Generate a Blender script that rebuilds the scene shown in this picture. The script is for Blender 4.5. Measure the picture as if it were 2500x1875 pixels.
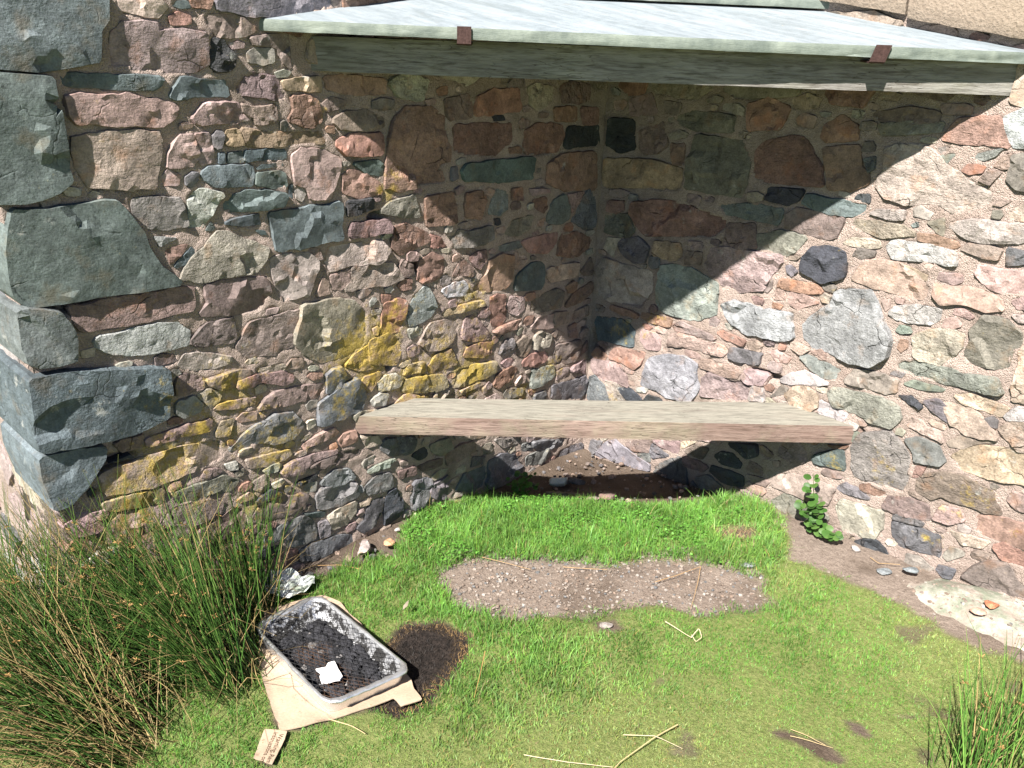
import bpy, math, random
import numpy as np
from mathutils import Vector, Matrix
from mathutils.geometry import delaunay_2d_cdt

for o in list(bpy.data.objects):
    bpy.data.objects.remove(o)
scene = bpy.context.scene
COL = scene.collection
random.seed(7)
RNG = np.random.default_rng(11)

# ---------------------------------------------------------------- camera
YAW, PITCH, ROLL = math.radians(133.932), math.radians(-22.584), math.radians(1.946)
fw = Vector((math.cos(PITCH) * math.cos(YAW), math.cos(PITCH) * math.sin(YAW), math.sin(PITCH)))
r0 = fw.cross(Vector((0, 0, 1))).normalized()
u0 = r0.cross(fw)
rt = r0 * math.cos(ROLL) + u0 * math.sin(ROLL)
up = rt.cross(fw)
cam_d = bpy.data.cameras.new('camera')
cam_d.sensor_width = 36.0
cam_d.lens = 36.0 * 2105.96 / 2500.0
cam_d.clip_start = 0.05
cam_d.clip_end = 500.0
cam = bpy.data.objects.new('camera', cam_d)
COL.objects.link(cam)
cam.matrix_world = Matrix(((rt.x, up.x, -fw.x, 2.1204), (rt.y, up.y, -fw.y, -2.6569), (rt.z, up.z, -fw.z, 1.65), (0, 0, 0, 1)))
scene.camera = cam

# ---------------------------------------------------------------- sky and sun
SUN_DIR = Vector((-0.25, 0.870, -1.0)).normalized()          # the way the light travels
world = bpy.data.worlds.new('World')
scene.world = world
world.use_nodes = True
wn = world.node_tree
wn.nodes.clear()
sky = wn.nodes.new('ShaderNodeTexSky')
sky.sky_type = 'NISHITA'
sky.sun_disc = False
sky.sun_elevation = math.asin(-SUN_DIR.z)
sky.sun_rotation = math.atan2(-SUN_DIR.x, -SUN_DIR.y)
sky.altitude = 200
sky.dust_density = 0.1
sky.air_density = 0.5
bg = wn.nodes.new('ShaderNodeBackground')
bg.inputs['Strength'].default_value = 0.05
wo = wn.nodes.new('ShaderNodeOutputWorld')
wn.links.new(sky.outputs[0], bg.inputs[0])
wn.links.new(bg.outputs[0], wo.inputs[0])
sun_d = bpy.data.lights.new('sun', 'SUN')
sun_d.energy = 5.0
sun_d.angle = math.radians(0.8)
sun_d.color = (1.0, 0.955, 0.90)
sun = bpy.data.objects.new('sun', sun_d)
COL.objects.link(sun)
sun.location = (1.5, -6, 7)
sun.rotation_euler = SUN_DIR.to_track_quat('-Z', 'Y').to_euler()

vs = scene.view_settings
vs.view_transform = 'Standard'
vs.look = 'None'
vs.exposure = 1.42
vs.gamma = 1.0
vs.use_curve_mapping = False
scene.render.engine = 'CYCLES'
scene.cycles.use_denoising = True
scene.cycles.max_bounces = 5
scene.cycles.diffuse_bounces = 1
scene.cycles.glossy_bounces = 3
scene.cycles.transmission_bounces = 3

# ---------------------------------------------------------------- stone outlines on the wall planes: rock kind, then (u, z) in millimetres
SL = """G* 2071,1687 1800,1687 1808,1634 1827,1611 1838,1548 1900,1537 1968,1528 2014,1533 2080,1538;P 1801,1607 1772,1627 1718,1632 1693,1626 1673,1609 1634,1617 1571,1608 1572,1542 1612,1522 1679,1519 1697,1528 1809,1532 1808,1569;G 1654,1669 1643,1678 1610,1678 1604,1663 1629,1661;G 1921,1516 1908,1519 1811,1515 1696,1510 1699,1493 1717,1482 1828,1487 1883,1494 1918,1499;P 1924,1470 1890,1478 1847,1472 1784,1475 1733,1464 1664,1445 1670,1418 1711,1400 1757,1402 1801,1406 1847,1410 1903,1414 1919,1434;P 1919,1386 1862,1392 1777,1392 1719,1381 1713,1365 1726,1303 1744,1254 1822,1256 1898,1269 1918,1314 1924,1357;G* 2081,1524 1970,1515 1944,1512 1945,1473 1951,1454 1939,1442 1941,1382 1939,1338 1944,1321 1939,1291 1972,1269 2014,1259 2044,1255 2095,1259 2086,1403;P 1703,1331 1667,1372 1629,1375 1621,1314 1641,1299 1707,1299;T 2012,1256 1973,1262 1963,1248 1982,1233 2004,1233;G* 2070,1237 2002,1231 1929,1233 1870,1235 1842,1231 1818,1195 1791,1150 1785,1113 1758,1058 1724,1026 1708,1008 1802,1008 1910,1015 1998,1014 2073,1017 2097,1047 2100,1079 2096,1150 2084,1198;U 1802,1233 1738,1232 1683,1220 1671,1171 1673,1151 1726,1149 1776,1158 1805,1188 1806,1220;H 1762,1135 1703,1123 1751,1108;R 1738,1098 1676,1106 1693,1082 1729,1057;G 1718,1051 1707,1067 1668,1096 1658,1086 1678,1056 1713,1046;M 1987,995 1913,997 1795,995 1674,993 1681,930 1784,924 1897,925 1971,930 1982,972;L 1941,903 1926,909 1815,910 1727,900 1699,878 1707,836 1796,836 1866,848 1919,866 1935,887;G* 2098,1013 2079,1014 2012,990 1999,962 1989,931 1995,873 2037,869 2076,873 2098,887 2104,925 2101,968;T 1978,883 1941,883 1947,861 1976,865;G* 2104,846 2016,841 1934,824 1778,788 1780,722 1791,650 1881,636 2004,646 2113,661 2111,727 2109,785;G* 2114,641 2022,633 1961,617 1969,588 1998,557 2025,527 2066,494 2103,493 2109,540 2116,590;K 1955,567 1899,573 1892,561 1938,564;P 1979,536 1923,546 1848,549 1764,551 1644,530 1648,473 1761,463 1854,460 1904,472 1970,479 1981,501;M 1856,602 1744,609 1665,605 1673,573 1748,578 1853,581;M 1749,752 1729,759 1672,728 1679,700 1758,701 1757,732;H 1764,675 1754,685 1709,687 1684,655 1696,638 1747,634 1764,652;K 2020,506 2005,513 1997,501 2002,486 2017,489;O 1993,462 1912,458 1825,442 1830,401 1940,424 1979,437;P 1992,391 1942,412 1828,394 1817,325 1769,290 1792,240 1870,267 1926,314 1988,341;U 1805,420 1656,417 1603,387 1623,361 1722,377 1791,382;M 1805,370 1712,362 1661,335 1668,300 1768,297 1811,322;A 1537,1678 1506,1695 1210,1713 1204,1680 1316,1660 1365,1651 1460,1651 1495,1660 1536,1661;K 1562,1601 1526,1593 1518,1578 1498,1560 1505,1531 1521,1521 1554,1521 1567,1532;U 1465,1563 1445,1576 1391,1574 1391,1541 1424,1536 1461,1542;M 1455,1599 1385,1611 1342,1612 1343,1563 1343,1525 1365,1541 1378,1576 1444,1586;M 1493,1499 1451,1515 1384,1503 1380,1475 1365,1458 1372,1444 1431,1457 1500,1465 1501,1484;O 1372,1495 1327,1502 1251,1504 1249,1466 1299,1468 1367,1475;G 1680,1465 1667,1487 1645,1507 1527,1496 1523,1461 1599,1466 1671,1459;P 1628,1413 1595,1446 1500,1444 1496,1421 1468,1403 1519,1395 1621,1399;P 1494,1440 1452,1430 1396,1437 1391,1417 1397,1389 1456,1389 1463,1406 1490,1421;R 1345,1455 1300,1456 1265,1441 1253,1414 1254,1387 1291,1372 1329,1382 1359,1395 1340,1423;A 1385,1391 1370,1396 1360,1384 1372,1367 1385,1371;O 1547,1363 1539,1379 1508,1380 1493,1340 1531,1339 1546,1344;O 1499,1380 1439,1368 1264,1358 1244,1327 1305,1328 1368,1329 1487,1337;A 1583,1366 1567,1380 1550,1375 1549,1358 1566,1329 1580,1341;G 1570,1323 1552,1325 1554,1297 1571,1297;P 1626,1377 1588,1374 1583,1322 1581,1305 1620,1300 1623,1352;G 1542,1321 1501,1324 1500,1296 1546,1298;G 1493,1323 1436,1324 1372,1318 1372,1294 1497,1298;P 1354,1305 1324,1319 1252,1311 1198,1281 1212,1229 1242,1175 1305,1178 1320,1214 1353,1227;M 1218,1386 1176,1408 1098,1411 1043,1387 1036,1361 1097,1355 1193,1363;R 1206,1331 1164,1346 1045,1343 1051,1282 1143,1286 1182,1292 1207,1318;M 1248,1434 1218,1451 1174,1438 1182,1423 1231,1410;G 1156,1265 1064,1267 1046,1253 1049,1220 1106,1229;R 1240,1504 1156,1505 1032,1491 1033,1455 1132,1454 1231,1472;G 1618,1279 1597,1292 1477,1285 1476,1261 1484,1234 1585,1241 1610,1259;G 1466,1277 1449,1286 1382,1286 1384,1278 1463,1275;G 1468,1266 1384,1261 1378,1219 1418,1218 1470,1235;R 1189,1235 1168,1249 1106,1230 1062,1197 1051,1169 1141,1162 1195,1184 1190,1216;A 1665,1272 1646,1284 1627,1280 1629,1261 1650,1246 1664,1253;L 1662,1225 1630,1240 1568,1222 1593,1189 1615,1160 1635,1142 1668,1143;G 1576,1192 1541,1212 1504,1222 1432,1214 1385,1201 1398,1172 1473,1167 1564,1174;G 1369,1227 1359,1223 1362,1183 1372,1194;L 1356,1210 1328,1214 1318,1194 1334,1174 1351,1185;G 1573,1145 1534,1155 1471,1156 1467,1127 1526,1130;G 1626,1132 1609,1154 1599,1137 1603,1130;G 1488,1116 1455,1109 1449,1096 1466,1098;G 1437,1155 1335,1156 1204,1156 1203,1107 1200,1051 1325,1046 1426,1047 1431,1105;K 1179,1155 1088,1157 1085,1126 1143,1116 1181,1113;M 1168,1090 1087,1086 1027,1082 1020,1050 1113,1045 1174,1051 1177,1071;V 1708,1015 1692,1048 1635,1089 1594,1125 1566,1121 1511,1089 1484,1082 1451,1058 1462,1032 1492,999 1565,999 1649,999;H 1688,1083 1659,1096 1657,1084 1685,1059;M 1647,989 1563,990 1463,978 1456,935 1474,896 1516,885 1596,895 1668,907 1643,939;V 1445,1026 1398,1035 1326,1027 1291,998 1305,957 1335,902 1353,906 1413,900 1434,947 1442,981;T 1259,1020 1246,1034 1060,1024 1029,988 1075,960 1183,963 1254,962 1268,991;P 1253,948 1179,956 1185,909 1219,894 1246,902;P 1173,958 1109,956 1019,947 980,890 1051,882 1111,888 1207,891 1179,914;M 1325,1040 1284,1033 1275,999 1294,1002 1319,1026;U 1352,875 1228,869 1168,849 1127,808 1126,745 1145,698 1188,682 1295,683 1355,719 1386,769 1362,833;P 1526,858 1466,858 1360,866 1372,807 1394,757 1451,746 1542,759 1573,796 1550,824;M 1704,843 1649,881 1571,884 1571,829 1578,814 1684,826;P 1468,885 1429,884 1437,869 1473,869;L 1113,838 1096,856 1083,839 1110,819;P 1305,896 1279,946 1260,932 1258,891 1297,891;T 1742,788 1720,811 1658,799 1586,768 1597,758 1641,752 1685,760 1725,768;M 1673,725 1566,729 1532,717 1538,707 1579,702 1591,679 1628,682 1662,705;T 1518,717 1424,707 1421,699 1430,689 1519,707;M 1576,698 1527,700 1434,686 1398,664 1406,649 1433,642 1500,674 1551,671 1581,676;T 1700,686 1670,697 1625,678 1638,651 1663,638;P 1661,630 1643,642 1564,637 1526,632 1531,613 1570,610;M 1526,590 1498,617 1461,628 1393,624 1296,608 1297,582 1326,572 1416,579 1497,589;R 1353,649 1332,658 1297,645 1306,633 1334,633;A 1286,635 1261,650 1228,649 1213,615 1226,593 1257,567 1289,580;A 1320,547 1270,567 1222,590 1171,595 1163,579 1139,526 1159,480 1241,474 1320,475 1320,513;M 1155,573 1141,592 1079,595 1074,582 1126,530;O 1211,649 1180,678 1119,694 1103,652 1096,615 1166,618;A 1519,549 1474,560 1414,551 1385,518 1377,493 1413,463 1463,461 1532,487 1625,486 1578,528 1534,542;P 1384,427 1326,446 1264,449 1246,428 1266,419 1328,416 1377,413;P 1576,443 1521,439 1431,427 1425,410 1457,402 1517,404 1568,415;M 1467,367 1427,387 1347,383 1260,369 1265,361 1348,360 1382,348 1391,335 1453,346;M 1370,348 1256,354 1169,342 1162,315 1250,321 1330,329;K 1417,309 1343,310 1336,299 1361,293 1414,296;H 1329,273 1276,302 1217,285 1196,248 1237,238 1288,245;A 1349,231 1330,253 1245,235 1197,227 1186,176 1258,166 1343,184;L 1642,452 1604,450 1603,424 1631,430;U 1562,360 1516,373 1515,342 1536,320 1560,337;K 1557,297 1506,320 1466,289 1535,288 1558,282;O 1658,561 1635,588 1598,584 1619,541 1656,546;H 1146,251 1099,260 1051,251 1051,234 1119,241;L 1194,205 1171,209 1163,185 1181,179;T 1172,392 1096,367 1078,332 1142,337;M 1551,267 1497,278 1392,257 1379,252 1399,206 1470,207 1555,229 1575,250;A 1456,178 1398,181 1365,150 1358,109 1366,81 1425,85 1462,98 1472,137;A 1342,130 1313,129 1302,103 1304,68 1342,70 1347,104;V 1306,140 1287,153 1198,157 1199,118 1239,83 1294,83;G 1397,188 1315,161 1320,145 1358,158;K 1154,99 1130,126 1078,135 1087,87 1121,38 1177,24 1195,50 1159,68;K 1075,105 1050,139 1025,141 998,67 999,36 1045,10 1078,12;A 1427,61 1378,68 1289,54 1207,32 1217,-3 1310,5 1382,9 1423,28;R 1547,67 1480,82 1433,71 1436,34 1491,31 1561,53;K 1555,119 1500,115 1478,108 1513,80 1555,82;A 1541,170 1472,181 1475,142 1499,132 1543,144;A 1158,195 1110,220 1048,208 1037,153 1073,152 1140,159;A 950,127 937,138 882,128 860,113 860,86 917,88 947,96;A 960,67 947,92 869,81 860,43 909,23 952,25;M 1015,203 937,193 933,162 1008,171;A 851,90 811,98 792,72 833,52 856,34;H 1144,246 1109,259 1030,259 1022,249 1070,241 1137,240;A 1086,313 1066,348 937,310 957,261 1035,270;K 953,241 912,263 871,240 887,219 918,212;U 871,258 781,255 759,202 808,187 856,221;M 797,192 726,209 659,201 647,164 731,146 792,149;M 928,189 877,193 808,182 813,157 898,160;A 663,137 593,117 604,82 668,96;A 579,25 575,86 508,98 426,64 371,-11 382,-48 484,-56 571,-33 590,-1;A 747,29 702,79 598,75 585,37 608,-19 678,-7;A 867,66 856,90 781,103 786,44 797,6 862,41;U 547,173 391,127 403,111 503,125;A 389,97 337,94 335,53 388,66;A 331,92 129,36 120,17 169,7 219,24 322,64;A 360,31 294,34 218,19 209,-16 277,-29 351,-13;A 172,-39 153,-14 12,-20 12,-48 77,-61 164,-58;R 1036,1266 1012,1367 956,1416 856,1409 797,1376 788,1308 778,1246 821,1228 792,1177 930,1173 983,1166 1042,1187;R 765,1348 649,1352 504,1341 497,1290 585,1245 706,1254 759,1272;M 807,1433 699,1443 679,1398 688,1371 774,1369 793,1383;R 670,1429 602,1457 472,1454 458,1383 599,1378 674,1378;K 599,1371 542,1372 531,1357 583,1354;R 438,1312 361,1338 249,1325 235,1289 267,1237 342,1227 434,1241;G 730,1206 711,1226 568,1226 383,1226 384,1149 566,1155 715,1176;A 776,1221 745,1222 744,1186 773,1178;R 317,1194 235,1223 52,1218 30,1078 212,1089 318,1131;U 1061,1112 1023,1138 926,1148 918,1120 905,1076 985,1089;R 881,1136 768,1142 756,1101 750,1038 877,1044 881,1091;R 714,1129 638,1132 617,1100 636,1035 708,1051;H 600,1072 565,1132 511,1112 514,1058 551,1039 600,1053;R 495,1125 439,1124 431,1080 488,1086;P 405,1116 311,1107 286,1092 392,1091;R 385,1075 315,1079 300,1037 323,1019 366,1041;H 304,1009 271,1062 211,1076 182,1027 184,982 240,968 302,984;R 1019,1021 1008,1057 963,1062 873,1021 871,992 915,984 983,965 1018,992;R 866,1017 821,999 797,966 859,972;U 777,993 733,1013 697,1001 588,1009 576,965 623,948 752,956;U 521,969 484,1011 376,1018 397,972 459,956;R 435,933 237,938 241,900 300,867 398,886;K 578,1031 545,1027 539,1007 566,1006;A 575,929 447,934 434,912 508,903;R 238,849 225,924 135,924 31,883 54,847 126,827;K 232,1246 214,1319 36,1310 25,1240;A 165,971 84,1080 36,1062 16,934 69,924;P 193,1074 97,1072 107,1044 168,1001 178,1044;R 146,1382 50,1378 44,1318 127,1322;R 296,1387 177,1387 172,1336 281,1342;R 921,877 906,933 859,956 811,933 806,883 845,859 898,861;M 993,933 979,952 939,928 935,898 971,889;M 771,862 721,915 669,871 674,845 751,858;M 696,911 660,925 607,928 606,889 637,862 659,874;R 673,789 668,800 605,841 590,886 530,901 484,881 480,798 513,767 608,776;P 478,880 462,898 396,863 430,827 471,838;G 461,753 452,802 389,837 329,840 297,818 305,754 322,731 408,743;P 287,807 134,804 109,795 118,748 261,746 291,778;L 816,819 761,836 710,831 694,809 709,783 791,791;H 955,785 931,822 889,844 865,832 841,762 870,733 952,721 961,748;R 1075,720 1058,817 1009,826 968,814 979,756 994,713 1044,720;R 1066,852 1027,844 1032,827 1063,822;O 821,726 811,740 709,751 624,747 612,728 740,725;P 915,652 890,694 861,715 750,711 739,676 760,628 821,609 876,615;P 728,629 708,694 671,703 584,613 586,592 669,603;R 577,658 583,747 552,753 507,740 516,696 492,670 525,634 571,640;P 499,701 478,735 412,714 404,673 445,656 487,673;R 570,618 519,628 414,636 442,603 530,600;U 372,649 357,699 233,715 193,698 208,642 278,634;P 369,586 327,618 159,610 148,561 273,565;R 712,554 696,584 631,589 569,575 573,537 630,533;O 983,573 959,587 896,583 889,545 983,557;O 877,554 841,594 770,597 743,536 796,529 862,533;O 753,453 738,509 651,508 552,496 554,457 605,444 726,446;O 994,504 974,535 892,529 806,510 790,464 842,461 966,485;R 558,399 542,440 465,456 434,435 457,404 534,384;T 732,430 599,433 599,420 721,414;A 533,518 506,569 464,568 457,526 498,518;M 226,409 215,478 72,470 61,426 92,385 140,383;R 405,455 363,476 260,465 251,430 328,421 398,439;H 349,342 346,407 222,399 212,348 277,332 342,333;U 503,348 486,366 393,345 404,319 490,325;A 333,299 262,298 259,259 332,280;A 225,254 222,307 89,295 12,296 13,229 39,195;M 245,531 214,547 158,516 211,505;M 147,542 100,551 80,479 136,497;O 1119,711 1044,717 999,691 995,644 1006,603 1079,614 1122,636;V 1123,504 1082,520 1050,507 1070,473 1110,481;R 169,635 133,678 12,704 12,667 74,634 155,627;P 123,570 112,600 31,611 19,566 116,563;P 240,622 153,608 149,561 236,566;M 86,760 37,811 12,765 19,735 71,739;M 54,425 15,455 12,410 79,387;M 98,362 12,371 12,333 12,303 117,347;T 491,1789 351,1824 260,1807 311,1695 459,1666;T 845,1590 766,1603 645,1561 623,1509 701,1471 852,1511;V 801,1716 741,1767 649,1772 616,1750 588,1691 732,1644 791,1656;P 281,1523 199,1584 48,1611 38,1542 103,1500 222,1492;T 580,1581 515,1611 352,1617 345,1565 389,1508 548,1515;R 548,284 500,316 405,301 334,241 372,191 458,189 543,214;R 917,-57 819,-10 691,-39 739,-106 870,-115;P 1373,-44 1247,-8 1174,-36 1191,-88 1354,-93;P 1037,455 981,484 891,450 891,370 1031,369;T 1130,1600 995,1659 961,1630 978,1528 1085,1527;M 1743,270 1618,302 1591,263 1618,183 1728,206;R 1172,1722 1048,1752 996,1741 1046,1656 1158,1662;T 227,1740 163,1753 45,1740 40,1688 68,1653 196,1679;P 857,362 808,381 694,363 722,278 822,286;P 1780,112 1725,161 1655,180 1598,171 1596,119 1652,75 1749,69;T 233,212 199,230 109,206 62,176 83,131 156,135 230,166;M 269,1454 214,1473 105,1458 100,1412 155,1394 249,1403;M 1165,-41 1099,3 1004,-4 1002,-48 1152,-81;M 2041,226 2007,244 1917,247 1894,231 1902,186 1945,183 2029,180;P 680,287 596,290 556,240 576,197 677,215;T 1283,1587 1245,1608 1161,1586 1146,1529 1189,1517 1289,1545;V 1021,1487 962,1509 871,1489 892,1429 987,1446;T 426,1455 386,1469 315,1458 305,1411 374,1379 416,1404;M 304,1659 231,1683 179,1644 218,1594 300,1605;V 1648,3 1613,22 1541,12 1540,-43 1616,-56;P 1800,37 1752,58 1690,58 1663,9 1723,-8 1788,1;R 691,-68 625,-31 584,-54 592,-106 671,-114;V 344,543 306,561 245,529 264,488 340,493;R 941,1739 906,1749 804,1731 819,1698 918,1697;P 1513,-13 1460,8 1414,5 1393,-37 1431,-59 1501,-56;P 2089,434 2052,450 1978,436 1999,385 2072,392;P 1576,1650 1489,1650 1431,1622 1461,1604 1542,1600;P 638,342 594,359 540,364 521,337 517,317 563,303 618,303;M 443,541 403,563 362,541 368,496 388,477 434,489;P 362,146 334,168 294,167 271,132 327,100 358,99;T 1777,1677 1742,1695 1691,1685 1661,1665 1688,1639 1717,1641 1775,1653;P 960,1652 928,1673 890,1674 876,1655 881,1615 929,1610 951,1624;P 1861,211 1797,225 1760,220 1788,181 1851,178;V 2066,305 2020,323 1965,323 1952,317 1962,284 2024,282 2051,284;M 337,226 305,227 244,212 253,181 340,187;P 210,87 182,111 122,98 134,55 189,56;P 720,1619 671,1636 612,1616 635,1588 702,1592;V 1090,559 1059,573 1013,569 985,544 1002,522 1060,524 1085,528;P 198,363 154,370 124,358 134,324 197,325;R 133,-72 118,-63 51,-66 49,-92 74,-106 135,-101;T 281,-70 242,-58 199,-62 179,-93 208,-102 263,-103;P 91,97 47,119 23,114 21,80 80,65;T 1193,463 1166,478 1101,462 1109,443 1177,441;R 174,715 131,731 103,712 112,685 156,683;T 983,-21 947,2 911,1 902,-21 928,-44 978,-47;T 103,1483 66,1493 36,1485 16,1471 31,1443 72,1443 99,1460;U 1144,409 1136,428 1087,424 1079,385 1100,381 1144,388;T 1571,-67 1546,-61 1519,-66 1493,-80 1501,-106 1538,-112 1581,-96;R 1254,402 1231,418 1182,414 1184,377 1238,371;P 615,1655 577,1667 551,1665 538,1634 582,1623 607,1624;U 526,1474 497,1492 447,1489 438,1461 524,1460;M 1936,618 1915,623 1857,619 1871,585 1922,589"""
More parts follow.
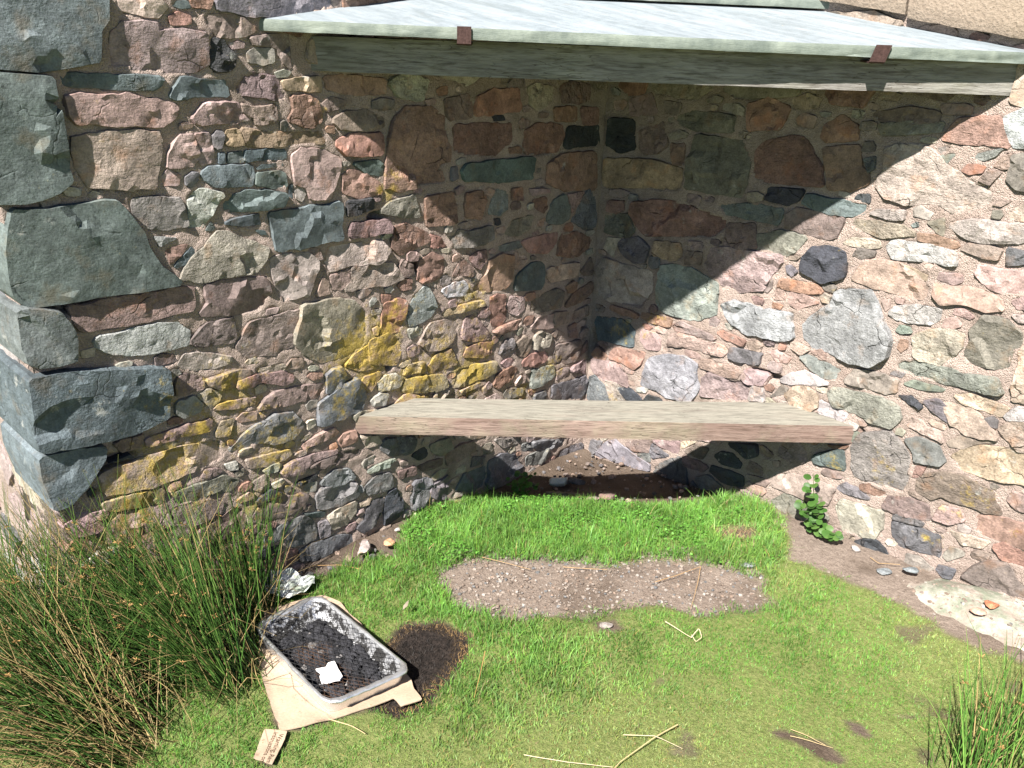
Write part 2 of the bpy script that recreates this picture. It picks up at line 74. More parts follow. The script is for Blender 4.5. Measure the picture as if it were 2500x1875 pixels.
SR = """K 20,1245 21,1338 135,1344 151,1243 80,1223;M 171,1246 169,1308 263,1352 296,1275 256,1240 198,1229;O 12,1081 12,1189 235,1213 367,1199 371,1129 335,1116 145,1104;U 390,1135 391,1232 412,1318 586,1321 629,1261 627,1188 614,1134 519,1131;R 305,1276 366,1283 370,1214 324,1205;U 318,1368 379,1396 549,1396 553,1343 409,1336 339,1344;M 112,1416 209,1439 241,1373 118,1358;M 259,1420 334,1418 330,1381 273,1383;R 43,996 45,1035 119,1046 128,1010 82,994;U 40,913 28,976 145,1004 183,943 160,915 101,911;R 158,1006 162,1045 276,1075 397,1077 566,1050 562,1014 526,980 412,963 236,935 183,972;H 528,1094 609,1112 684,1119 774,1118 766,1067 667,1067 572,1070;M 572,1039 682,1054 694,977 640,962 572,965;A 110,873 134,904 207,921 254,892 242,834 202,817 146,836;T 40,846 53,893 123,902 100,858 87,824;O 276,879 284,923 392,931 408,884 376,865 285,868;P 423,949 484,956 487,933 446,921;M 420,862 419,911 488,921 485,875;U 686,971 687,1017 777,1049 869,1043 839,990 792,961 749,972;R 640,1291 668,1323 765,1354 820,1346 850,1302 878,1271 893,1211 829,1205 692,1197 649,1209;R 875,1328 986,1347 1004,1287 1033,1264 1032,1234 984,1210 912,1207 895,1259;R 859,1357 870,1398 918,1428 972,1401 979,1363 879,1346;A 1007,1310 1042,1321 1046,1286 1028,1270;K 701,1140 711,1181 835,1192 823,1155 783,1134;G 835,1150 849,1180 947,1177 1039,1178 1041,1151 1008,1139 937,1130 872,1137;K 988,1187 1013,1204 1044,1209 1052,1183 1014,1184;M 784,1102 812,1128 918,1134 979,1123 980,1096 968,1062 952,1048 895,1052 791,1062;R 593,1435 669,1461 743,1437 724,1370 605,1355;M 1008,1443 1127,1468 1200,1459 1196,1435 1105,1420 1032,1423;T 1063,1346 1096,1363 1179,1368 1229,1337 1265,1311 1309,1289 1368,1273 1389,1233 1348,1208 1292,1189 1244,1210 1157,1196 1095,1207 1063,1229 1060,1261 1076,1283;R 1220,1391 1237,1426 1250,1448 1353,1464 1378,1417 1401,1387 1331,1388 1279,1383;L 1365,1462 1408,1488 1448,1486 1470,1398 1409,1388 1384,1414;U 1033,1413 1146,1433 1217,1434 1213,1409 1122,1394 1046,1383;H 1225,1346 1270,1357 1258,1341 1247,1324;H 1293,1348 1327,1364 1383,1382 1371,1363 1343,1345;P 1338,1290 1360,1320 1394,1321 1382,1302 1372,1282;P 1369,1333 1383,1359 1405,1373 1411,1333 1393,1327;U 1410,1303 1409,1365 1436,1374 1475,1375 1498,1279 1441,1280;P 1390,1230 1398,1246 1437,1249 1413,1230;T 1425,1202 1447,1230 1466,1245 1506,1257 1519,1205 1460,1198;L 1054,1153 1075,1167 1157,1177 1163,1151 1121,1144 1093,1146;T 1005,1110 1017,1126 1089,1132 1164,1131 1206,1115 1150,1098 1105,1087 1055,1095;H 1182,1138 1199,1151 1208,1139 1193,1133;U 1227,1155 1274,1173 1281,1122 1261,1129;V 1283,1159 1348,1182 1400,1185 1479,1189 1517,1190 1518,1163 1479,1140 1396,1125 1351,1126;P 1334,1096 1351,1116 1406,1120 1442,1114 1441,1085 1400,1081 1360,1089;R 1209,1119 1263,1122 1321,1113 1330,1099 1299,1086 1249,1097 1213,1100;L 1127,1060 1139,1086 1250,1090 1325,1082 1334,1051 1308,1042 1273,1045 1196,1036 1150,1033;A 1453,1120 1496,1119 1538,1124 1544,1100 1463,1074;T 988,1047 1016,1070 1100,1076 1111,1057 1057,1043;U 1027,1016 1043,1044 1100,1041 1096,1026 1057,1008;P 1040,945 1052,977 1073,1002 1098,1018 1166,1021 1213,1004 1268,978 1271,930 1237,922 1192,926 1115,929;O 1190,1018 1211,1015 1263,1001 1265,982 1224,999;P 1289,983 1321,983 1403,991 1471,978 1484,948 1440,934 1377,942 1317,928 1290,949;P 1290,996 1295,1018 1353,1023 1360,1005 1338,990;P 1388,1038 1394,1057 1470,1058 1548,1072 1563,1009 1511,1003 1461,995 1416,1014;P 1498,977 1525,997 1567,1007 1577,965 1516,959;P 1506,940 1580,952 1584,934 1530,924;L 1174,864 1187,885 1250,908 1321,911 1324,881 1299,860 1235,847 1194,851;P 1143,896 1169,906 1174,879 1163,865;H 1205,814 1214,835 1245,832 1255,820 1223,808;R 1219,760 1223,790 1247,789 1252,769 1235,749;T 1269,752 1260,811 1304,840 1365,857 1401,849 1400,810 1383,774 1351,743 1292,740;U 1411,789 1424,845 1416,867 1437,920 1496,921 1539,899 1546,858 1531,834 1534,784 1504,771 1445,774;P 1335,859 1339,888 1365,898 1388,877 1358,858;H 1233,693 1234,719 1280,733 1390,740 1420,735 1513,746 1538,705 1494,698 1400,693 1302,692;A 1209,671 1213,687 1262,687 1252,669;U 1078,607 1107,655 1203,665 1246,659 1247,622 1215,606 1154,603;H 1262,653 1289,673 1385,674 1378,664 1311,650;H 1031,548 1046,569 1084,577 1147,582 1205,585 1264,574 1280,537 1257,501 1200,497 1163,500 1116,508 1057,512;K 1253,612 1296,622 1335,598 1324,586 1295,592;A 1331,615 1374,637 1412,609 1446,587 1428,566 1378,586 1348,602;P 1380,631 1465,645 1506,616 1560,569 1525,560 1472,556 1424,572;T 1410,663 1466,682 1563,674 1550,638 1506,644 1443,645;T 1570,694 1557,742 1558,784 1558,818 1547,842 1557,861 1595,878 1637,706;A 1506,616 1527,634 1544,625 1547,601 1525,601;L 1555,643 1582,681 1636,699 1644,664 1569,634;P 1300,519 1307,552 1345,550 1358,536 1398,538 1416,503 1374,511;U 1144,389 1160,436 1227,475 1254,483 1287,463 1322,429 1339,347 1335,298 1278,289 1235,284 1176,289 1156,323;A 1305,477 1343,495 1406,488 1431,447 1422,428 1346,414 1337,442;U 1424,510 1459,545 1517,570 1556,559 1500,531 1474,506 1436,499;O 1450,474 1475,503 1513,532 1575,544 1632,548 1675,547 1694,471 1642,453 1553,439 1483,437;T 1553,601 1570,629 1609,643 1650,650 1670,569 1618,553 1579,579;R 1349,356 1353,397 1383,411 1374,364;M 1368,327 1378,375 1429,410 1487,416 1573,405 1593,372 1620,337 1578,330 1497,326 1445,335 1417,307 1382,308;R 1562,284 1563,308 1579,323 1683,332 1724,343 1742,271 1688,256 1640,253 1589,252 1568,259;R 1622,232 1652,251 1704,245 1747,250 1758,205 1683,199 1652,199;P 1438,243 1451,294 1508,307 1528,276 1488,246;M 1279,218 1292,258 1363,284 1416,279 1432,237 1400,222 1315,217;A 1320,202 1330,215 1419,218 1415,204 1363,197 1324,192;A 1329,147 1324,179 1399,196 1472,193 1487,126 1444,117 1359,106 1345,124;V 1132,149 1145,186 1229,196 1286,196 1296,145 1279,96 1220,79 1166,75;K 1211,34 1228,60 1280,92 1318,73 1342,45 1327,24 1256,16;U 1386,49 1388,90 1427,96 1480,76 1458,47 1420,41;A 1484,77 1490,95 1540,102 1535,61 1508,60;U 1559,91 1601,157 1643,183 1680,185 1707,151 1730,135 1773,142 1777,124 1697,89 1629,77;T 1493,224 1551,234 1611,239 1595,209 1542,198;U 1493,132 1508,173 1544,174 1554,163 1512,121;M 1059,259 1072,277 1136,277 1131,262 1085,248;A 1111,219 1148,252 1184,250 1238,230 1209,222 1148,213;G 1018,303 1090,356 1118,363 1138,297 1086,291 1030,286;R 1060,364 1138,387 1125,374 1085,359;H 1128,421 1146,448 1160,436 1143,405;P 498,884 523,942 597,960 705,958 791,967 793,945 754,867 746,838 663,814 581,824 520,860;T 29,655 36,707 15,753 49,810 177,801 277,800 293,756 287,719 236,651 138,648 65,644;B 312,703 315,830 358,851 460,852 563,820 572,785 570,705 495,665 412,657 335,664;A 264,823 265,862 306,866 310,829 281,814;R 85,607 95,628 195,630 237,622 230,607 154,601;P 18,586 21,615 68,608 59,587;G 22,539 32,563 156,583 202,567 225,550 222,484 155,479 75,472 46,469;R 245,615 249,634 393,644 387,611 284,602;P 256,521 256,567 320,566 348,555 348,505 291,494;P 396,622 434,641 552,628 591,622 570,607 482,610 408,603;P 381,537 391,576 429,600 509,595 604,599 638,583 624,558 538,555 440,550;B 583,746 642,777 748,770 859,782 878,696 835,680 750,677 694,670 626,703;R 588,642 605,655 707,641 701,622 619,625;A 646,564 650,599 757,613 777,614 770,579 754,566 674,559;P 532,495 533,522 669,532 703,520 693,494 620,486;P 552,384 552,457 573,477 749,487 745,425 715,409 633,393;P 710,501 715,529 769,536 814,546 811,511 783,494;B 276,338 306,461 371,493 470,513 527,494 524,448 544,404 517,345 493,337 401,326 335,342;R 105,403 129,453 282,477 272,427 242,395 174,403;P 22,334 24,379 164,391 202,354 223,311 172,310 73,299;A 12,186 12,288 43,305 99,277 134,220;T 97,297 160,311 188,266 213,247 140,222;K 156,290 229,304 264,291 289,272 224,250;K 318,308 371,311 388,302 289,269;R 22,403 43,434 98,410 89,388 30,381;M 47,454 69,470 93,462 91,428;A 75,-54 123,23 174,55 259,27 357,9 355,-20 277,-33 166,-45;A 42,-39 45,5 105,22 102,-11 68,-51;M 226,61 340,114 355,79 346,61 274,43;M 356,120 485,163 489,130 481,107 406,109;A 356,65 357,105 447,84 370,45;A 292,35 352,58 361,21 305,19;T 494,132 494,166 563,192 508,142;M 510,128 564,183 615,178 592,126;A 378,-24 384,15 497,104 529,57 551,-29 461,-36 406,-33;M 507,112 588,115 625,105 604,77 518,67;K 647,162 672,190 719,199 760,173 754,152 669,142;K 632,89 638,115 710,125 777,124 782,88 709,67;A 578,38 629,73 697,48 687,14 604,4;A 553,-7 565,22 594,-1 613,-27 559,-50;M 281,-74 323,-41 379,-34 552,-38 550,-59 384,-78;M 185,-64 280,-69 235,-87 174,-74;K 689,234 811,270 818,228 779,203;M 781,158 793,200 850,186 846,156;K 868,938 865,975 894,1013 937,1029 997,1023 1013,986 1016,943 986,926 947,912 894,924;B 904,750 922,786 989,848 993,887 1012,906 1100,919 1131,890 1155,841 1198,783 1196,723 1157,684 1085,676 1007,684 956,685 915,710;M 707,837 723,868 772,883 773,852 763,834;A 812,937 827,944 858,928 838,905 820,916;R 792,862 800,889 933,899 953,877 897,861 829,859;P 787,816 788,857 818,852 835,823;P 842,829 843,852 890,857 947,842 912,822 876,798 849,811;H 914,646 941,657 1006,648 1058,636 1050,598 1000,595 952,616;P 800,629 828,641 880,628 872,605 830,601;P 946,671 983,689 1005,672 1004,656;T 882,496 906,528 952,547 996,528 1003,490 980,455 918,457;P 705,500 722,539 814,546 795,502 739,488;L 854,537 886,572 942,601 976,592 1030,580 982,559 943,553 896,534;L 1011,468 1010,513 1071,505 1115,495 1098,465;L 748,426 757,490 801,487 813,443;U 841,482 864,524 890,519 882,492 827,465;P 1045,1691 957,1716 816,1710 788,1604 844,1570 1016,1598;T 1118,214 1042,230 858,184 895,132 1098,141;M 1677,36 1595,47 1428,41 1494,-64 1652,-62;T 779,1544 703,1566 541,1535 489,1472 558,1447 767,1479;R 414,1755 332,1775 245,1715 276,1626 397,1656;U 696,1699 654,1708 484,1702 439,1672 476,1619 579,1615 719,1649;V 555,1586 472,1613 286,1596 280,1550 382,1511 515,1540;U 1027,-34 935,24 816,-47 874,-111 1021,-98;P 894,387 869,394 716,371 661,310 734,285 845,296 892,334;P 1368,-31 1309,-9 1183,5 1170,-59 1227,-88 1373,-85;T 450,1479 365,1506 186,1482 226,1439 393,1435;M 1262,1549 1177,1585 1072,1601 1027,1541 1146,1499 1209,1495;V 378,250 270,258 199,229 217,171 393,191;R 1003,1514 958,1552 846,1558 855,1484 874,1459 980,1458;U 1113,100 1057,120 942,123 897,71 966,38 1100,61;P 685,279 580,276 506,239 523,201 659,213;P 660,1790 635,1830 549,1842 523,1792 556,1763 638,1742;P 180,138 150,165 51,168 52,122 91,88 155,74;P 1006,278 978,335 910,346 883,266 963,251;P 233,1672 192,1692 110,1695 92,1651 111,1640 192,1626;R 181,1495 146,1512 77,1498 56,1454 113,1422 173,1441;P 1196,1668 1183,1687 1109,1685 1086,1669 1096,1628 1168,1613 1202,1627;R 784,-11 721,8 674,-5 672,-48 714,-58 792,-45;R 528,288 438,298 390,274 416,233 505,250;R 1134,22 1060,27 1033,1 1041,-42 1119,-16;P 131,1749 89,1770 21,1756 47,1715 131,1715;U 155,1583 134,1605 81,1615 57,1600 70,1559 107,1532 146,1540;R 284,140 220,161 191,154 198,99 273,104;P 820,38 813,71 760,73 737,69 745,19 788,5 817,-3;P 141,-81 103,-65 17,-70 22,-104 70,-114 131,-108;R 1046,391 1011,406 966,382 971,351 1020,348;T 1333,1632 1303,1648 1250,1630 1273,1596 1328,1597;R 530,1756 505,1773 437,1777 426,1750 438,1736 506,1731;R 780,1737 745,1751 709,1745 701,1701 722,1695 779,1696;M 1697,403 1686,419 1632,424 1623,391 1653,370 1700,381;P 252,1555 218,1557 159,1546 162,1520 221,1523;T 843,1471 797,1484 745,1460 760,1433 835,1444;R 1286,271 1222,280 1196,264 1200,249 1269,246;P 837,1417 792,1425 769,1403 780,1385 833,1383;P 475,194 456,210 421,192 409,179 415,158 462,159 485,168;P 917,44 886,52 842,37 842,13 897,14;P 880,144 852,151 786,139 793,120 867,122;P 880,256 836,276 821,272 822,243 865,231;T 140,52 78,60 57,47 58,24 111,25;P 1283,1484 1259,1489 1208,1484 1196,1477 1206,1458 1239,1460 1281,1462;U 625,-84 597,-69 560,-87 567,-113 614,-112;P 458,1110 439,1117 395,1114 401,1084 447,1076;P 871,96 859,111 796,111 787,88 823,75 861,79;V 866,448 829,461 814,458 822,421 857,419;P 1169,-78 1156,-55 1110,-60 1117,-89 1156,-104;T 580,1420 559,1432 498,1430 501,1405 580,1398;P 1450,-57 1435,-51 1389,-64 1394,-89 1446,-86;P 145,1083 91,1088 55,1078 52,1060 102,1056 129,1065;P 1346,1555 1311,1578 1281,1570 1288,1538 1338,1531;T 669,345 644,361 599,359 590,346 596,333 638,329 661,331;T 947,678 894,688 871,683 878,661 921,652;T 377,1320 342,1329 297,1310 309,1294 314,1292 368,1306;V 940,436 918,443 873,432 883,412 938,411;P 100,1402 84,1410 38,1402 41,1381 49,1370 90,1376;P 78,1697 44,1706 19,1687 38,1666 70,1670;U 1447,-11 1408,2 1383,3 1360,-14 1395,-30 1434,-32;P 595,331 569,336 538,334 520,317 527,305 553,301 586,315;R 1119,421 1071,422 1048,411 1069,385 1105,393;P 853,586 846,597 812,596 799,575 805,564 837,560 854,565;R 1029,451 1012,462 981,453 985,423 1030,423;P 773,644 749,656 711,639 726,616 768,619;P 1083,1500 1052,1509 1019,1502 1014,1483 1076,1482;P 325,-93 304,-84 277,-84 264,-104 278,-112 325,-112;P 406,152 370,169 344,164 340,148 351,139 389,134;P 528,536 509,542 466,544 461,528 484,517 533,519;T 697,1152 673,1161 632,1151 639,1132 658,1125 691,1136;U 1031,1578 1014,1582 979,1575 974,1554 994,1551 1029,1556;R 694,1606 678,1620 639,1613 630,1596 655,1583 690,1587;T 1239,1181 1201,1199 1183,1189 1187,1167 1233,1163;P 592,685 569,698 549,685 552,658 580,659;V 473,-87 460,-75 439,-74 419,-88 421,-103 442,-111 463,-108;V 781,1584 776,1594 747,1597 741,1589 740,1568 761,1560 781,1562;R 1351,1330 1328,1333 1301,1330 1289,1310 1314,1303 1345,1312;M 255,1744 236,1751 210,1747 210,1726 222,1720 255,1729;M 319,671 305,680 289,673 280,659 281,642 308,646 322,658;M 1621,194 1610,200 1584,195 1570,180 1577,167 1603,165 1617,172;P 1416,909 1380,928 1360,923 1355,906 1403,900;T 374,588 360,597 318,594 325,576 365,573;U 954,371 950,383 917,392 909,375 921,357 948,354;T 495,1447 472,1452 430,1439 438,1426 492,1432;U 1029,1415 1009,1421 980,1414 977,1396 989,1391 1028,1398;P 833,-92 816,-79 784,-88 779,-106 825,-113;U 1763,196 1749,203 1722,189 1733,165 1762,173;V 316,334 291,332 260,322 261,305 308,313;P 241,386 214,395 192,389 187,374 205,367 238,373;V 1153,466 1139,473 1114,475 1104,466 1110,447 1132,445 1149,452;V 66,1438 36,1450 17,1444 30,1426 62,1425;T 1747,82 1734,91 1700,87 1703,71 1717,62 1747,68;P 262,1640 247,1644 226,1633 233,1613 262,1615;R 1088,-56 1061,-46 1037,-51 1041,-68 1084,-69;T 1416,553 1399,562 1365,566 1358,556 1376,546 1410,544;V 741,-90 728,-72 703,-77 701,-96 715,-105 734,-106;P 751,806 720,808 704,805 722,781 749,787;M 1285,1663 1252,1672 1228,1668 1243,1648 1279,1653;P 1167,69 1140,70 1129,58 1140,45 1166,47;T 1216,62 1195,72 1180,62 1180,44 1214,44;M 1322,1506 1298,1524 1278,1513 1283,1494 1306,1488;T 73,83 56,88 26,82 22,65 38,60 66,69;T 1553,258 1524,266 1511,259 1517,235 1549,239;U 1035,1351 1024,1363 1000,1359 996,1347 995,1331 1008,1331 1036,1335;V 986,1441 970,1449 946,1446 947,1426 976,1421;P 621,1341 614,1346 587,1350 573,1343 574,1330 605,1324 618,1330;T 411,532 394,537 371,532 364,520 378,512 406,515;R 750,1643 736,1645 713,1644 707,1623 730,1619 745,1623;M 275,1599 260,1607 241,1606 233,1591 243,1586 276,1584;U 996,904 985,911 957,910 948,898 960,887 970,885 988,886;T 653,-42 642,-27 618,-25 608,-38 622,-50 649,-54;P 342,139 308,144 298,140 301,122 339,125;V 984,871 961,877 946,864 958,848 981,848;R 306,588 276,595 258,591 269,576 294,574;V 181,1075 173,1078 145,1077 141,1059 151,1053 185,1057;R 211,1609 191,1617 174,1612 168,1598 184,1590 206,1591;U 51,1501 48,1513 22,1509 16,1497 34,1486 49,1486;M 193,-102 187,-96 161,-97 146,-103 151,-116 169,-117 200,-114;R 841,503 821,510 803,502 812,488 835,487;T 55,835 40,841 15,839 19,823 53,822;V 1028,558 1010,562 986,557 990,545 1004,541 1026,542;R 824,802 809,805 786,804 784,799 786,784 807,786 817,787;P 564,1733 543,1742 530,1735 530,1715 562,1719;M 815,664 799,670 784,672 766,666 776,653 787,650 815,652;V 1356,110 1339,115 1320,112 1316,101 1329,90 1346,95;M 557,966 545,975 515,974 515,957 545,953;P 442,1652 431,1661 411,1656 409,1639 414,1635 442,1640;T 1371,14 1359,20 1331,13 1328,4 1341,-1 1372,3;T 827,1528 812,1536 783,1533 794,1520 824,1515;R 456,1706 444,1713 426,1716 422,1708 422,1695 446,1693 456,1696;P 1385,1641 1369,1646 1346,1640 1341,1627 1356,1626 1391,1630"""
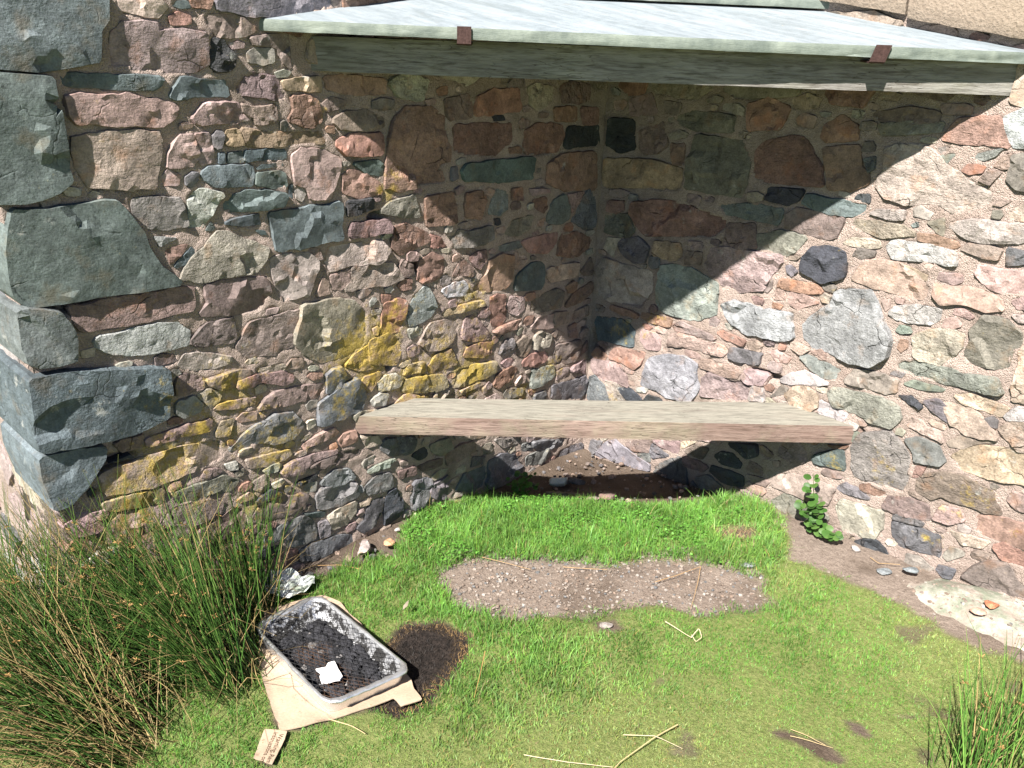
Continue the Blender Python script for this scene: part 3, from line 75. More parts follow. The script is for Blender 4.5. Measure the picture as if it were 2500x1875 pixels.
FL = """V 853,440 841,454 765,453 756,435 800,423 842,422;V 1205,1644 1177,1652 1125,1648 1142,1625 1201,1620;U 1081,1435 1052,1442 998,1435 1003,1411 1041,1409 1082,1415;V 965,712 925,716 900,703 906,683 952,677;P 517,1660 507,1685 470,1676 467,1648 491,1628 514,1637;V 510,-90 438,-82 416,-94 424,-108 487,-103;U 611,152 592,168 562,165 558,132 571,124 610,126;T 108,27 96,33 42,24 29,12 49,-3 80,-2 100,1;T 2095,258 2079,277 2040,272 2032,247 2064,232 2089,236;R 927,329 899,339 871,334 865,310 890,302 919,301;P 253,1774 190,1783 172,1772 182,1758 237,1757;P 462,176 426,181 385,164 398,145 443,151;P 967,645 941,654 910,638 915,615 957,614;M 616,403 583,425 565,407 575,386 608,382;P 1592,580 1571,595 1528,586 1532,563 1582,567;T 947,1574 927,1577 872,1578 856,1567 869,1559 920,1551 942,1553;R 1366,1634 1342,1641 1298,1637 1296,1614 1310,1605 1355,1614;P 1262,1647 1232,1662 1212,1650 1220,1623 1263,1624;P 861,1641 845,1658 809,1651 824,1620 856,1624;R 1002,872 975,886 940,879 946,849 985,850;P 646,712 636,721 597,713 585,690 610,679 645,686;T 862,126 836,138 806,135 780,131 797,112 835,108 852,107;P 113,1636 85,1647 49,1644 61,1620 107,1620;P 520,481 497,489 465,490 446,474 453,466 485,457 504,462;P 1725,1277 1705,1296 1673,1277 1682,1255 1721,1255;T 741,114 706,118 686,110 698,88 739,92;R 413,616 390,636 348,632 362,603 392,602;R 208,949 198,959 164,964 150,950 154,933 173,932 201,933;P 1414,708 1400,719 1364,711 1352,698 1363,681 1383,683 1422,696;M 1801,823 1786,829 1753,819 1742,799 1779,797 1800,800;P 470,1347 452,1360 412,1346 417,1328 456,1324;P 440,379 411,403 384,390 390,369 437,365;V 1397,282 1366,291 1342,286 1348,256 1380,254;V 580,1696 557,1705 519,1693 522,1673 569,1675;T 1164,283 1151,295 1108,299 1110,277 1156,266;R 1603,1681 1561,1690 1546,1683 1556,1663 1596,1665;R 1872,113 1845,135 1821,126 1818,102 1860,95;P 2064,146 2053,151 2011,151 1997,136 2025,125 2059,126;U 821,856 813,870 776,863 772,841 802,832 818,840;P 70,493 34,511 13,504 23,479 59,474;R 408,716 395,728 370,728 353,725 350,706 370,697 399,700;P 334,1512 316,1514 272,1504 278,1489 296,1480 332,1493;V 1429,-91 1413,-85 1383,-92 1367,-100 1375,-116 1399,-115 1436,-106;R 2095,365 2078,382 2043,378 2035,361 2050,349 2083,345;R 1647,53 1621,66 1585,64 1572,47 1588,42 1632,37;P 1615,325 1579,337 1563,326 1560,312 1609,311;U 344,1547 316,1557 287,1544 293,1532 340,1530;V 1527,390 1504,399 1467,397 1478,372 1510,371;T 396,-87 389,-76 342,-78 340,-91 360,-106 391,-107;R 1661,1643 1636,1655 1607,1646 1608,1630 1623,1626 1657,1625;P 362,989 330,1002 312,998 318,974 352,974;P 1035,-82 1026,-75 988,-72 979,-76 984,-91 1010,-101 1030,-93;P 961,-66 948,-57 923,-62 918,-90 941,-92 963,-84;T 92,546 53,552 34,540 43,524 91,533;R 838,1460 823,1468 792,1469 787,1451 795,1444 829,1443;T 298,1580 276,1582 249,1574 251,1558 290,1557;P 1158,878 1129,885 1104,875 1119,858 1149,854;M 495,1068 488,1077 453,1078 446,1067 444,1051 461,1049 490,1052;M 1603,210 1589,219 1547,213 1560,191 1594,190;P 559,1760 548,1763 520,1761 521,1735 532,1728 559,1736;T 740,1030 718,1037 676,1035 673,1020 707,1015 731,1016;R 516,1265 466,1266 449,1256 452,1242 506,1246;P 1181,19 1133,22 1116,21 1128,4 1169,3;M 960,965 949,972 923,967 912,958 920,940 947,939 957,943;V 576,-74 561,-67 534,-74 548,-103 577,-99;P 377,1141 349,1147 323,1135 327,1125 367,1121;T 325,-79 309,-73 285,-81 294,-110 324,-106;T 1187,141 1146,148 1131,137 1144,121 1177,124;P 760,1149 734,1158 715,1151 721,1135 753,1130;P 923,1535 911,1543 874,1533 873,1518 893,1512 927,1517;R 685,326 656,330 641,324 649,303 677,303;T 623,1131 604,1138 574,1129 587,1111 622,1114;V 1822,152 1806,161 1784,150 1786,127 1793,125 1818,135;P 1094,449 1078,462 1050,447 1058,429 1094,438;P 1710,447 1703,456 1665,448 1651,435 1667,429 1696,428 1718,439;R 1014,1687 997,1695 973,1691 960,1681 972,1666 989,1667 1008,1669;U 422,1653 405,1660 369,1661 368,1655 371,1638 399,1635 415,1641;T 1526,660 1511,666 1491,661 1486,641 1525,639;R 362,322 330,328 318,323 322,306 353,301;P 288,1714 279,1721 250,1714 247,1702 251,1694 265,1692 299,1702;P 566,992 537,999 521,996 516,982 527,975 559,977;U 1985,159 1974,169 1944,168 1939,145 1952,139 1980,144;U 1362,556 1350,566 1320,563 1325,541 1356,538;P 766,928 746,934 732,930 734,908 765,907;P 879,402 869,406 845,402 842,380 862,373 873,380;V 762,11 749,15 714,5 715,-7 756,-7;T 73,914 66,920 25,918 22,912 25,901 56,898 67,901;T 907,283 887,295 865,288 866,274 881,265 909,272;R 1944,274 1931,278 1899,274 1893,259 1903,253 1926,254 1947,262;M 1240,66 1229,78 1200,75 1200,59 1209,49 1234,51;V 63,834 57,841 20,847 18,834 16,826 43,819 57,822;P 775,68 761,77 736,81 729,76 730,60 753,55 767,59;P 61,633 44,639 16,636 18,617 32,615 58,619;R 1605,361 1594,369 1574,371 1563,362 1569,348 1589,345 1607,348;U 691,385 680,394 647,385 644,381 649,367 681,370 693,372;M 611,1508 586,1519 571,1514 576,1498 606,1495;P 1008,234 993,238 970,227 971,214 1003,219;V 1365,496 1358,503 1334,501 1331,482 1345,476 1363,474;T 1592,476 1582,482 1552,479 1553,462 1566,458 1598,460;M 1928,160 1913,168 1880,156 1893,143 1929,149;V 712,781 699,785 670,781 677,763 703,759;U 444,587 417,598 399,596 408,576 438,574;P 1780,180 1750,187 1735,182 1745,163 1766,163;V 1499,332 1486,337 1460,338 1455,326 1471,318 1493,317;P 785,768 776,775 750,777 743,767 747,751 765,751 777,751;T 2098,164 2080,173 2058,163 2068,148 2091,145;P 1198,109 1181,115 1164,114 1159,95 1171,87 1193,94;V 1110,-90 1086,-81 1065,-86 1071,-101 1095,-108;R 569,590 564,594 539,593 538,576 549,572 567,568;T 467,92 453,107 430,101 429,84 455,81;T 1812,571 1800,577 1779,574 1767,562 1772,558 1799,556 1806,557;P 2100,477 2085,486 2053,481 2055,466 2092,464;P 254,107 245,111 221,111 215,95 231,87 251,91;P 754,256 739,259 713,252 722,235 744,235;U 1391,1516 1362,1524 1342,1517 1353,1504 1386,1504;V 1315,1738 1288,1738 1276,1727 1284,1718 1310,1721;R 1791,636 1770,642 1749,634 1750,619 1782,623;R 1811,441 1801,451 1778,449 1773,431 1786,425 1810,427;R 1416,1640 1400,1641 1373,1632 1372,1623 1392,1620 1417,1627;V 1959,1274 1943,1276 1925,1273 1917,1269 1922,1254 1947,1256 1953,1258;U 345,-43 315,-35 299,-42 306,-55 335,-53;M 381,955 351,962 339,954 344,944 375,941;P 396,1494 370,1501 353,1493 357,1482 393,1481;M 372,1371 351,1376 320,1368 332,1354 364,1357;V 414,1055 405,1063 383,1063 379,1049 390,1042 408,1042;T 1332,314 1318,319 1307,319 1304,300 1307,291 1332,296;U 791,1627 772,1631 745,1628 752,1615 785,1615;V 753,1240 730,1248 710,1247 706,1236 727,1226 749,1228;U 97,724 88,734 69,728 65,722 68,710 87,707 98,714;P 855,1681 854,1685 823,1689 817,1685 817,1672 843,1666 856,1668;P 907,966 889,972 866,970 867,959 880,955 900,956;P 1444,450 1438,455 1420,456 1409,446 1411,438 1426,432 1444,439;R 1529,200 1516,208 1493,196 1502,183 1527,187;P 1515,1585 1487,1591 1470,1586 1473,1576 1506,1572;P 1104,746 1085,752 1078,746 1087,722 1100,725;T 1416,405 1392,411 1367,408 1374,394 1403,394;V 802,1027 792,1035 772,1035 770,1017 778,1014 800,1013;V 995,28 982,35 961,25 964,10 996,11;M 1309,-103 1296,-102 1272,-104 1260,-116 1282,-120 1304,-117;T 1003,593 981,604 956,603 953,593 959,589 992,584;P 450,1393 430,1398 415,1391 420,1377 449,1379;T 500,594 487,597 464,596 474,578 494,578;T 613,662 600,674 584,665 589,647 607,646;P 1663,1401 1652,1403 1626,1398 1632,1391 1646,1385 1666,1387;T 462,2139 247,2221 174,2218 197,2106 363,2090;P 705,940 692,942 657,934 670,926 696,925;P 1846,36 1827,43 1810,30 1817,22 1846,22;U 373,1183 349,1186 337,1181 349,1165 365,1168;M 557,1487 535,1504 528,1492 527,1478 549,1476;U 1461,302 1453,311 1434,302 1440,286 1455,287;R 1409,-62 1401,-49 1383,-54 1384,-71 1395,-79 1408,-75;R 1243,1366 1235,1373 1212,1370 1215,1352 1237,1356;P 247,-31 234,-26 216,-26 210,-44 225,-47 243,-46;V 1549,744 1539,751 1515,752 1508,737 1519,733 1547,737;U 1104,807 1084,807 1069,803 1074,791 1104,791;P 881,1430 854,1436 839,1430 845,1418 873,1415;R 736,396 727,401 701,398 697,386 705,381 729,382;R 173,1621 159,1628 146,1628 141,1617 149,1606 172,1610;P 2097,198 2071,200 2060,196 2067,185 2098,184;U 1617,417 1599,420 1586,420 1586,406 1590,399 1611,403;P 1018,1857 863,1903 758,1860 792,1777 978,1787;R 1467,1724 1459,1729 1435,1725 1435,1711 1443,1707 1463,1710;T 819,957 804,960 779,959 775,951 784,944 810,947;T 2010,2113 1957,2161 1755,2141 1733,2052 1816,2013 2023,2043;R 57,170 46,174 26,167 30,154 49,151;R 784,498 772,505 745,499 757,487 784,486;T 1903,1255 1891,1263 1872,1254 1878,1241 1900,1245;M 1944,1827 1839,1877 1688,1831 1689,1764 1877,1734;P 978,124 971,127 961,129 953,123 955,110 962,104 979,108;P 673,151 655,155 628,152 635,140 663,140;R 1283,395 1268,397 1260,395 1257,379 1265,374 1285,380;V 305,966 297,971 283,971 275,963 275,952 295,949 305,953;M 933,1167 924,1170 897,1168 895,1158 904,1154 931,1155;T 627,2048 553,2106 423,2094 371,2008 436,1987 601,1989;M 1585,158 1580,166 1563,164 1552,155 1556,146 1575,146 1584,146;V 1059,1037 1046,1041 1023,1045 1019,1035 1036,1027 1057,1027;T 1388,453 1379,456 1357,457 1352,451 1354,442 1373,441 1388,443;R 996,346 990,351 974,348 972,334 978,327 995,331;V 1902,827 1889,831 1867,830 1859,826 1861,817 1876,816 1898,819;V 1054,869 1035,874 1027,873 1019,863 1031,852 1049,856;V 1346,677 1336,681 1313,675 1308,664 1320,660 1342,665;P 1809,1705 1795,1715 1778,1705 1783,1692 1798,1690;T 832,764 813,765 803,757 810,746 835,752;P 876,29 862,31 846,27 847,14 871,13;U 1770,770 1755,777 1740,773 1737,762 1748,756 1763,760;P 598,922 582,927 565,920 562,918 565,907 576,907 597,913;T 1812,94 1793,98 1786,91 1787,76 1808,74;U 686,836 675,839 658,840 654,828 672,821 683,819;P 205,-31 189,-23 176,-26 179,-38 198,-43;M 1393,2261 1365,2276 1193,2271 1126,2220 1197,2164 1371,2166;R 1023,2050 922,2081 780,2075 761,1999 818,1963 1005,1975;R 1533,1931 1438,1979 1296,1965 1287,1902 1332,1872 1483,1862;T 546,190 536,196 517,186 524,177 541,175;U 384,868 367,868 354,863 351,852 362,851 379,854;R 1626,522 1623,525 1602,520 1600,510 1613,504 1625,508;P 1482,1803 1376,1850 1252,1872 1233,1788 1320,1751 1452,1741;T 864,855 853,856 838,850 843,836 859,840;T 652,1149 638,1152 627,1151 620,1140 628,1135 648,1137;P 207,828 200,836 181,831 181,816 209,820;R 1194,-103 1181,-97 1164,-101 1158,-108 1173,-115 1192,-112;U 1197,1266 1187,1273 1164,1272 1163,1265 1173,1259 1193,1259;M 1083,1157 1075,1164 1056,1161 1056,1148 1078,1145;T 571,1915 514,1940 370,1934 343,1857 431,1834 582,1843;P 1396,204 1386,212 1365,208 1371,196 1393,194;T 758,1462 748,1468 724,1463 735,1450 752,1452;P 1520,578 1506,581 1497,575 1500,565 1516,563;V 381,413 365,416 354,408 360,399 384,403;R 420,65 414,71 399,69 392,64 394,54 403,54 417,56;P 767,2208 693,2266 554,2238 585,2143 725,2129;P 1892,191 1879,194 1865,193 1865,185 1870,178 1888,181;V 1676,2217 1520,2236 1420,2198 1474,2143 1649,2161;P 1451,2103 1378,2136 1259,2108 1266,2025 1388,2018;U 532,577 516,589 507,585 510,571 530,571;V 1755,1945 1673,2029 1605,1997 1584,1918 1710,1893;M 1200,1972 1151,1980 1000,1947 990,1899 1051,1878 1214,1918;U 2033,95 1977,113 1881,94 1850,66 1885,-7 1963,-18 2008,-2;V 271,1930 225,1968 118,1953 124,1883 152,1864 264,1873;P 1098,2187 1041,2216 956,2203 951,2148 987,2094 1066,2113;T 1804,-37 1693,-13 1635,-36 1633,-97 1763,-97;P 544,2225 500,2252 416,2258 365,2240 378,2187 479,2170 519,2179;V 778,1919 700,1936 604,1930 606,1877 625,1851 751,1863;V 1222,2116 1117,2127 1058,2080 1095,2039 1195,2045;P 2060,1952 2016,1978 1922,1966 1932,1909 1976,1882 2069,1907;P 236,2063 141,2091 102,2062 126,1999 220,2004;T 2091,1740 2038,1775 1966,1779 1925,1743 1944,1696 2035,1697 2066,1695;R 1149,1816 1112,1848 1053,1846 1021,1818 1035,1772 1100,1749 1140,1763;R 909,2139 885,2180 786,2193 775,2155 826,2110 893,2105;P 1667,2106 1617,2126 1536,2112 1513,2061 1560,2044 1639,2052;T 175,1814 132,1836 55,1826 14,1787 65,1759 154,1777;M 2095,2246 2050,2247 1965,2234 1952,2197 2033,2190 2090,2205;P 1674,1771 1604,1784 1539,1771 1562,1731 1677,1721;P 1614,1843 1578,1865 1519,1862 1510,1851 1497,1808 1579,1790 1625,1810;T 1080,2261 1020,2288 947,2269 935,2239 967,2216 1067,2229;V 2001,-53 1959,-34 1875,-50 1875,-96 1919,-109 1988,-96;M 121,2276 54,2289 20,2273 41,2218 117,2226;P 1904,2224 1859,2248 1800,2241 1788,2197 1819,2177 1886,2185;T 175,2144 130,2151 66,2141 92,2101 162,2098;P 755,2077 702,2095 630,2089 640,2047 738,2045;V 616,1808 601,1828 552,1831 524,1797 535,1777 567,1767 625,1766;V 1781,2255 1753,2287 1693,2286 1701,2219 1758,2221;T 114,1965 101,1977 42,1967 42,1922 50,1909 106,1909;T 343,2036 312,2060 262,2047 255,2007 301,1985 340,1999;U 1478,2266 1438,2294 1401,2286 1404,2245 1419,2226 1481,2239;V 782,1974 729,2007 698,1987 692,1955 711,1946 762,1945;V 1275,1753 1228,1780 1183,1773 1181,1734 1208,1722 1259,1724;R 1516,2012 1485,2038 1428,2036 1417,2004 1443,1983 1500,1992;M 1908,1983 1875,1996 1825,1984 1814,1951 1909,1952;U 2073,1843 2021,1867 1986,1850 2000,1823 2071,1815;T 2085,-70 2076,-51 2023,-50 2015,-73 2016,-101 2050,-110 2075,-92;M 329,2274 295,2286 234,2289 230,2262 250,2248 318,2245;T 835,2262 819,2269 757,2275 728,2260 743,2238 798,2225 820,2233;M 1226,1881 1201,1892 1141,1873 1157,1840 1219,1838;V 736,1804 716,1821 671,1818 645,1801 653,1781 680,1779 742,1786;V 119,1882 77,1897 34,1877 36,1853 108,1855;P 1843,1905 1820,1928 1769,1921 1758,1893 1812,1881;P 289,1851 222,1859 190,1845 205,1820 267,1824;P 2086,2142 2072,2154 2024,2162 2002,2139 2040,2120 2093,2119;P 97,2085 82,2099 40,2089 42,2062 58,2052 102,2066;M 1601,2280 1584,2292 1532,2294 1525,2267 1533,2259 1584,2254;M 161,2202 122,2208 63,2204 58,2184 103,2179 163,2185;P 1082,2010 1062,2023 1030,2000 1031,1970 1076,1973;R 2091,53 2074,70 2035,63 2031,32 2052,15 2081,20;U 622,1965 573,1973 547,1961 557,1938 617,1938;U 2094,2076 2071,2089 2033,2083 2032,2053 2041,2047 2081,2046;V 2103,1 2084,0 2031,-15 2048,-32 2090,-25;P 196,2267 188,2281 160,2284 146,2263 153,2240 180,2235 201,2246;M 1197,2023 1167,2034 1124,2027 1144,1998 1176,1999;R 921,1942 890,1957 871,1934 890,1906 921,1918;T 1153,2182 1139,2201 1108,2193 1099,2164 1115,2156 1157,2161;U 2036,2291 1987,2293 1957,2273 1965,2263 2025,2265;U 1773,2182 1756,2188 1725,2181 1721,2159 1738,2148 1769,2156;M 1289,2147 1270,2153 1233,2150 1220,2129 1236,2121 1266,2119 1280,2127;M 1687,2274 1630,2283 1613,2278 1614,2252 1680,2263;P 2000,2015 1975,2020 1929,2017 1920,2001 1949,1992 1990,1996;P 1589,2011 1565,2020 1535,2014 1525,2002 1524,1984 1573,1988 1585,1991;P 1527,1744 1503,1754 1477,1754 1466,1729 1478,1720 1518,1726;U 1880,2290 1856,2300 1813,2293 1812,2270 1837,2261 1873,2276;P 586,2276 546,2283 528,2274 526,2257 574,2249;V 1796,2001 1780,2005 1735,1999 1740,1978 1762,1967 1787,1975;M 1734,1739 1718,1745 1685,1737 1699,1713 1732,1714;P 1721,2150 1704,2159 1681,2155 1674,2130 1688,2118 1727,2127;U 351,1920 333,1919 285,1913 285,1893 316,1890 346,1900;T 2073,2000 2053,2008 2026,2011 2018,1988 2035,1979 2071,1984;M 1285,2009 1251,2013 1235,2000 1245,1979 1289,1994;P 1739,1874 1720,1877 1682,1874 1679,1869 1687,1851 1712,1848 1742,1857;P 1935,2266 1904,2277 1885,2268 1895,2245 1932,2241;V 1163,2267 1140,2272 1093,2267 1089,2252 1114,2244 1155,2253;P 1859,1723 1844,1727 1814,1713 1828,1695 1859,1692;R 818,1936 811,1949 778,1941 784,1920 807,1913;U 2012,1806 1984,1822 1962,1825 1958,1814 1969,1798 2006,1795;V 783,2119 772,2136 752,2132 746,2121 744,2104 768,2096 780,2100;T 442,1971 431,1983 399,1977 409,1947 430,1946;P 104,2033 79,2046 60,2044 45,2030 71,2019 105,2021;T 1277,1952 1264,1961 1238,1960 1224,1953 1226,1935 1258,1933 1272,1940;P 912,2234 897,2243 852,2249 839,2237 859,2225 898,2221;P 1356,2009 1349,2011 1310,2007 1302,1990 1337,1987 1355,1991;V 901,2281 891,2287 846,2280 853,2265 870,2260 898,2266;T 1878,-5 1855,2 1832,-3 1820,-16 1826,-24 1841,-25 1874,-16;T 379,1966 347,1970 338,1961 337,1947 374,1945;V 1483,2081 1471,2085 1439,2077 1436,2063 1454,2054 1483,2063;T 73,2170 49,2174 19,2168 23,2155 34,2147 69,2153;U 986,1949 960,1952 944,1944 957,1925 984,1929;R 1680,1818 1670,1827 1635,1827 1637,1808 1676,1800;T 989,1755 967,1772 952,1769 947,1746 960,1738 985,1743;R 702,2019 692,2026 660,2022 663,2007 675,2001 699,2004;P 1903,1904 1891,1908 1867,1908 1864,1900 1863,1886 1887,1884 1896,1885;P 1715,2065 1709,2072 1674,2067 1665,2057 1672,2051 1704,2050 1720,2054;M 1855,-51 1842,-40 1817,-47 1814,-59 1832,-66 1850,-67;T 2083,105 2049,116 2039,110 2044,92 2064,91;P 1952,1877 1923,1884 1906,1879 1911,1864 1940,1858;P 863,1931 849,1934 828,1931 835,1911 859,1910;P 1730,2105 1714,2111 1696,2111 1686,2097 1694,2088 1706,2082 1725,2089;P 944,2219 924,2227 905,2220 910,2205 938,2204;P 536,2151 525,2157 505,2159 493,2150 495,2136 520,2137 528,2137;R 1534,1789 1518,1792 1499,1779 1505,1768 1533,1769;V 264,1991 251,1996 229,1986 231,1975 245,1971 271,1977;M 2096,2294 2080,2296 2058,2291 2063,2278 2071,2271 2098,2277;R 625,2286 613,2292 586,2286 589,2275 615,2269;P 1054,2072 1037,2082 1012,2077 1010,2065 1026,2058 1047,2056;P 1215,1823 1211,1826 1181,1826 1179,1812 1184,1807 1213,1808;P 341,2224 327,2233 305,2229 311,2213 337,2212;T 515,2282 505,2290 486,2292 479,2283 482,2270 492,2268 511,2267;V 1555,1964 1543,1968 1514,1963 1519,1954 1553,1953;V 661,1981 649,1986 626,1981 625,1975 623,1966 647,1962 661,1968;P 827,1765 807,1769 777,1764 791,1752 815,1749;U 68,2001 58,2005 38,2008 31,1990 47,1984 63,1988;P 941,2182 925,2191 907,2179 917,2165 935,2167;U 1627,1880 1605,1883 1595,1875 1599,1862 1626,1862;U 1251,2058 1233,2070 1216,2066 1209,2052 1222,2046 1246,2049;V 603,2120 595,2124 576,2119 578,2103 587,2100 604,2104;U 418,2296 396,2296 383,2294 377,2282 390,2277 420,2284;T 1854,-103 1849,-91 1829,-91 1820,-108 1831,-117 1850,-115;M 325,1873 306,1878 280,1868 292,1861 321,1862;M 1692,2236 1675,2247 1657,2243 1662,2232 1683,2227;U 1118,2228 1104,2234 1081,2231 1082,2217 1111,2218;R 1732,2032 1723,2039 1700,2033 1697,2023 1723,2017;T 1572,1919 1550,1926 1540,1921 1544,1909 1571,1905;T 367,2055 359,2058 345,2056 348,2037 354,2033 367,2036;T 211,1988 204,1995 193,1994 187,1989 187,1979 195,1978 209,1979;M 44,2134 35,2138 20,2139 13,2132 17,2123 34,2121 41,2124"""
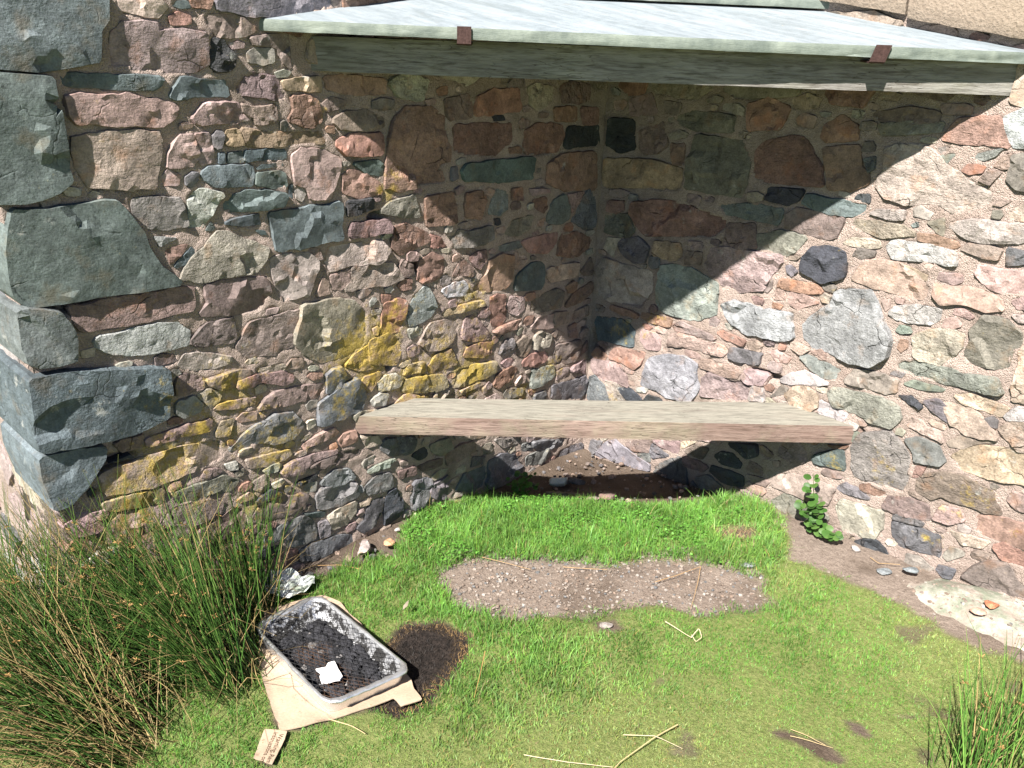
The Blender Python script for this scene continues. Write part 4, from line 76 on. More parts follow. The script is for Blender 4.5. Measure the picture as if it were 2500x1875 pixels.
FR = """V 648,680 643,691 615,686 614,676 626,665 645,668;U 592,1592 580,1599 557,1592 562,1574 584,1574;M 861,978 843,979 814,970 824,960 847,965;T 1206,1391 1185,1394 1165,1387 1160,1377 1182,1374 1205,1379;V 1300,499 1284,507 1272,502 1271,482 1296,483;P 513,1114 495,1120 472,1116 475,1102 505,1099;P 1394,304 1365,313 1351,310 1354,297 1392,293;U 1257,-103 1248,-96 1223,-98 1219,-112 1230,-117 1250,-116;U 1424,1208 1414,1219 1393,1216 1396,1196 1418,1196;P 1070,1637 1064,1646 1051,1650 1038,1638 1040,1625 1055,1615 1069,1623;P 1031,1462 1016,1468 997,1472 990,1464 991,1458 1009,1453 1025,1452;T 902,465 894,468 871,466 870,452 896,451;P 226,1353 220,1363 202,1361 198,1343 207,1337 225,1340;U 236,1578 222,1583 205,1582 193,1576 195,1567 210,1566 231,1570;T 1279,1032 1262,1039 1241,1031 1241,1021 1271,1023;T 984,1201 978,1206 950,1205 947,1197 949,1192 967,1188 986,1191;U 786,1661 775,1669 757,1668 749,1656 755,1649 775,1647 780,1651;R 860,663 855,668 832,667 831,653 837,646 858,653;T 201,189 188,196 177,191 178,174 202,173;T 1405,35 1383,43 1367,42 1373,30 1396,24;V 685,1747 667,1755 656,1747 665,1729 683,1736;P 905,228 903,239 883,235 877,229 880,217 888,213 905,216;V 882,1432 863,1434 842,1430 853,1419 878,1420;V 1035,17 1028,25 1010,21 1008,6 1014,2 1031,3;R 1546,1155 1522,1157 1510,1153 1508,1140 1535,1141;V 2199,344 2157,355 1975,327 1972,254 2085,199 2232,255;P 1073,457 1055,459 1032,458 1033,450 1049,444 1064,442;M 2383,912 2301,945 2184,881 2191,783 2235,776 2378,795;P 1181,486 1158,490 1149,487 1156,472 1175,473;P 219,1711 207,1721 192,1717 194,1703 217,1701;T 85,1644 82,1652 64,1651 58,1649 57,1636 71,1628 80,1630;T 252,825 241,824 216,816 224,806 249,810;P 1928,942 1827,993 1689,975 1722,873 1843,859;T 1901,1428 1700,1424 1634,1382 1649,1306 1860,1348;T 801,2007 746,2063 609,2063 571,1987 676,1939 786,1941;P 1164,-6 1156,-3 1136,-10 1141,-20 1152,-24 1168,-19;M 1921,805 1803,837 1720,803 1751,695 1902,695;U 2378,717 2300,752 2178,746 2125,706 2132,640 2282,637 2380,645;T 1504,1926 1447,1949 1235,1947 1260,1865 1442,1845;P 2457,301 2349,320 2264,268 2271,198 2419,183;V 1246,1365 1236,1371 1216,1367 1215,1360 1225,1351 1245,1355;T 1806,1522 1734,1586 1544,1562 1579,1488 1758,1473;M 250,337 233,340 215,334 222,324 231,322 249,324;P 436,221 419,225 405,224 400,213 410,209 428,210;M 1560,2262 1448,2270 1379,2251 1371,2169 1435,2149 1521,2146;P 1081,-102 1063,-98 1046,-104 1043,-114 1055,-115 1074,-110;V 1101,2175 1090,2205 902,2224 844,2211 851,2162 1017,2109 1081,2104;T 1484,218 1466,224 1454,220 1452,211 1462,206 1479,209;P 1228,1602 1214,1607 1197,1598 1200,1589 1226,1594;P 1811,1210 1607,1236 1524,1192 1611,1120 1753,1126;V 2329,1040 2193,1104 2131,1094 2173,969 2279,973;U 1334,2141 1311,2154 1164,2121 1107,2068 1169,2019 1294,2046 1366,2075;T 313,1366 305,1369 286,1363 287,1349 296,1348 313,1355;U 2269,2169 2208,2236 2101,2217 2057,2179 2094,2101 2190,2093 2266,2121;R 1673,2069 1626,2074 1460,2073 1421,2009 1523,1989 1659,1990;P 552,2214 441,2264 246,2249 303,2191 468,2164;V 205,594 187,594 177,589 180,579 201,580;T 1974,1136 1918,1163 1823,1166 1819,1086 1867,1041 1967,1038;T 2315,155 2224,199 2115,178 2102,101 2253,75;U 1958,348 1914,359 1798,335 1765,259 1843,244 1949,256;T 482,1418 468,1422 456,1420 452,1407 463,1403 475,1407;T 282,2007 216,2023 63,1980 110,1901 260,1919;P 809,-56 800,-53 784,-54 783,-68 788,-70 808,-68;P 1211,913 1202,914 1182,911 1187,902 1192,899 1211,900;P 2459,444 2347,476 2204,426 2225,385 2404,394;T 2470,1352 2408,1383 2286,1384 2263,1331 2340,1278 2454,1288;U 1597,424 1575,429 1567,422 1573,412 1587,412;P 2473,2170 2381,2205 2299,2162 2285,2108 2375,2060 2448,2084;V 2090,1999 2055,2045 1923,2046 1902,1983 1985,1930 2057,1951;R 2277,1205 2071,1217 1980,1194 2044,1136 2207,1129;P 828,1560 812,1568 804,1567 798,1554 806,1548 822,1550;V 39,161 34,170 16,168 16,157 32,155;M 2055,1862 1917,1889 1739,1843 1837,1790 1982,1812;M 2151,1458 2076,1472 1954,1420 1967,1374 2119,1376;T 1178,1994 1138,2025 1022,2029 992,1955 1035,1910 1131,1903 1158,1906;M 2268,1867 2215,1899 2112,1887 2096,1805 2133,1773 2235,1788;R 1717,1926 1689,1954 1566,1970 1526,1933 1533,1881 1598,1859 1685,1862;R 1846,2228 1808,2271 1707,2270 1698,2245 1692,2154 1774,2127 1828,2154;V 290,1800 226,1834 76,1848 82,1782 141,1760 286,1762;T 2212,52 2129,79 1971,48 2007,-13 2198,-8;T 1517,1577 1486,1607 1379,1618 1372,1586 1370,1501 1425,1492 1498,1486;R 2140,958 2114,986 1968,986 1951,927 2031,906 2135,911;V 2404,23 2343,63 2268,55 2232,15 2238,-44 2339,-66 2386,-36;U 329,2131 239,2170 144,2165 155,2113 203,2077 314,2083;M 2345,1984 2232,2020 2170,1986 2180,1928 2228,1904 2320,1933;U 518,1886 455,1926 381,1897 376,1847 409,1819 525,1846;M 1907,76 1849,121 1767,96 1778,16 1875,6;R 809,2264 767,2291 674,2298 637,2263 663,2204 758,2179 827,2212;T 1966,-44 1871,-18 1744,-69 1797,-115 1939,-105;U 2018,1287 1964,1305 1845,1323 1811,1259 1843,1231 1994,1240;P 2469,1742 2398,1779 2276,1763 2300,1686 2429,1687;U 2253,562 2204,581 2081,540 2070,500 2249,513;P 2048,626 2005,661 1898,643 1877,586 1979,560 2042,566;P 2214,1356 2163,1384 2042,1339 2079,1289 2191,1291;M 2023,209 1941,240 1899,234 1869,173 1908,138 2008,146;P 568,2017 519,2036 405,2001 430,1951 543,1953;P 1985,1512 1934,1538 1827,1523 1859,1459 1956,1455;T 2070,827 1990,875 1922,821 1951,775 2049,763;U 2426,1167 2354,1180 2264,1137 2297,1092 2422,1102;V 1384,2266 1301,2290 1176,2279 1166,2229 1283,2225 1351,2231;T 947,2077 917,2085 838,2071 808,2022 870,1988 941,2007;V 2110,725 2037,741 1958,727 1956,672 2091,670;M 1875,555 1779,579 1717,557 1713,527 1861,504;U 207,2234 178,2262 78,2253 51,2219 70,2194 118,2175 184,2186;P 1899,1979 1865,1997 1744,1989 1776,1927 1855,1923;P 1787,2107 1722,2113 1689,2096 1693,2017 1781,2031;R 1814,1055 1755,1080 1651,1017 1682,994 1809,1017;T 1840,482 1766,492 1718,495 1701,436 1742,408 1829,419;V 2041,2167 1950,2189 1901,2174 1937,2107 2025,2104;T 2483,120 2391,141 2328,105 2373,56 2450,72;V 1640,1455 1616,1466 1488,1460 1480,1426 1527,1406 1635,1406;M 652,2133 575,2145 516,2136 519,2094 538,2073 648,2079;U 2352,1466 2322,1490 2224,1489 2222,1425 2254,1413 2346,1420;T 2404,1250 2364,1262 2261,1269 2253,1237 2312,1211 2372,1216;R 1685,1102 1658,1110 1573,1112 1559,1058 1600,1043 1669,1051;T 2426,1905 2403,1928 2344,1933 2316,1884 2351,1859 2403,1852;P 2002,532 1966,544 1893,520 1885,475 1951,460 2000,487;T 450,2067 415,2090 340,2068 331,2019 427,2021;T 2088,2264 2064,2281 1981,2271 1963,2238 1997,2214 2089,2218;P 2431,1003 2391,1023 2322,1015 2342,963 2430,961;V 2086,462 2068,483 2000,478 1972,429 2043,414 2090,425;M 2037,1782 1999,1805 1939,1783 1958,1745 2012,1746;V 2325,348 2293,374 2228,370 2251,319 2301,312;P 1858,199 1830,200 1779,181 1793,123 1860,139;V 2239,488 2204,497 2141,486 2136,459 2162,436 2199,435 2235,454;T 2422,554 2368,577 2324,563 2339,511 2403,510;P 1919,2102 1887,2126 1840,2105 1841,2058 1907,2060;T 588,2272 570,2289 495,2300 456,2284 482,2258 552,2246 595,2249;P 2472,656 2439,679 2394,661 2384,625 2411,607 2460,612;U 1258,2204 1229,2212 1180,2203 1174,2156 1198,2142 1256,2157;M 1822,1299 1779,1311 1685,1300 1718,1267 1800,1270;P 954,1968 891,1982 849,1959 862,1934 934,1929;U 986,2280 944,2291 907,2294 877,2273 882,2247 954,2240 980,2253;P 2396,2250 2350,2261 2298,2262 2282,2236 2316,2219 2393,2217;U 2355,2059 2299,2077 2247,2057 2271,2015 2332,2018;T 1618,1290 1577,1304 1520,1304 1522,1266 1571,1252 1611,1257;R 2488,755 2447,771 2371,770 2357,738 2475,726;P 2183,416 2135,425 2053,404 2057,372 2157,377;P 1606,1381 1554,1395 1483,1387 1503,1352 1577,1357;P 1813,644 1777,664 1715,658 1711,627 1753,606 1796,608;V 1369,2206 1333,2218 1269,2198 1267,2173 1349,2167;P 1659,982 1628,1000 1584,968 1599,934 1646,937;R 2475,1984 2446,1995 2404,1978 2410,1935 2427,1917 2480,1943;T 1320,1997 1298,2022 1257,2011 1234,1980 1246,1962 1301,1962 1324,1965;P 1736,1840 1702,1848 1644,1848 1632,1821 1659,1801 1724,1806;R 382,1944 349,1969 304,1969 296,1937 309,1919 355,1905;T 1941,1214 1923,1227 1864,1218 1860,1182 1892,1177 1950,1181;P 2150,2053 2127,2073 2073,2073 2075,2034 2093,2022 2140,2028;T 1651,2163 1625,2189 1573,2176 1593,2122 1637,2123;P 2455,1228 2437,1242 2386,1220 2395,1183 2449,1190;P 1737,-81 1692,-70 1641,-72 1631,-101 1669,-115 1731,-109;U 2437,1825 2417,1834 2350,1831 2333,1799 2379,1788 2439,1798;M 2257,1728 2201,1760 2167,1744 2170,1713 2242,1701;T 646,1907 632,1920 569,1925 555,1908 561,1890 595,1877 631,1883;P 838,2130 788,2141 736,2125 764,2089 835,2106;V 2482,-67 2436,-51 2391,-54 2394,-92 2403,-101 2471,-90;R 2088,1916 2059,1929 2010,1926 2003,1898 2014,1879 2054,1876 2079,1883;U 2153,1757 2140,1767 2071,1760 2054,1737 2094,1726 2150,1732;T 2244,2068 2225,2070 2161,2064 2162,2041 2186,2027 2239,2038;P 2050,1072 2000,1085 1977,1066 1986,1031 2037,1030;T 369,1826 343,1844 302,1838 284,1821 321,1790 366,1794;V 2477,2047 2472,2063 2409,2057 2397,2038 2417,2013 2443,2006 2481,2015;T 1791,383 1764,396 1718,393 1724,355 1790,349;P 2480,1062 2435,1074 2389,1071 2381,1064 2372,1040 2412,1032 2466,1043;P 1808,1890 1796,1912 1726,1913 1730,1891 1744,1866 1805,1868;U 1955,2242 1912,2261 1884,2258 1877,2225 1888,2220 1953,2218;R 1695,879 1668,884 1616,874 1616,855 1622,833 1671,839 1688,838;P 2129,-80 2074,-63 2050,-79 2056,-106 2115,-113;P 2159,1265 2136,1278 2084,1277 2075,1266 2080,1240 2104,1226 2157,1237;R 2166,864 2145,880 2110,880 2086,864 2098,836 2121,832 2165,841;T 175,2086 144,2106 111,2099 87,2082 98,2057 150,2052 172,2060;P 1649,2257 1634,2276 1578,2264 1577,2235 1618,2227 1649,2234;P 1702,760 1681,773 1627,753 1651,725 1696,725;R 2165,-45 2136,-27 2075,-34 2088,-54 2160,-67;P 2136,593 2093,606 2065,598 2065,569 2118,560;T 1935,451 1905,461 1858,454 1857,431 1867,420 1939,427;P 2481,2227 2452,2244 2408,2227 2419,2198 2473,2195;P 1435,1993 1414,1999 1369,2001 1339,1995 1354,1971 1395,1969 1436,1972;T 2323,596 2273,614 2219,608 2205,590 2249,579 2305,576;U 2016,1350 2006,1358 1953,1364 1941,1350 1940,1326 1989,1321 2007,1326;U 2039,-66 2005,-55 1964,-83 1984,-110 2037,-101;T 2136,1050 2094,1071 2066,1054 2080,1029 2137,1026;T 2458,342 2428,358 2392,356 2379,340 2403,320 2449,322;R 729,2142 711,2167 665,2173 653,2152 726,2128;P 2289,1301 2281,1312 2232,1309 2209,1295 2217,1276 2238,1276 2288,1287;R 1954,1920 1930,1931 1873,1923 1885,1901 1945,1895;T 2465,825 2447,837 2413,826 2409,811 2416,786 2457,792 2476,800;T 1953,873 1936,885 1867,881 1877,858 1944,857;P 217,1886 173,1901 137,1884 145,1863 203,1863;T 1561,-93 1548,-81 1491,-80 1489,-86 1488,-105 1508,-117 1554,-112;R 1909,395 1863,407 1834,399 1850,372 1907,376;P 1931,1001 1920,1017 1878,1017 1863,996 1893,983 1927,976;R 317,1875 291,1888 255,1886 238,1867 256,1855 308,1857;P 2235,-59 2209,-38 2174,-41 2176,-72 2220,-87;U 1043,2090 1008,2101 991,2087 1000,2056 1042,2061;P 2059,1519 2037,1530 2002,1524 1990,1493 2026,1488 2053,1495;T 2190,781 2155,801 2120,798 2120,776 2175,768;P 313,2058 283,2067 222,2070 210,2049 246,2041 294,2039;R 83,2142 47,2156 19,2132 27,2111 83,2128;P 118,2027 102,2037 57,2040 45,2009 71,2005 119,2009;U 2165,2277 2131,2280 2106,2273 2103,2255 2130,2243 2171,2258;M 1103,2258 1090,2270 1050,2270 1035,2257 1047,2238 1074,2226 1095,2235;P 1389,2044 1356,2054 1331,2045 1327,2017 1339,2010 1378,2012;V 515,2075 510,2091 467,2088 458,2074 469,2055 487,2047 521,2056;V 2150,1506 2133,1511 2080,1510 2077,1486 2099,1478 2135,1476;M 1754,27 1731,44 1689,34 1702,12 1737,3;P 1762,-27 1755,-18 1718,-15 1698,-26 1708,-51 1736,-55 1754,-47;P 1875,2040 1849,2047 1818,2035 1809,2019 1815,2006 1839,2002 1870,2021;P 2153,1974 2142,1987 2107,1988 2083,1975 2087,1963 2114,1953 2153,1952;R 1950,1403 1920,1414 1899,1407 1916,1371 1946,1374;M 2491,1416 2449,1434 2434,1429 2439,1392 2473,1391;R 623,2213 599,2232 575,2225 567,2203 579,2187 614,2187;R 1988,404 1962,414 1935,410 1919,401 1930,376 1966,375 1984,387;P 2438,1445 2417,1459 2382,1459 2375,1439 2406,1425 2424,1424;V 477,2150 462,2152 423,2144 417,2125 439,2116 470,2116;T 2474,525 2436,535 2422,522 2431,499 2473,503;P 509,1803 476,1817 433,1815 423,1797 459,1786 490,1786;P 2098,140 2060,157 2037,143 2052,120 2087,124;M 2055,104 2040,106 2009,113 1993,100 1997,83 2016,77 2046,79;R 1863,676 1838,685 1806,675 1817,652 1857,650;T 404,2151 396,2155 359,2156 350,2126 378,2114 409,2126;P 2046,392 2018,408 1999,398 1989,375 2005,368 2041,378;P 2261,937 2210,955 2185,943 2198,922 2242,925;V 175,2293 156,2297 104,2287 110,2271 132,2268 170,2276;U 1574,1843 1547,1855 1502,1857 1516,1828 1558,1824;P 2265,1392 2239,1401 2197,1400 2197,1378 2214,1370 2249,1376;P 1956,3 1922,18 1888,9 1904,-15 1940,-19;R 2478,877 2469,888 2437,890 2420,880 2428,861 2462,855 2486,862;V 258,2278 243,2285 199,2285 201,2262 244,2256;R 1746,598 1720,611 1681,601 1693,586 1737,584;R 2030,1125 2012,1127 1988,1117 1990,1095 2029,1099;M 2301,500 2274,513 2254,506 2262,475 2295,479;U 360,2280 327,2295 304,2297 311,2271 349,2269;V 2459,485 2417,496 2395,489 2406,470 2445,474;P 2040,2076 2026,2088 2000,2094 1985,2087 1989,2070 2017,2064 2033,2066;V 1724,706 1710,714 1669,707 1683,685 1717,688;T 1442,2118 1420,2128 1384,2110 1396,2091 1429,2098;R 1845,1458 1835,1466 1797,1461 1793,1457 1797,1440 1830,1437 1845,1441;R 742,2103 724,2108 682,2092 692,2081 746,2086;P 2191,1485 2180,1500 2154,1495 2155,1462 2189,1462;P 1746,843 1733,852 1703,850 1698,843 1696,826 1724,814 1738,822;T 1679,1275 1671,1278 1645,1277 1643,1246 1660,1240 1689,1252;T 2133,763 2106,767 2077,759 2078,747 2089,738 2134,747;R 2478,174 2464,185 2437,190 2418,179 2416,168 2455,157 2478,158;P 1988,112 1969,126 1949,124 1954,90 1984,93;T 1008,2033 983,2050 961,2034 965,2012 994,2009;T 2481,40 2464,53 2426,49 2426,33 2446,22 2480,27;U 1904,1778 1888,1786 1848,1785 1853,1766 1875,1761 1897,1762;U 1222,1879 1195,1891 1171,1880 1176,1861 1214,1860;P 1235,1917 1217,1925 1172,1924 1183,1904 1219,1901;U 2376,617 2339,621 2322,612 2335,590 2369,595;T 2488,1115 2472,1132 2444,1119 2443,1101 2473,1094;T 1891,2283 1864,2292 1835,2288 1823,2275 1854,2270 1883,2273;T 2265,2270 2250,2283 2230,2277 2228,2248 2254,2243;P 2087,1099 2076,1110 2052,1110 2039,1096 2044,1084 2072,1075 2083,1079;M 2329,1849 2301,1860 2286,1840 2295,1825 2326,1822;P 2470,1862 2459,1876 2437,1873 2431,1863 2425,1847 2454,1837 2467,1845;T 2484,401 2462,406 2446,402 2451,374 2480,376;U 2395,2028 2381,2035 2361,2033 2361,2004 2387,2003;T 2433,708 2412,717 2400,715 2397,690 2408,685 2431,690;M 2067,550 2052,557 2024,546 2027,531 2063,528;P 1941,112 1926,122 1890,129 1886,125 1887,108 1912,101 1926,101;R 1680,797 1673,808 1639,801 1646,782 1672,777;V 1605,2097 1571,2117 1555,2115 1556,2101 1589,2090;U 577,2049 569,2063 535,2056 540,2037 565,2033;R 1976,752 1967,759 1935,762 1930,739 1944,733 1969,740;P 847,1950 831,1954 808,1949 809,1928 825,1919 843,1928;T 2478,971 2465,973 2446,964 2446,945 2465,941 2480,950;U 2063,1257 2046,1264 2028,1262 2017,1251 2028,1231 2037,1229 2056,1237;T 1900,842 1868,851 1851,843 1858,831 1895,825;T 2453,915 2434,919 2412,917 2398,904 2408,899 2429,897 2452,901;V 1157,2276 1139,2283 1118,2284 1106,2273 1112,2259 1132,2258 1152,2259;M 836,2180 811,2185 790,2174 792,2162 832,2162;P 2083,1832 2068,1843 2041,1838 2040,1819 2056,1817 2086,1821;T 2222,1259 2206,1266 2180,1258 2184,1239 2211,1240;P 2301,2211 2284,2217 2258,2220 2248,2215 2255,2196 2277,2193 2295,2195;M 87,1877 63,1886 41,1883 40,1864 78,1864;U 1871,593 1860,604 1829,603 1829,592 1834,577 1843,578 1869,583;V 1586,1340 1564,1342 1536,1338 1531,1320 1554,1317 1580,1327;P 2478,1017 2452,1025 2441,1018 2438,1003 2445,995 2470,999;T 1615,2211 1585,2223 1569,2217 1574,2200 1605,2194;R 2313,-87 2301,-81 2268,-84 2266,-100 2283,-107 2308,-104;V 922,2111 900,2119 883,2115 879,2095 912,2094;T 1169,2201 1161,2210 1123,2205 1120,2193 1143,2183 1172,2189;T 1862,1027 1837,1036 1820,1028 1823,1016 1864,1015;P 1611,-82 1602,-75 1571,-77 1567,-84 1571,-96 1599,-97 1615,-94;R 325,2172 313,2180 277,2180 286,2160 322,2160;T 60,2089 34,2094 21,2089 32,2072 59,2075;M 642,2288 632,2296 597,2293 593,2287 603,2278 635,2274;P 2481,-18 2463,-8 2436,-12 2430,-21 2446,-31 2476,-31;U 2402,2289 2394,2295 2372,2296 2367,2293 2363,2279 2386,2274 2399,2274;V 1637,913 1634,921 1600,923 1590,914 1594,905 1619,898 1637,905;P 2368,366 2362,372 2338,367 2331,362 2337,345 2359,346 2372,353;P 1554,2135 1544,2140 1519,2139 1522,2123 1548,2119;T 1915,1355 1893,1363 1873,1354 1885,1341 1908,1341;M 1557,2294 1537,2296 1517,2295 1513,2280 1535,2276 1548,2280;T 1805,1144 1786,1147 1774,1143 1775,1120 1798,1121;T 2209,1424 2192,1429 2161,1419 2172,1405 2197,1409;P 2066,-42 2053,-31 2017,-31 2020,-38 2024,-48 2056,-50;M 571,2173 561,2175 538,2178 531,2165 548,2153 567,2156;P 2327,88 2326,97 2306,97 2300,84 2299,76 2309,71 2328,71;P 1616,1603 1605,1611 1577,1613 1579,1599 1584,1595 1610,1593;T 847,1990 831,1993 809,1987 811,1978 844,1975;V 1711,1987 1700,1991 1676,1990 1678,1975 1705,1968;M 2101,655 2068,658 2056,656 2063,643 2089,639;T 1482,1971 1476,1979 1455,1975 1454,1959 1468,1953 1481,1954;T 1001,1936 990,1944 970,1939 970,1925 986,1913 999,1920;P 1991,904 1982,908 1955,911 1948,898 1956,893 1991,890;T 553,1925 533,1930 509,1922 504,1909 524,1907 544,1914;P 1027,1907 1018,1913 999,1907 998,1890 1021,1887;P 1943,683 1933,691 1907,690 1902,682 1909,670 1919,671 1939,673;P 2207,2296 2193,2300 2159,2288 2167,2280 2202,2284;P 881,2140 877,2145 858,2143 852,2136 850,2125 870,2120 882,2122;V 1959,58 1947,60 1925,47 1925,37 1952,36;U 120,2160 111,2165 91,2164 80,2158 81,2149 105,2144 125,2149;T 264,2210 254,2218 237,2215 232,2212 235,2197 245,2197 267,2200;M 1627,1328 1617,1338 1598,1337 1598,1325 1595,1315 1618,1310 1623,1315;T 58,1817 50,1824 26,1823 27,1808 50,1806;P 2177,909 2155,922 2147,917 2150,896 2168,895;U 2080,858 2070,872 2055,866 2058,842 2071,841;P 1785,238 1768,244 1757,242 1760,220 1779,220;T 348,1890 339,1903 311,1896 316,1887 348,1882;M 1997,-13 1970,-8 1959,-14 1959,-25 1990,-25;T 1688,924 1675,936 1655,927 1655,917 1679,913;T 1776,1796 1764,1806 1742,1805 1741,1791 1747,1788 1771,1783;R 1754,1446 1732,1455 1704,1454 1710,1442 1742,1438;T 58,1964 37,1971 18,1967 23,1956 50,1952;R 863,2250 842,2257 828,2255 828,2241 854,2237;T 341,2001 333,2005 318,2005 308,1997 313,1985 323,1980 340,1988;R 2036,1009 2017,1017 1996,1013 1993,1006 2011,998 2031,1001;P 1862,1906 1842,1909 1820,1906 1818,1897 1833,1891 1857,1897;P 2361,-81 2351,-77 2335,-82 2335,-99 2344,-102 2362,-95;M 2300,555 2294,560 2279,558 2272,550 2285,539 2296,537;U 2283,1814 2260,1818 2254,1812 2254,1799 2274,1796;P 2486,701 2475,703 2446,700 2448,689 2464,686 2483,688;P 1977,2278 1966,2286 1937,2284 1940,2274 1946,2267 1970,2269;P 1497,2122 1487,2127 1463,2128 1456,2120 1474,2112 1492,2111;T 1841,1552 1830,1555 1804,1554 1804,1547 1812,1540 1835,1540;P 71,1909 60,1915 35,1908 40,1899 47,1896 71,1900;T 1624,1019 1613,1024 1598,1023 1591,1016 1596,1006 1612,1003 1620,1005;P 615,2165 613,2170 596,2170 589,2164 591,2155 607,2151 614,2154;R 1387,2152 1377,2158 1358,2154 1358,2146 1373,2134 1387,2137;P 2478,2272 2469,2277 2448,2272 2445,2262 2459,2257 2481,2261;U 50,2279 39,2282 19,2275 20,2263 46,2265;P 2138,1919 2122,1926 2111,1924 2109,1908 2112,1904 2133,1907;T 826,2081 820,2089 806,2085 802,2071 814,2064 828,2069;U 1497,1837 1492,1844 1473,1839 1465,1831 1467,1823 1480,1821 1499,1829;V 1552,1242 1531,1251 1527,1245 1523,1233 1548,1230;P 1106,2086 1099,2090 1084,2094 1078,2089 1080,2076 1092,2075 1105,2075;P 2276,1894 2266,1901 2250,1899 2249,1886 2265,1882 2277,1887;U 2445,595 2431,599 2420,599 2413,586 2427,582 2443,584;M 1693,660 1683,665 1665,665 1671,649 1687,649;T 1163,2135 1154,2141 1139,2144 1126,2139 1132,2129 1146,2124 1160,2126;V 644,1856 634,1864 622,1864 619,1849 624,1844 640,1847;M 2213,388 2199,389 2180,378 2189,371 2208,374;U 2174,605 2168,608 2151,606 2148,597 2155,591 2175,593;T 1553,1594 1543,1599 1530,1593 1535,1581 1552,1582"""
SE = """A 420,1094 360,1166 121,1128 82,997 205,934 413,979;P 942,1586 853,1676 675,1695 630,1567 707,1499 860,1477;H 987,1931 820,1978 682,1928 669,1844 709,1769 943,1838;A 922,1326 836,1332 599,1279 623,1177 707,1153 945,1189;T 359,575 267,612 119,593 137,420 215,403 339,432;L 306,878 156,927 87,908 118,731 293,740;H 571,1444 454,1506 368,1478 353,1364 447,1259 551,1292;H 539,1954 451,2011 246,1956 232,1859 296,1841 544,1883;P 854,308 786,397 621,337 614,219 699,188 841,187;H 324,1531 224,1597 147,1535 145,1392 250,1362 352,1399;H 747,-24 669,27 448,10 502,-84 686,-114;T 535,2182 438,2232 286,2199 267,2088 326,2080 573,2096;T 957,124 912,175 784,169 750,115 747,34 842,-13 918,10;A 532,1698 453,1726 306,1691 364,1555 517,1572;L 905,961 830,1065 710,1044 693,907 747,840 884,838;T 801,574 666,596 591,546 642,419 781,413;P 478,315 380,373 223,363 214,297 272,240 440,233;L 365,160 264,183 112,155 136,45 284,44;H 666,751 567,864 455,854 458,712 597,697;T 984,681 923,733 762,690 809,599 965,609;P 311,1292 286,1333 157,1334 127,1289 169,1229 275,1194 315,1218;P 546,452 445,511 372,437 422,382 547,409;A 639,191 587,201 451,184 482,110 629,120;L 767,1465 662,1511 588,1504 580,1423 638,1403 732,1424;P 985,419 903,439 846,425 853,329 977,336;H 228,1693 199,1711 81,1691 56,1621 153,1588 244,1615;L 323,1778 276,1831 192,1810 170,1745 227,1713 306,1726;L 238,2105 209,2129 118,2136 85,2096 101,2045 148,2040 238,2051"""

# ================================================================ helpers
def tag(o, label=None, cat=None, group=None, kind=None):
    if label: o['label'] = label
    if cat: o['category'] = cat
    if group: o['group'] = group
    if kind: o['kind'] = kind
    return o

def empty(name, loc=(0, 0, 0)):
    o = bpy.data.objects.new(name, None)
    o.empty_display_size = 0.1
    o.location = loc
    COL.objects.link(o)
    return o

def link(name, me, parent=None, mat=None):
    if mat is not None:
        me.materials.append(mat)
    o = bpy.data.objects.new(name, me)
    COL.objects.link(o)
    if parent is not None:
        o.parent = parent
        o.matrix_parent_inverse = Matrix.Translation(-parent.location)
    return o

def fast_mesh(name, V, F, smooth=False, attrs=None, quads=None):
    """V (n,3) array; F (m,3) triangles; quads (k,4)."""
    me = bpy.data.meshes.new(name)
    V = np.asarray(V, np.float32)
    parts = []
    starts = []
    tot = 0
    F = np.zeros((0, 3), np.int32) if F is None else np.asarray(F, np.int32).reshape(-1, 3)
    Q = np.zeros((0, 4), np.int32) if quads is None else np.asarray(quads, np.int32).reshape(-1, 4)
    me.vertices.add(len(V))
    me.vertices.foreach_set('co', V.ravel())
    nl = F.size + Q.size
    me.loops.add(nl)
    me.loops.foreach_set('vertex_index', np.concatenate([F.ravel(), Q.ravel()]))
    npoly = len(F) + len(Q)
    me.polygons.add(npoly)
    st = np.concatenate([np.arange(len(F)) * 3, F.size + np.arange(len(Q)) * 4]).astype(np.int32)
    me.polygons.foreach_set('loop_start', st)
    if smooth:
        me.polygons.foreach_set('use_smooth', np.ones(npoly, bool))
    else:
        me.polygons.foreach_set('use_smooth', np.zeros(npoly, bool))
    me.update(calc_edges=True)
    for k, a in (attrs or {}).items():
        a = np.asarray(a, np.float32)
        if a.ndim == 2:
            at = me.attributes.new(k, 'FLOAT_COLOR', 'POINT')
            if a.shape[1] == 3:
                a = np.concatenate([a, np.ones((len(a), 1), np.float32)], 1)
            at.data.foreach_set('color', a.ravel())
        else:
            at = me.attributes.new(k, 'FLOAT', 'POINT')
            at.data.foreach_set('value', a)
    return me

def _hash(ix, iy, iz, seed):
    h = (ix.astype(np.int64) * 374761393 + iy.astype(np.int64) * 668265263 + iz.astype(np.int64) * 1274126177 + seed * 974711) & 0xFFFFFFFF
    h = ((h ^ (h >> 13)) * 1274126177) & 0xFFFFFFFF
    h = ((h ^ (h >> 16)) * 2246822519) & 0xFFFFFFFF
    return ((h ^ (h >> 15)) & 0xFFFFFF) / float(0xFFFFFF)

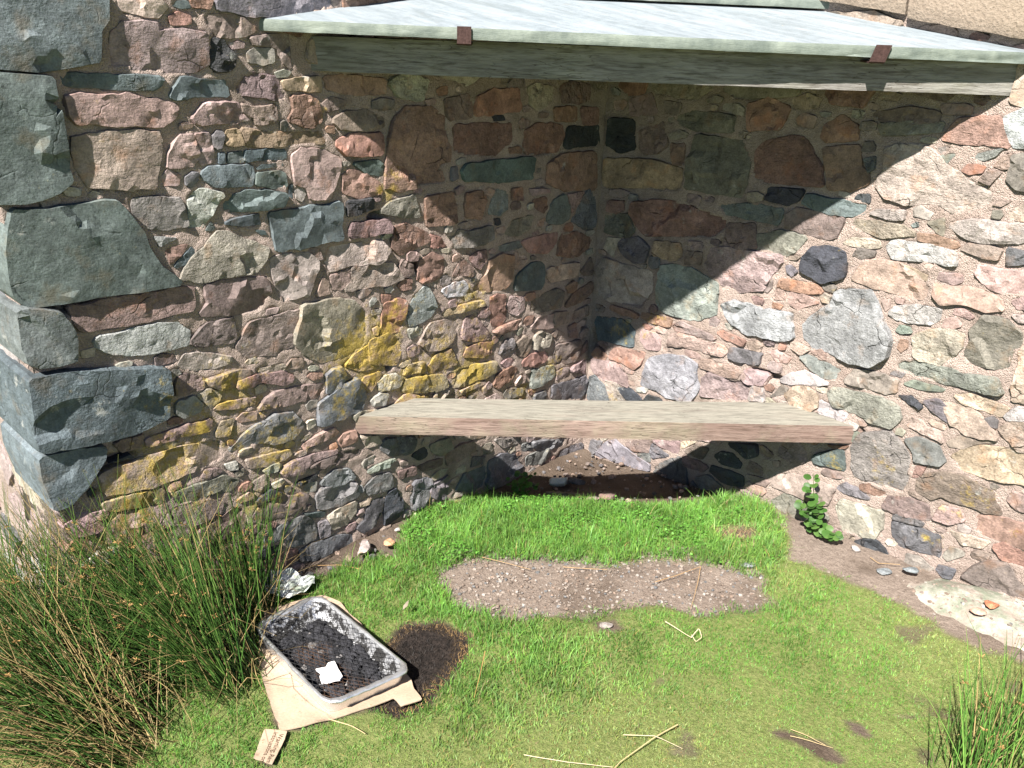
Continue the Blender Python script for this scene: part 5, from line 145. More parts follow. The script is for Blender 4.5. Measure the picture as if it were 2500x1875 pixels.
def vnoise(x, y, z=0.0, seed=0):
    """value noise in -1..1"""
    x = np.asarray(x, float); y = np.asarray(y, float)
    z = np.zeros_like(x) + z
    ix, iy, iz = np.floor(x), np.floor(y), np.floor(z)
    fx, fy, fz = x - ix, y - iy, z - iz
    fx, fy, fz = [t * t * (3 - 2 * t) for t in (fx, fy, fz)]
    r = 0
    for a in (0, 1):
        for b in (0, 1):
            for c in (0, 1):
                w = (fx if a else 1 - fx) * (fy if b else 1 - fy) * (fz if c else 1 - fz)
                r = r + w * _hash(ix + a, iy + b, iz + c, seed)
    return r * 2 - 1

def fbm(x, y, z=0.0, seed=0, octv=4):
    r, a, s = 0, 1.0, 0
    x = np.asarray(x, float); y = np.asarray(y, float); z = np.asarray(z, float)
    for k in range(octv):
        r = r + a * vnoise(x, y, z, seed + k * 17)
        s += a
        a *= 0.5
        x, y, z = x * 2.03 + 7.1, y * 2.03 + 3.7, z * 2.03 + 1.3
    return r / s

def ss(a, b, x):
    t = np.clip((np.asarray(x, float) - a) / (b - a), 0, 1)
    return t * t * (3 - 2 * t)

def inpoly(P, X, Y):
    X = np.asarray(X, float); Y = np.asarray(Y, float)
    c = np.zeros(X.shape, bool)
    n = len(P); j = n - 1
    for i in range(n):
        xi, yi = P[i]; xj, yj = P[j]
        if yi != yj:
            c ^= ((yi > Y) != (yj > Y)) & (X < (xj - xi) * (Y - yi) / (yj - yi) + xi)
        j = i
    return c

def polydist(P, X, Y):
    """unsigned distance from points to a closed outline"""
    X = np.asarray(X, float); Y = np.asarray(Y, float)
    A = np.asarray(P, float); B = np.roll(A, -1, 0)
    best = np.full(X.shape, 1e9)
    for (ax, ay), (bx, by) in zip(A, B):
        dx, dy = bx - ax, by - ay
        L2 = dx * dx + dy * dy + 1e-12
        t = np.clip(((X - ax) * dx + (Y - ay) * dy) / L2, 0, 1)
        best = np.minimum(best, np.hypot(X - ax - t * dx, Y - ay - t * dy))
    return best

def sdf(P, X, Y):
    d = polydist(P, X, Y)
    return np.where(inpoly(P, X, Y), -d, d)

# ---------------------------------------------------------------- node material helper
class NM:
    def __init__(self, name):
        self.m = bpy.data.materials.new(name)
        self.m.use_nodes = True
        self.t = self.m.node_tree
        self.t.nodes.clear()
        self.out = self.n('ShaderNodeOutputMaterial')
        self.b = self.n('ShaderNodeBsdfPrincipled')
        self.l(self.b.outputs[0], self.out.inputs[0])
        self.co = self.n('ShaderNodeTexCoord').outputs['Object']
    def n(self, typ, **kw):
        nd = self.t.nodes.new(typ)
        for k, v in kw.items():
            setattr(nd, k, v)
        return nd
    def l(self, a, b):
        self.t.links.new(a, b)
    def val(self, sock, v):
        if hasattr(v, 'is_linked'):
            self.l(v, sock)
        else:
            sock.default_value = v
    def noise(self, scale, detail=4.0, rough=0.55, vec=None, dist=0.0, typ='FBM'):
        nd = self.n('ShaderNodeTexNoise')
        self.val(nd.inputs['Vector'], vec if vec is not None else self.co)
        nd.inputs['Scale'].default_value = scale
        nd.inputs['Detail'].default_value = detail
        nd.inputs['Roughness'].default_value = rough
        nd.inputs['Distortion'].default_value = dist
        return nd.outputs['Fac']
    def voro(self, scale, feature='F1', vec=None, rnd=1.0):
        nd = self.n('ShaderNodeTexVoronoi', feature=feature)
        self.val(nd.inputs['Vector'], vec if vec is not None else self.co)
        nd.inputs['Scale'].default_value = scale
        nd.inputs['Randomness'].default_value = rnd
        return nd.outputs['Distance']
    def mapping(self, scale=(1, 1, 1), rot=(0, 0, 0), loc=(0, 0, 0)):
        nd = self.n('ShaderNodeMapping')
        self.l(self.co, nd.inputs[0])
        nd.inputs['Scale'].default_value = scale
        nd.inputs['Rotation'].default_value = rot
        nd.inputs['Location'].default_value = loc
        return nd.outputs[0]
    def math(self, op, a, b=0.0, c=0.0, clamp=False):
        nd = self.n('ShaderNodeMath', operation=op, use_clamp=clamp)
        self.val(nd.inputs[0], a); self.val(nd.inputs[1], b); self.val(nd.inputs[2], c)
        return nd.outputs[0]
    def rng(self, v, a, b, c=0.0, d=1.0):
        nd = self.n('ShaderNodeMapRange')
        self.val(nd.inputs[0], v)
        for i, x in enumerate((a, b, c, d)):
            nd.inputs[i + 1].default_value = x
        return nd.outputs[0]
    def mix(self, f, a, b, blend='MIX'):
        nd = self.n('ShaderNodeMix', data_type='RGBA', blend_type=blend)
        self.val(nd.inputs[0], f)
        for s, v in ((nd.inputs[6], a), (nd.inputs[7], b)):
            if hasattr(v, 'is_linked'):
                self.l(v, s)
            else:
                s.default_value = (*v, 1.0)
        return nd.outputs[2]
    def scale(self, col, f):
        nd = self.n('ShaderNodeMix', data_type='RGBA', blend_type='MULTIPLY')
        nd.inputs[0].default_value = 1.0
        self.l(col, nd.inputs[6])
        cc = self.n('ShaderNodeCombineColor')
        for i in range(3):
            self.val(cc.inputs[i], f)
        self.l(cc.outputs[0], nd.inputs[7])
        return nd.outputs[2]
    def attr(self, name, fac=False):
        nd = self.n('ShaderNodeAttribute', attribute_name=name)
        return nd.outputs['Fac'] if fac else nd.outputs['Color']
    def bump(self, h, strength=0.5, dist=0.01, prev=None):
        nd = self.n('ShaderNodeBump')
        nd.inputs['Strength'].default_value = strength
        nd.inputs['Distance'].default_value = dist
        self.l(h, nd.inputs['Height'])
        if prev is not None:
            self.l(prev, nd.inputs['Normal'])
        return nd.outputs[0]
    def done(self, col, rough=0.8, normal=None, spec=0.3, metal=0.0):
        self.val(self.b.inputs['Base Color'], col if hasattr(col, 'is_linked') else (*col, 1.0))
        self.val(self.b.inputs['Roughness'], rough)
        self.b.inputs['Specular IOR Level'].default_value = spec
        self.val(self.b.inputs['Metallic'], metal)
        if normal is not None:
            self.l(normal, self.b.inputs['Normal'])
        return self.m

# ================================================================ materials
def mat_stone():
    s = NM('rubble_stone')
    tone = s.attr('tone')
    n1 = s.noise(9.0, 5, 0.6)
    n2 = s.noise(46.0, 6, 0.65)
    n3 = s.noise(210.0, 3, 0.6)
    c = s.scale(tone, s.rng(n1, 0.28, 0.72, 0.60, 1.42))
    c = s.scale(c, s.rng(n2, 0.28, 0.72, 0.66, 1.36))
    c = s.scale(c, s.rng(n3, 0.25, 0.75, 0.70, 1.30))
    # iron staining, blotches of warmer tint
    warm = s.scale(tone, 1.0)
    warm = s.mix(1.0, warm, (1.35, 0.92, 0.62), 'MULTIPLY')
    c = s.mix(s.rng(s.noise(14.0, 4, 0.6, vec=s.mapping(loc=(3, 5, 1))), 0.56, 0.70, 0, 0.5), c, warm)
    # bleached grey crusts
    grey = s.mix(s.rng(n2, 0.3, 0.7), (0.33, 0.33, 0.30), (0.50, 0.49, 0.45))
    gm = s.math('MULTIPLY', s.rng(s.noise(19.0, 6, 0.7, vec=s.mapping(loc=(9, 2, 4))), 0.60, 0.68), s.rng(s.noise(3.0, 2, 0.5, vec=s.mapping(loc=(1, 8, 4))), 0.46, 0.62, 0.0, 0.75))
    c = s.mix(gm, c, grey)
    # yellow lichen where the attribute allows it
    ly = s.mix(s.rng(n3, 0.3, 0.7), (0.27, 0.185, 0.025), (0.54, 0.39, 0.06))
    ln = s.math('ADD', s.noise(32.0, 6, 0.7, vec=s.mapping(loc=(4, 4, 9))), s.math('MULTIPLY', s.attr('lichen', True), 0.34))
    lf = s.noise(95.0, 5, 0.75, vec=s.mapping(loc=(7, 1, 2)))
    ln = s.math('ADD', ln, s.math('MULTIPLY', s.math('SUBTRACT', lf, 0.5), 0.35))
    c = s.mix(s.rng(ln, 0.66, 0.88, 0, 0.8), c, ly)
    # dark pits
    pits = s.rng(s.noise(75.0, 3, 0.5, vec=s.mapping(loc=(2, 2, 2))), 0.24, 0.36, 0.45, 1.0)
    c = s.scale(c, pits)
    nv = s.n('ShaderNodeTexNoise'); s.l(s.co, nv.inputs['Vector']); nv.inputs['Scale'].default_value = 11.0; nv.inputs['Detail'].default_value = 4.0
    wp = s.n('ShaderNodeVectorMath', operation='MULTIPLY_ADD')
    s.l(nv.outputs['Color'], wp.inputs[0]); wp.inputs[1].default_value = (0.09, 0.09, 0.09); s.l(s.co, wp.inputs[2])
    cr = s.voro(9.0, 'DISTANCE_TO_EDGE', vec=wp.outputs[0])
    crack = s.math('MULTIPLY', s.rng(cr, 0.0, 0.022, 1.0, 0.0), s.rng(s.noise(9.0, 2, 0.5, vec=s.mapping(loc=(8, 3, 1))), 0.56, 0.64))
    c = s.scale(c, s.math('SUBTRACT', 1.0, s.math('MULTIPLY', crack, 0.4)))
    mp3 = s.mapping(scale=(1.0, 1.0, 5.0), rot=(0.35, 0.3, 0.0))
    strata = s.noise(26.0, 5, 0.7, vec=mp3, dist=0.8)
    h = s.math('ADD', s.math('MULTIPLY', s.noise(38.0, 7, 0.62, dist=0.2), 0.8), s.math('MULTIPLY', s.noise(150.0, 4, 0.7), 0.35))
    h = s.math('ADD', h, s.math('MULTIPLY', s.math('ABSOLUTE', s.math('SUBTRACT', s.noise(17.0, 4, 0.55, dist=0.4), 0.5)), 1.4))
    h = s.math('ADD', h, s.math('MULTIPLY', strata, 0.35))
    h = s.math('SUBTRACT', h, s.math('MULTIPLY', crack, 0.6))
    nb = s.bump(h, 0.95, 0.012)
    s.l(s.attr('grain', True), nb.node.inputs['Strength'])
    return s.done(c, s.rng(n2, 0.3, 0.7, 0.62, 0.9), nb, 0.35)

def mat_mortar():
    s = NM('lime_mortar')
    n1 = s.noise(7.0, 5, 0.6)
    n2 = s.noise(260.0, 4, 0.7)
    v = s.voro(330.0)
    c = s.mix(s.rng(n1, 0.3, 0.7), (0.375, 0.290, 0.245), (0.51, 0.41, 0.355))
    c = s.scale(c, s.rng(n2, 0.25, 0.75, 0.62, 1.32))
    grit = s.rng(s.noise(420.0, 2, 0.5, vec=s.mapping(loc=(3, 3, 3))), 0.60, 0.70)
    c = s.mix(s.math('MULTIPLY', grit, 0.45), c, (0.58, 0.51, 0.45))
    dg = s.rng(s.noise(300.0, 2, 0.5, vec=s.mapping(loc=(6, 1, 3))), 0.34, 0.26)
    c = s.mix(s.math('MULTIPLY', dg, 0.7), c, (0.10, 0.085, 0.075))
    dirt = s.rng(s.noise(5.0, 6, 0.7, vec=s.mapping(loc=(5, 5, 5))), 0.52, 0.68, 0, 0.6)
    c = s.mix(dirt, c, (0.17, 0.14, 0.11))
    c = s.mix(s.math('MULTIPLY', s.attr('dirt', True), 0.85), c, (0.11, 0.09, 0.07))
    ly = s.mix(s.rng(n2, 0.3, 0.7), (0.27, 0.20, 0.05), (0.50, 0.39, 0.10))
    ln = s.math('ADD', s.noise(30.0, 6, 0.7, vec=s.mapping(loc=(4, 4, 9))), s.math('MULTIPLY', s.attr('lichen', True), 0.33))
    c = s.mix(s.rng(ln, 0.70, 0.86, 0, 0.75), c, ly)
    h = s.math('ADD', s.math('MULTIPLY', n2, 0.7), s.math('MULTIPLY', s.noise(60.0, 5, 0.65), 1.0))
    h = s.math('SUBTRACT', h, s.math('MULTIPLY', v, 0.5))
    h = s.math('ADD', h, s.math('MULTIPLY', s.noise(125.0, 3, 0.6, vec=s.mapping(loc=(1, 7, 2))), 0.9))
    return s.done(c, 0.95, s.bump(h, 0.9, 0.008), 0.15)

def mat_wood(name, along, ca, cb, cc, greenish=0.0, dark=0.0, top=None):
    """weathered timber; along = unit direction of the grain in the ground plane"""
    s = NM(name)
    ang = math.atan2(along[1], along[0])
    vec = s.n('ShaderNodeVectorRotate', rotation_type='Z_AXIS')
    s.l(s.co, vec.inputs['Vector'])
    vec.inputs['Angle'].default_value = -ang
    mp = s.n('ShaderNodeMapping')
    s.l(vec.outputs[0], mp.inputs[0])
    mp.inputs['Scale'].default_value = (0.5, 8.0, 8.0)
    g1 = s.noise(6.0, 6, 0.62, vec=mp.outputs[0], dist=0.7)
    mp2 = s.n('ShaderNodeMapping')
    s.l(vec.outputs[0], mp2.inputs[0])
    mp2.inputs['Scale'].default_value = (2.6, 26.0, 26.0)
    g2 = s.noise(6.0, 6, 0.68, vec=mp2.outputs[0], dist=0.3)
    c = s.mix(s.rng(g1, 0.32, 0.68), ca, cb)
    c = s.mix(s.rng(g2, 0.46, 0.66, 0, 0.85), c, cc)
    big = s.noise(3.0, 4, 0.6)
    c = s.scale(c, s.rng(big, 0.3, 0.7, 0.78, 1.18))
    if greenish:
        gm = s.rng(s.noise(5.0, 5, 0.65, vec=s.mapping(loc=(2, 7, 0))), 0.48, 0.66, 0, greenish)
        c = s.mix(gm, c, (0.30, 0.32, 0.20))
    if dark:
        dm = s.rng(s.noise(12.0, 5, 0.7, vec=mp.outputs[0]), 0.55, 0.7, 0, dark)
        c = s.mix(dm, c, (0.06, 0.055, 0.045))
    flakes = s.rng(s.noise(2.6, 4, 0.6, vec=mp.outputs[0], dist=1.5), 0.64, 0.67, 0, 0.55 if dark else 0.0)
    c = s.mix(flakes, c, (0.42, 0.41, 0.39))
    if top:
        ge = s.n('ShaderNodeNewGeometry')
        sx = s.n('ShaderNodeSeparateXYZ')
        s.l(ge.outputs['True Normal'], sx.inputs[0])
        bleached = s.mix(s.rng(g2, 0.42, 0.68), top, tuple(v * 0.5 for v in top))
        c = s.mix(s.math('MULTIPLY', s.rng(sx.outputs[2], 0.6, 0.9), s.rng(g1, 0.2, 0.5, 0.55, 0.9)), c, bleached)
    ck = s.noise(4.0, 2, 0.4, vec=mp2.outputs[0], dist=0.2)
    ck = s.math('MULTIPLY', s.rng(s.math('ABSOLUTE', s.math('SUBTRACT', ck, 0.5)), 0.0, 0.012, 1.0, 0.0), s.rng(s.noise(5.0, 2, 0.5, vec=s.mapping(loc=(4, 4, 1))), 0.5, 0.6))
    c = s.mix(s.math('MULTIPLY', ck, 0.75), c, (0.06, 0.045, 0.035))
    h = s.math('SUBTRACT', s.math('ADD', g2, s.math('MULTIPLY', g1, 0.6)), ck)
    return s.done(c, 0.85, s.bump(h, 0.65, 0.004), 0.2)

def mat_slate():
    s = NM('green_slate')
    n1 = s.noise(3.5, 5, 0.6, vec=s.mapping(scale=(1, 3.2, 1), rot=(0, 0, 0.5)), dist=1.0)
    n2 = s.noise(40.0, 5, 0.65)
    c = s.mix(s.rng(n1, 0.3, 0.7), (0.185, 0.218, 0.235), (0.265, 0.302, 0.325))
    c = s.scale(c, s.rng(n2, 0.3, 0.7, 0.86, 1.12))
    st = s.noise(9.0, 5, 0.65, vec=s.mapping(scale=(0.35, 3.0, 1), rot=(0, 0, -0.55)), dist=0.5)
    c = s.mix(s.rng(st, 0.45, 0.68, 0, 0.7), c, (0.325, 0.362, 0.385))
    c = s.mix(s.rng(st, 0.42, 0.30, 0, 0.5), c, (0.15, 0.17, 0.165))
    c = s.mix(s.rng(s.noise(16.0, 6, 0.72, vec=s.mapping(scale=(1, 2.2, 1), rot=(0, 0, 0.8))), 0.60, 0.72, 0, 0.5), c, (0.27, 0.235, 0.20))
    c = s.mix(s.rng(s.noise(22.0, 5, 0.7, vec=s.mapping(loc=(5, 1, 0))), 0.68, 0.74, 0, 0.6), c, (0.55, 0.40, 0.18))
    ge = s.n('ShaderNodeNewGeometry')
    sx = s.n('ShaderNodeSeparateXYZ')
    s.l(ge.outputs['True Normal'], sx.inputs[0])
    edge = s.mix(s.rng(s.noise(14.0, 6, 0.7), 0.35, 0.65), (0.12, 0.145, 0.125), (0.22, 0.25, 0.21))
    c = s.mix(s.rng(sx.outputs[2], 0.5, 0.85), edge, c)  # top paler by facing: weather bleaching plus sky reflection put into the colour
    lay = s.n('ShaderNodeMapping')
    s.l(s.co, lay.inputs[0])
    lay.inputs['Scale'].default_value = (6, 6, 90)
    h = s.math('ADD', s.noise(10.0, 5, 0.6, vec=lay.outputs[0]), s.math('MULTIPLY', n2, 0.8))
    return s.done(c, 0.62, s.bump(h, 0.35, 0.005), 0.4)

def mat_ground():
    s = NM('ground_soil')
    n1 = s.noise(6.0, 5, 0.6)
    n2 = s.noise(70.0, 5, 0.7)
    n3 = s.noise(300.0, 3, 0.65)
    soil = s.mix(s.rng(n1, 0.3, 0.7), (0.085, 0.062, 0.045), (0.17, 0.13, 0.10))
    grav = s.mix(s.rng(n2, 0.3, 0.7), (0.18, 0.140, 0.112), (0.315, 0.255, 0.21))
    grav = s.mix(s.rng(s.voro(75.0), 0.12, 0.02, 0, 0.35), grav, (0.40, 0.35, 0.32))
    turf = s.mix(s.rng(n2, 0.3, 0.7), (0.11, 0.15, 0.038), (0.24, 0.26, 0.095))
    burn = s.mix(s.rng(n2, 0.35, 0.7), (0.014, 0.012, 0.011), (0.055, 0.042, 0.035))
    c = s.mix(s.attr('grass', True), soil, turf)
    c = s.mix(s.attr('gravel', True), c, grav)
    c = s.mix(s.attr('burn', True), c, burn)
    c = s.scale(c, s.rng(n3, 0.25, 0.75, 0.66, 1.3))
    h = s.math('ADD', s.math('MULTIPLY', n2, 1.0), s.math('MULTIPLY', n3, 0.5))
    return s.done(c, 0.95, s.bump(h, 0.9, 0.012), 0.15)

def mat_leafy(name, rough=0.55, trans=0.35, attr='tone', spec=0.3, noise_sc=60.0):
    s = NM(name)
    c = s.attr(attr)
    c = s.scale(c, s.rng(s.noise(noise_sc, 3, 0.6), 0.25, 0.75, 0.75, 1.25))
    s.done(c, rough, None, spec)
    tr = s.n('ShaderNodeBsdfTranslucent')
    s.l(c, tr.inputs[0])
    mx = s.n('ShaderNodeMixShader')
    mx.inputs[0].default_value = trans
    s.l(s.b.outputs[0], mx.inputs[1])
    s.l(tr.outputs[0], mx.inputs[2])
    s.l(mx.outputs[0], s.out.inputs[0])
    return s.m

def mat_tone(name, rough=0.8, spec=0.2, bump_scale=90.0, bump=0.4, dist=0.004, var=0.3, metal=0.0):
    s = NM(name)
    n = s.noise(bump_scale, 5, 0.65)
    c = s.scale(s.attr('tone'), s.rng(n, 0.28, 0.72, 1 - var, 1 + var))
    return s.done(c, rough, s.bump(n, bump, dist), spec, metal)

def mat_flat(name, ca, cb, sc=40.0, rough=0.8, bump=0.3, dist=0.003, spec=0.25, metal=0.0, detail=5):
    s = NM(name)
    n = s.noise(sc, detail, 0.65)
    c = s.mix(s.rng(n, 0.3, 0.7), ca, cb)
    return s.done(c, rough, s.bump(n, bump, dist), spec, metal)

M_STONE = mat_stone()
M_MORTAR = mat_mortar()
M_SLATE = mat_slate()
M_GROUND = mat_ground()
M_GRASS = mat_leafy('grass_blades', 0.5, 0.38)
M_RUSH = mat_leafy('rush_stems', 0.42, 0.15, spec=0.4)
M_LEAF = mat_leafy('weed_leaves', 0.45, 0.35, noise_sc=120.0)
M_STRAW = mat_tone('dry_straw', 0.6, 0.3, 200.0, 0.3, 0.001, 0.25)
M_PEBBLE = mat_tone('pebbles', 0.85, 0.25, 120.0, 0.5, 0.003, 0.35)

# colour of each kind of rock, linear
TONE = {'G': (0.103, 0.126, 0.128), 'H': (0.190, 0.203, 0.182), 'P': (0.292, 0.219, 0.194), 'M': (0.196, 0.146, 0.131),
        'R': (0.254, 0.159, 0.124), 'T': (0.328, 0.273, 0.226), 'O': (0.286, 0.224, 0.150), 'L': (0.361, 0.340, 0.324),
        'B': (0.247, 0.259, 0.261), 'A': (0.142, 0.138, 0.142), 'K': (0.046, 0.048, 0.055), 'U': (0.200, 0.178, 0.153),
        'V': (0.304, 0.281, 0.240)}
#        proud height, facet slope, bulge
ROUGH = {'G': (0.007, 0.075, 0.3), 'H': (0.006, 0.07, 0.6), 'P': (0.006, 0.075, 0.5), 'M': (0.006, 0.09, 0.5), 'R': (0.006, 0.08, 0.5),
         'T': (0.005, 0.08, 0.6), 'O': (0.006, 0.08, 0.5), 'L': (0.006, 0.09, 0.6), 'B': (0.009, 0.12, 0.6), 'A': (0.007, 0.12, 0.5),
         'K': (0.008, 0.14, 0.4), 'U': (0.006, 0.09, 0.6), 'V': (0.008, 0.12, 0.6)}

def parse(s):
    out = []
    for part in s.split(';'):
        f = part.split()
        out.append((f[0], [tuple(int(v) / 1000.0 for v in p.split(',')) for p in f[1:]]))
    return out

# ---------------------------------------------------------------- lichen centres on the two walls: (u, z, radius, strength)
LICH_L = [(1.826, 0.51, 0.103, 1.2), (1.94, 0.489, 0.081, 1.1), (1.754, 0.529, 0.083, 1.0), (1.906, 0.419, 0.124, 1.1), (1.94, 0.337, 0.105, 1.0), (1.825, 0.246, 0.086, 0.6), (1.726, 0.354, 0.086, 0.6), (1.605, 0.665, 0.114, 1.0), (1.547, 0.597, 0.084, 0.8), (1.497, 0.712, 0.063, 0.5), (1.606, 0.524, 0.063, 1.0), (1.466, 0.437, 0.11, 1.0), (1.463, 0.294, 0.09, 0.8), (1.569, 0.292, 0.066, 0.9), (1.699, 0.593, 0.062, 1.1), (1.168, 0.682, 0.134, 1.35), (1.088, 0.691, 0.136, 1.3), (1.115, 0.613, 0.114, 1.2), (0.938, 0.515, 0.143, 1.1), (0.672, 0.49, 0.126, 1.3), (0.809, 0.565, 0.085, 1.0), (0.677, 0.761, 0.098, 0.9), (0.828, 0.645, 0.12, 0.7), (0.223, 0.391, 0.07, 0.9), (0.408, 0.327, 0.081, 0.9), (0.633, 0.552, 0.101, 0.9), (0.27, 0.377, 0.069, 0.7), (1.024, 1.167, 0.031, 1.2), (1.062, 1.183, 0.026, 1.0), (1.258, 1.41, 0.029, 0.7), (1.863, 1.358, 0.037, 0.5), (0.934, 0.798, 0.058, 0.7), (1.027, 0.775, 0.068, 0.9), (1.204, 0.58, 0.09, 0.8), (1.239, 0.519, 0.068, 0.7), (1.772, 0.713, 0.06, 0.8), (1.007, 1.221, 0.033, 1.1)]
LICH_R = [(0.163, 0.549, 0.07, 0.76), (0.314, 0.622, 0.051, 0.6400000000000001), (0.293, 0.558, 0.051, 0.5599999999999999), (0.151, 0.242, 0.036, 0.7200000000000001), (0.264, 0.368, 0.026, 0.5599999999999999), (1.243, 0.381, 0.038, 0.7200000000000001), (1.279, 0.365, 0.031, 0.7200000000000001), (1.254, 0.325, 0.039, 0.7200000000000001), (1.283, 0.314, 0.028, 0.6400000000000001), (1.517, 0.353, 0.053, 0.7200000000000001), (1.558, 0.378, 0.045, 0.6400000000000001), (1.496, 0.366, 0.03, 0.6400000000000001), (1.093, 0.315, 0.035, 0.7200000000000001), (1.431, 0.173, 0.025, 0.7200000000000001), (1.469, 0.175, 0.025, 0.7200000000000001), (1.495, 0.285, 0.027, 0.6400000000000001), (1.457, 0.29, 0.023, 0.5599999999999999), (1.296, 1.711, 0.028, 0.7200000000000001), (1.648, 0.29, 0.045, 0.4), (0.655, 0.747, 0.029, 0.5599999999999999)]

def lichen_at(lst, U, Z):
    r = np.zeros(np.shape(U))
    for (u, z, rad, st) in lst:
        r = np.maximum(r, st * np.exp(-((U - u) ** 2 + (Z - z) ** 2) / (rad * rad)))
    return r

# ================================================================ walls
def outline_dense(P, step, amp, seed, grow=0.0):
    A = np.array(P)
    # one corner-cutting pass keeps corners crisp but not knife-sharp
    B = np.roll(A, -1, 0)
    q = np.empty((len(A) * 2, 2))
    q[0::2] = A * 0.95 + B * 0.05
    q[1::2] = A * 0.05 + B * 0.95
    if grow:
        sg = np.sign(np.dot(A[:, 0], np.roll(A[:, 1], -1)) - np.dot(A[:, 1], np.roll(A[:, 0], -1)))
        t = np.roll(q, -1, 0) - np.roll(q, 1, 0)
        t /= np.linalg.norm(t, axis=1)[:, None] + 1e-9
        q = q + np.stack([t[:, 1], -t[:, 0]], 1) * sg * grow
    out = []
    n = len(q)
    for i in range(n):
        a, b = q[i], q[(i + 1) % n]
        L = np.hypot(*(b - a))
        k = max(1, int(round(L / step)))
        for j in range(k):
            out.append(a + (b - a) * j / k)
    o = np.array(out)
    o[:, 0] += amp * fbm(o[:, 0] * 45, o[:, 1] * 45, seed * 1.7, 3, 3)
    o[:, 1] += amp * fbm(o[:, 0] * 45, o[:, 1] * 45, seed * 1.7, 29, 3)
    return o

def stone_geo(code, P, seed, lich, depth=0.035, lod=1.0):
    """one rubble stone: returns V (u, z, h), triangles, tone, lichen"""
    rr = random.Random(seed)
    quoin = '*' in code
    c = code[0]
    A = np.array(P)
    area = 0.5 * abs(np.dot(A[:, 0], np.roll(A[:, 1], -1)) - np.dot(A[:, 1], np.roll(A[:, 0], -1)))
    size = math.sqrt(max(area, 1e-5))
    step = min(0.020, max(0.008, size / 8.0)) * lod
    O = outline_dense(P, step, min(0.008, size * 0.06), seed, min(0.0055, size * 0.07)) if not quoin else outline_dense(P, step, 0.0025, seed, 0.007)
    cen = O.mean(0)
    mn, mx = O.min(0), O.max(0)
    gx = np.arange(mn[0], mx[0], step)
    gz = np.arange(mn[1], mx[1], step * 0.9)
    X, Y = np.meshgrid(gx, gz)
    X = X + (np.arange(X.shape[0]) % 2)[:, None] * step * 0.5
    r_ = np.random.default_rng(seed)
    X = (X + r_.uniform(-.28, .28, X.shape) * step).ravel()
    Y = (Y + r_.uniform(-.28, .28, Y.shape) * step).ravel()
    d = polydist(O, X, Y)
    keep = inpoly(O, X, Y) & (d > step * 0.55 + 0.0025)
    X, Y = X[keep], Y[keep]
    n = len(O)
    # a second ring just inside the outline keeps the arris crisp
    tg = np.roll(O, -1, 0) - np.roll(O, 1, 0)
    tg /= np.linalg.norm(tg, axis=1)[:, None] + 1e-9
    sg = np.sign(np.dot(O[:, 0], np.roll(O[:, 1], -1)) - np.dot(O[:, 1], np.roll(O[:, 0], -1)))
    rin = min(0.0028, size * 0.05)
    O2 = O - np.stack([tg[:, 1], -tg[:, 0]], 1) * sg * rin
    k2 = inpoly(O, O2[:, 0], O2[:, 1]) & (polydist(O, O2[:, 0], O2[:, 1]) > rin * 0.6)
    X = np.concatenate([O2[k2, 0], X]); Y = np.concatenate([O2[k2, 1], Y])
    pts = [Vector((float(a), float(b))) for a, b in O] + [Vector((float(a), float(b))) for a, b in zip(X, Y)]
    try:
        vo, eo, fo, *_ = delaunay_2d_cdt(pts, [], [list(range(n))], 1, 1e-6)
    except Exception:
        return None
    V2 = np.array([(v.x, v.y) for v in vo])
    F = [f for f in fo if len(f) == 3]
    if not F:
        return None
    F = np.array(F, np.int32)
    U, Z = V2[:, 0], V2[:, 1]
    d = polydist(O, U, Z)
    pr, slope, bulge = ROUGH[c]
    pr = pr * rr.uniform(0.5, 1.4) * min(1.0, 0.45 + size / 0.10)
    if quoin:
        pr = 0.020 * rr.uniform(0.8, 1.3)
    # faceted face: pieces of planes around random centres, hard fracture steps between
    k = 2 + int(size / 0.045)
    k = min(k, 9)
    cx = np.array([rr.uniform(mn[0], mx[0]) for _ in range(k)])
    cz = np.array([rr.uniform(mn[1], mx[1]) for _ in range(k)])
    ga = np.array([rr.gauss(0, slope) for _ in range(k)])
    gb = np.array([rr.gauss(0, slope) for _ in range(k)])
    off = np.array([rr.gauss(0, slope * size * 0.10) for _ in range(k)])
    wx = U + 0.012 * fbm(U * 30, Z * 30, seed, 5, 3)
    wz = Z + 0.012 * fbm(U * 30, Z * 30, seed + 9, 6, 3)
    D = (wx[:, None] - cx) ** 2 + ((wz[:, None] - cz) * 1.3) ** 2
    near = D.argmin(1)
    planes = off[near] + ga[near] * (U - cx[near]) + gb[near] * (Z - cz[near])
    lim = 0.005 + size * 0.04
    ta, tb = rr.gauss(0, 0.035), rr.gauss(0, 0.035)
    if quoin:
        planes = planes * 0.7; ta = tb = 0.0
    planes = np.clip(planes, -lim, lim)
    ew = rin * 1.15
    e = 1 - (1 - np.clip(d / ew, 0, 1)) ** 2
    R = max(1e-3, d.max())
    h = -0.003 + (pr + 0.003) * e + (ta * (U - cen[0]) + tb * (Z - cen[1])) + planes * ss(0, 1.3, d / ew) + bulge * 0.0022 * min(1, size / 0.12) * (d / R) ** 0.8
    h += 0.0028 * fbm(U * 55, Z * 55, seed * 3.1, 8, 4) * (0.4 + e) * (0.6 if c == 'G' else 1.15)
    if c == 'T' and size > 0.2:
        h += 0.007 * fbm(U * 38, Z * 38, seed, 77, 3) * e
    # boundary loop (first n output verts keep input order unless merged)
    cnt = {}
    for a, b, cc in F:
        for e2 in ((a, b), (b, cc), (cc, a)):
            cnt[e2] = 1
    bd = [(a, b) for (a, b) in cnt if (b, a) not in cnt]
    nv = len(V2)
    bset = sorted({a for a, b in bd} | {b for a, b in bd})
    idx = {v: nv + i for i, v in enumerate(bset)}
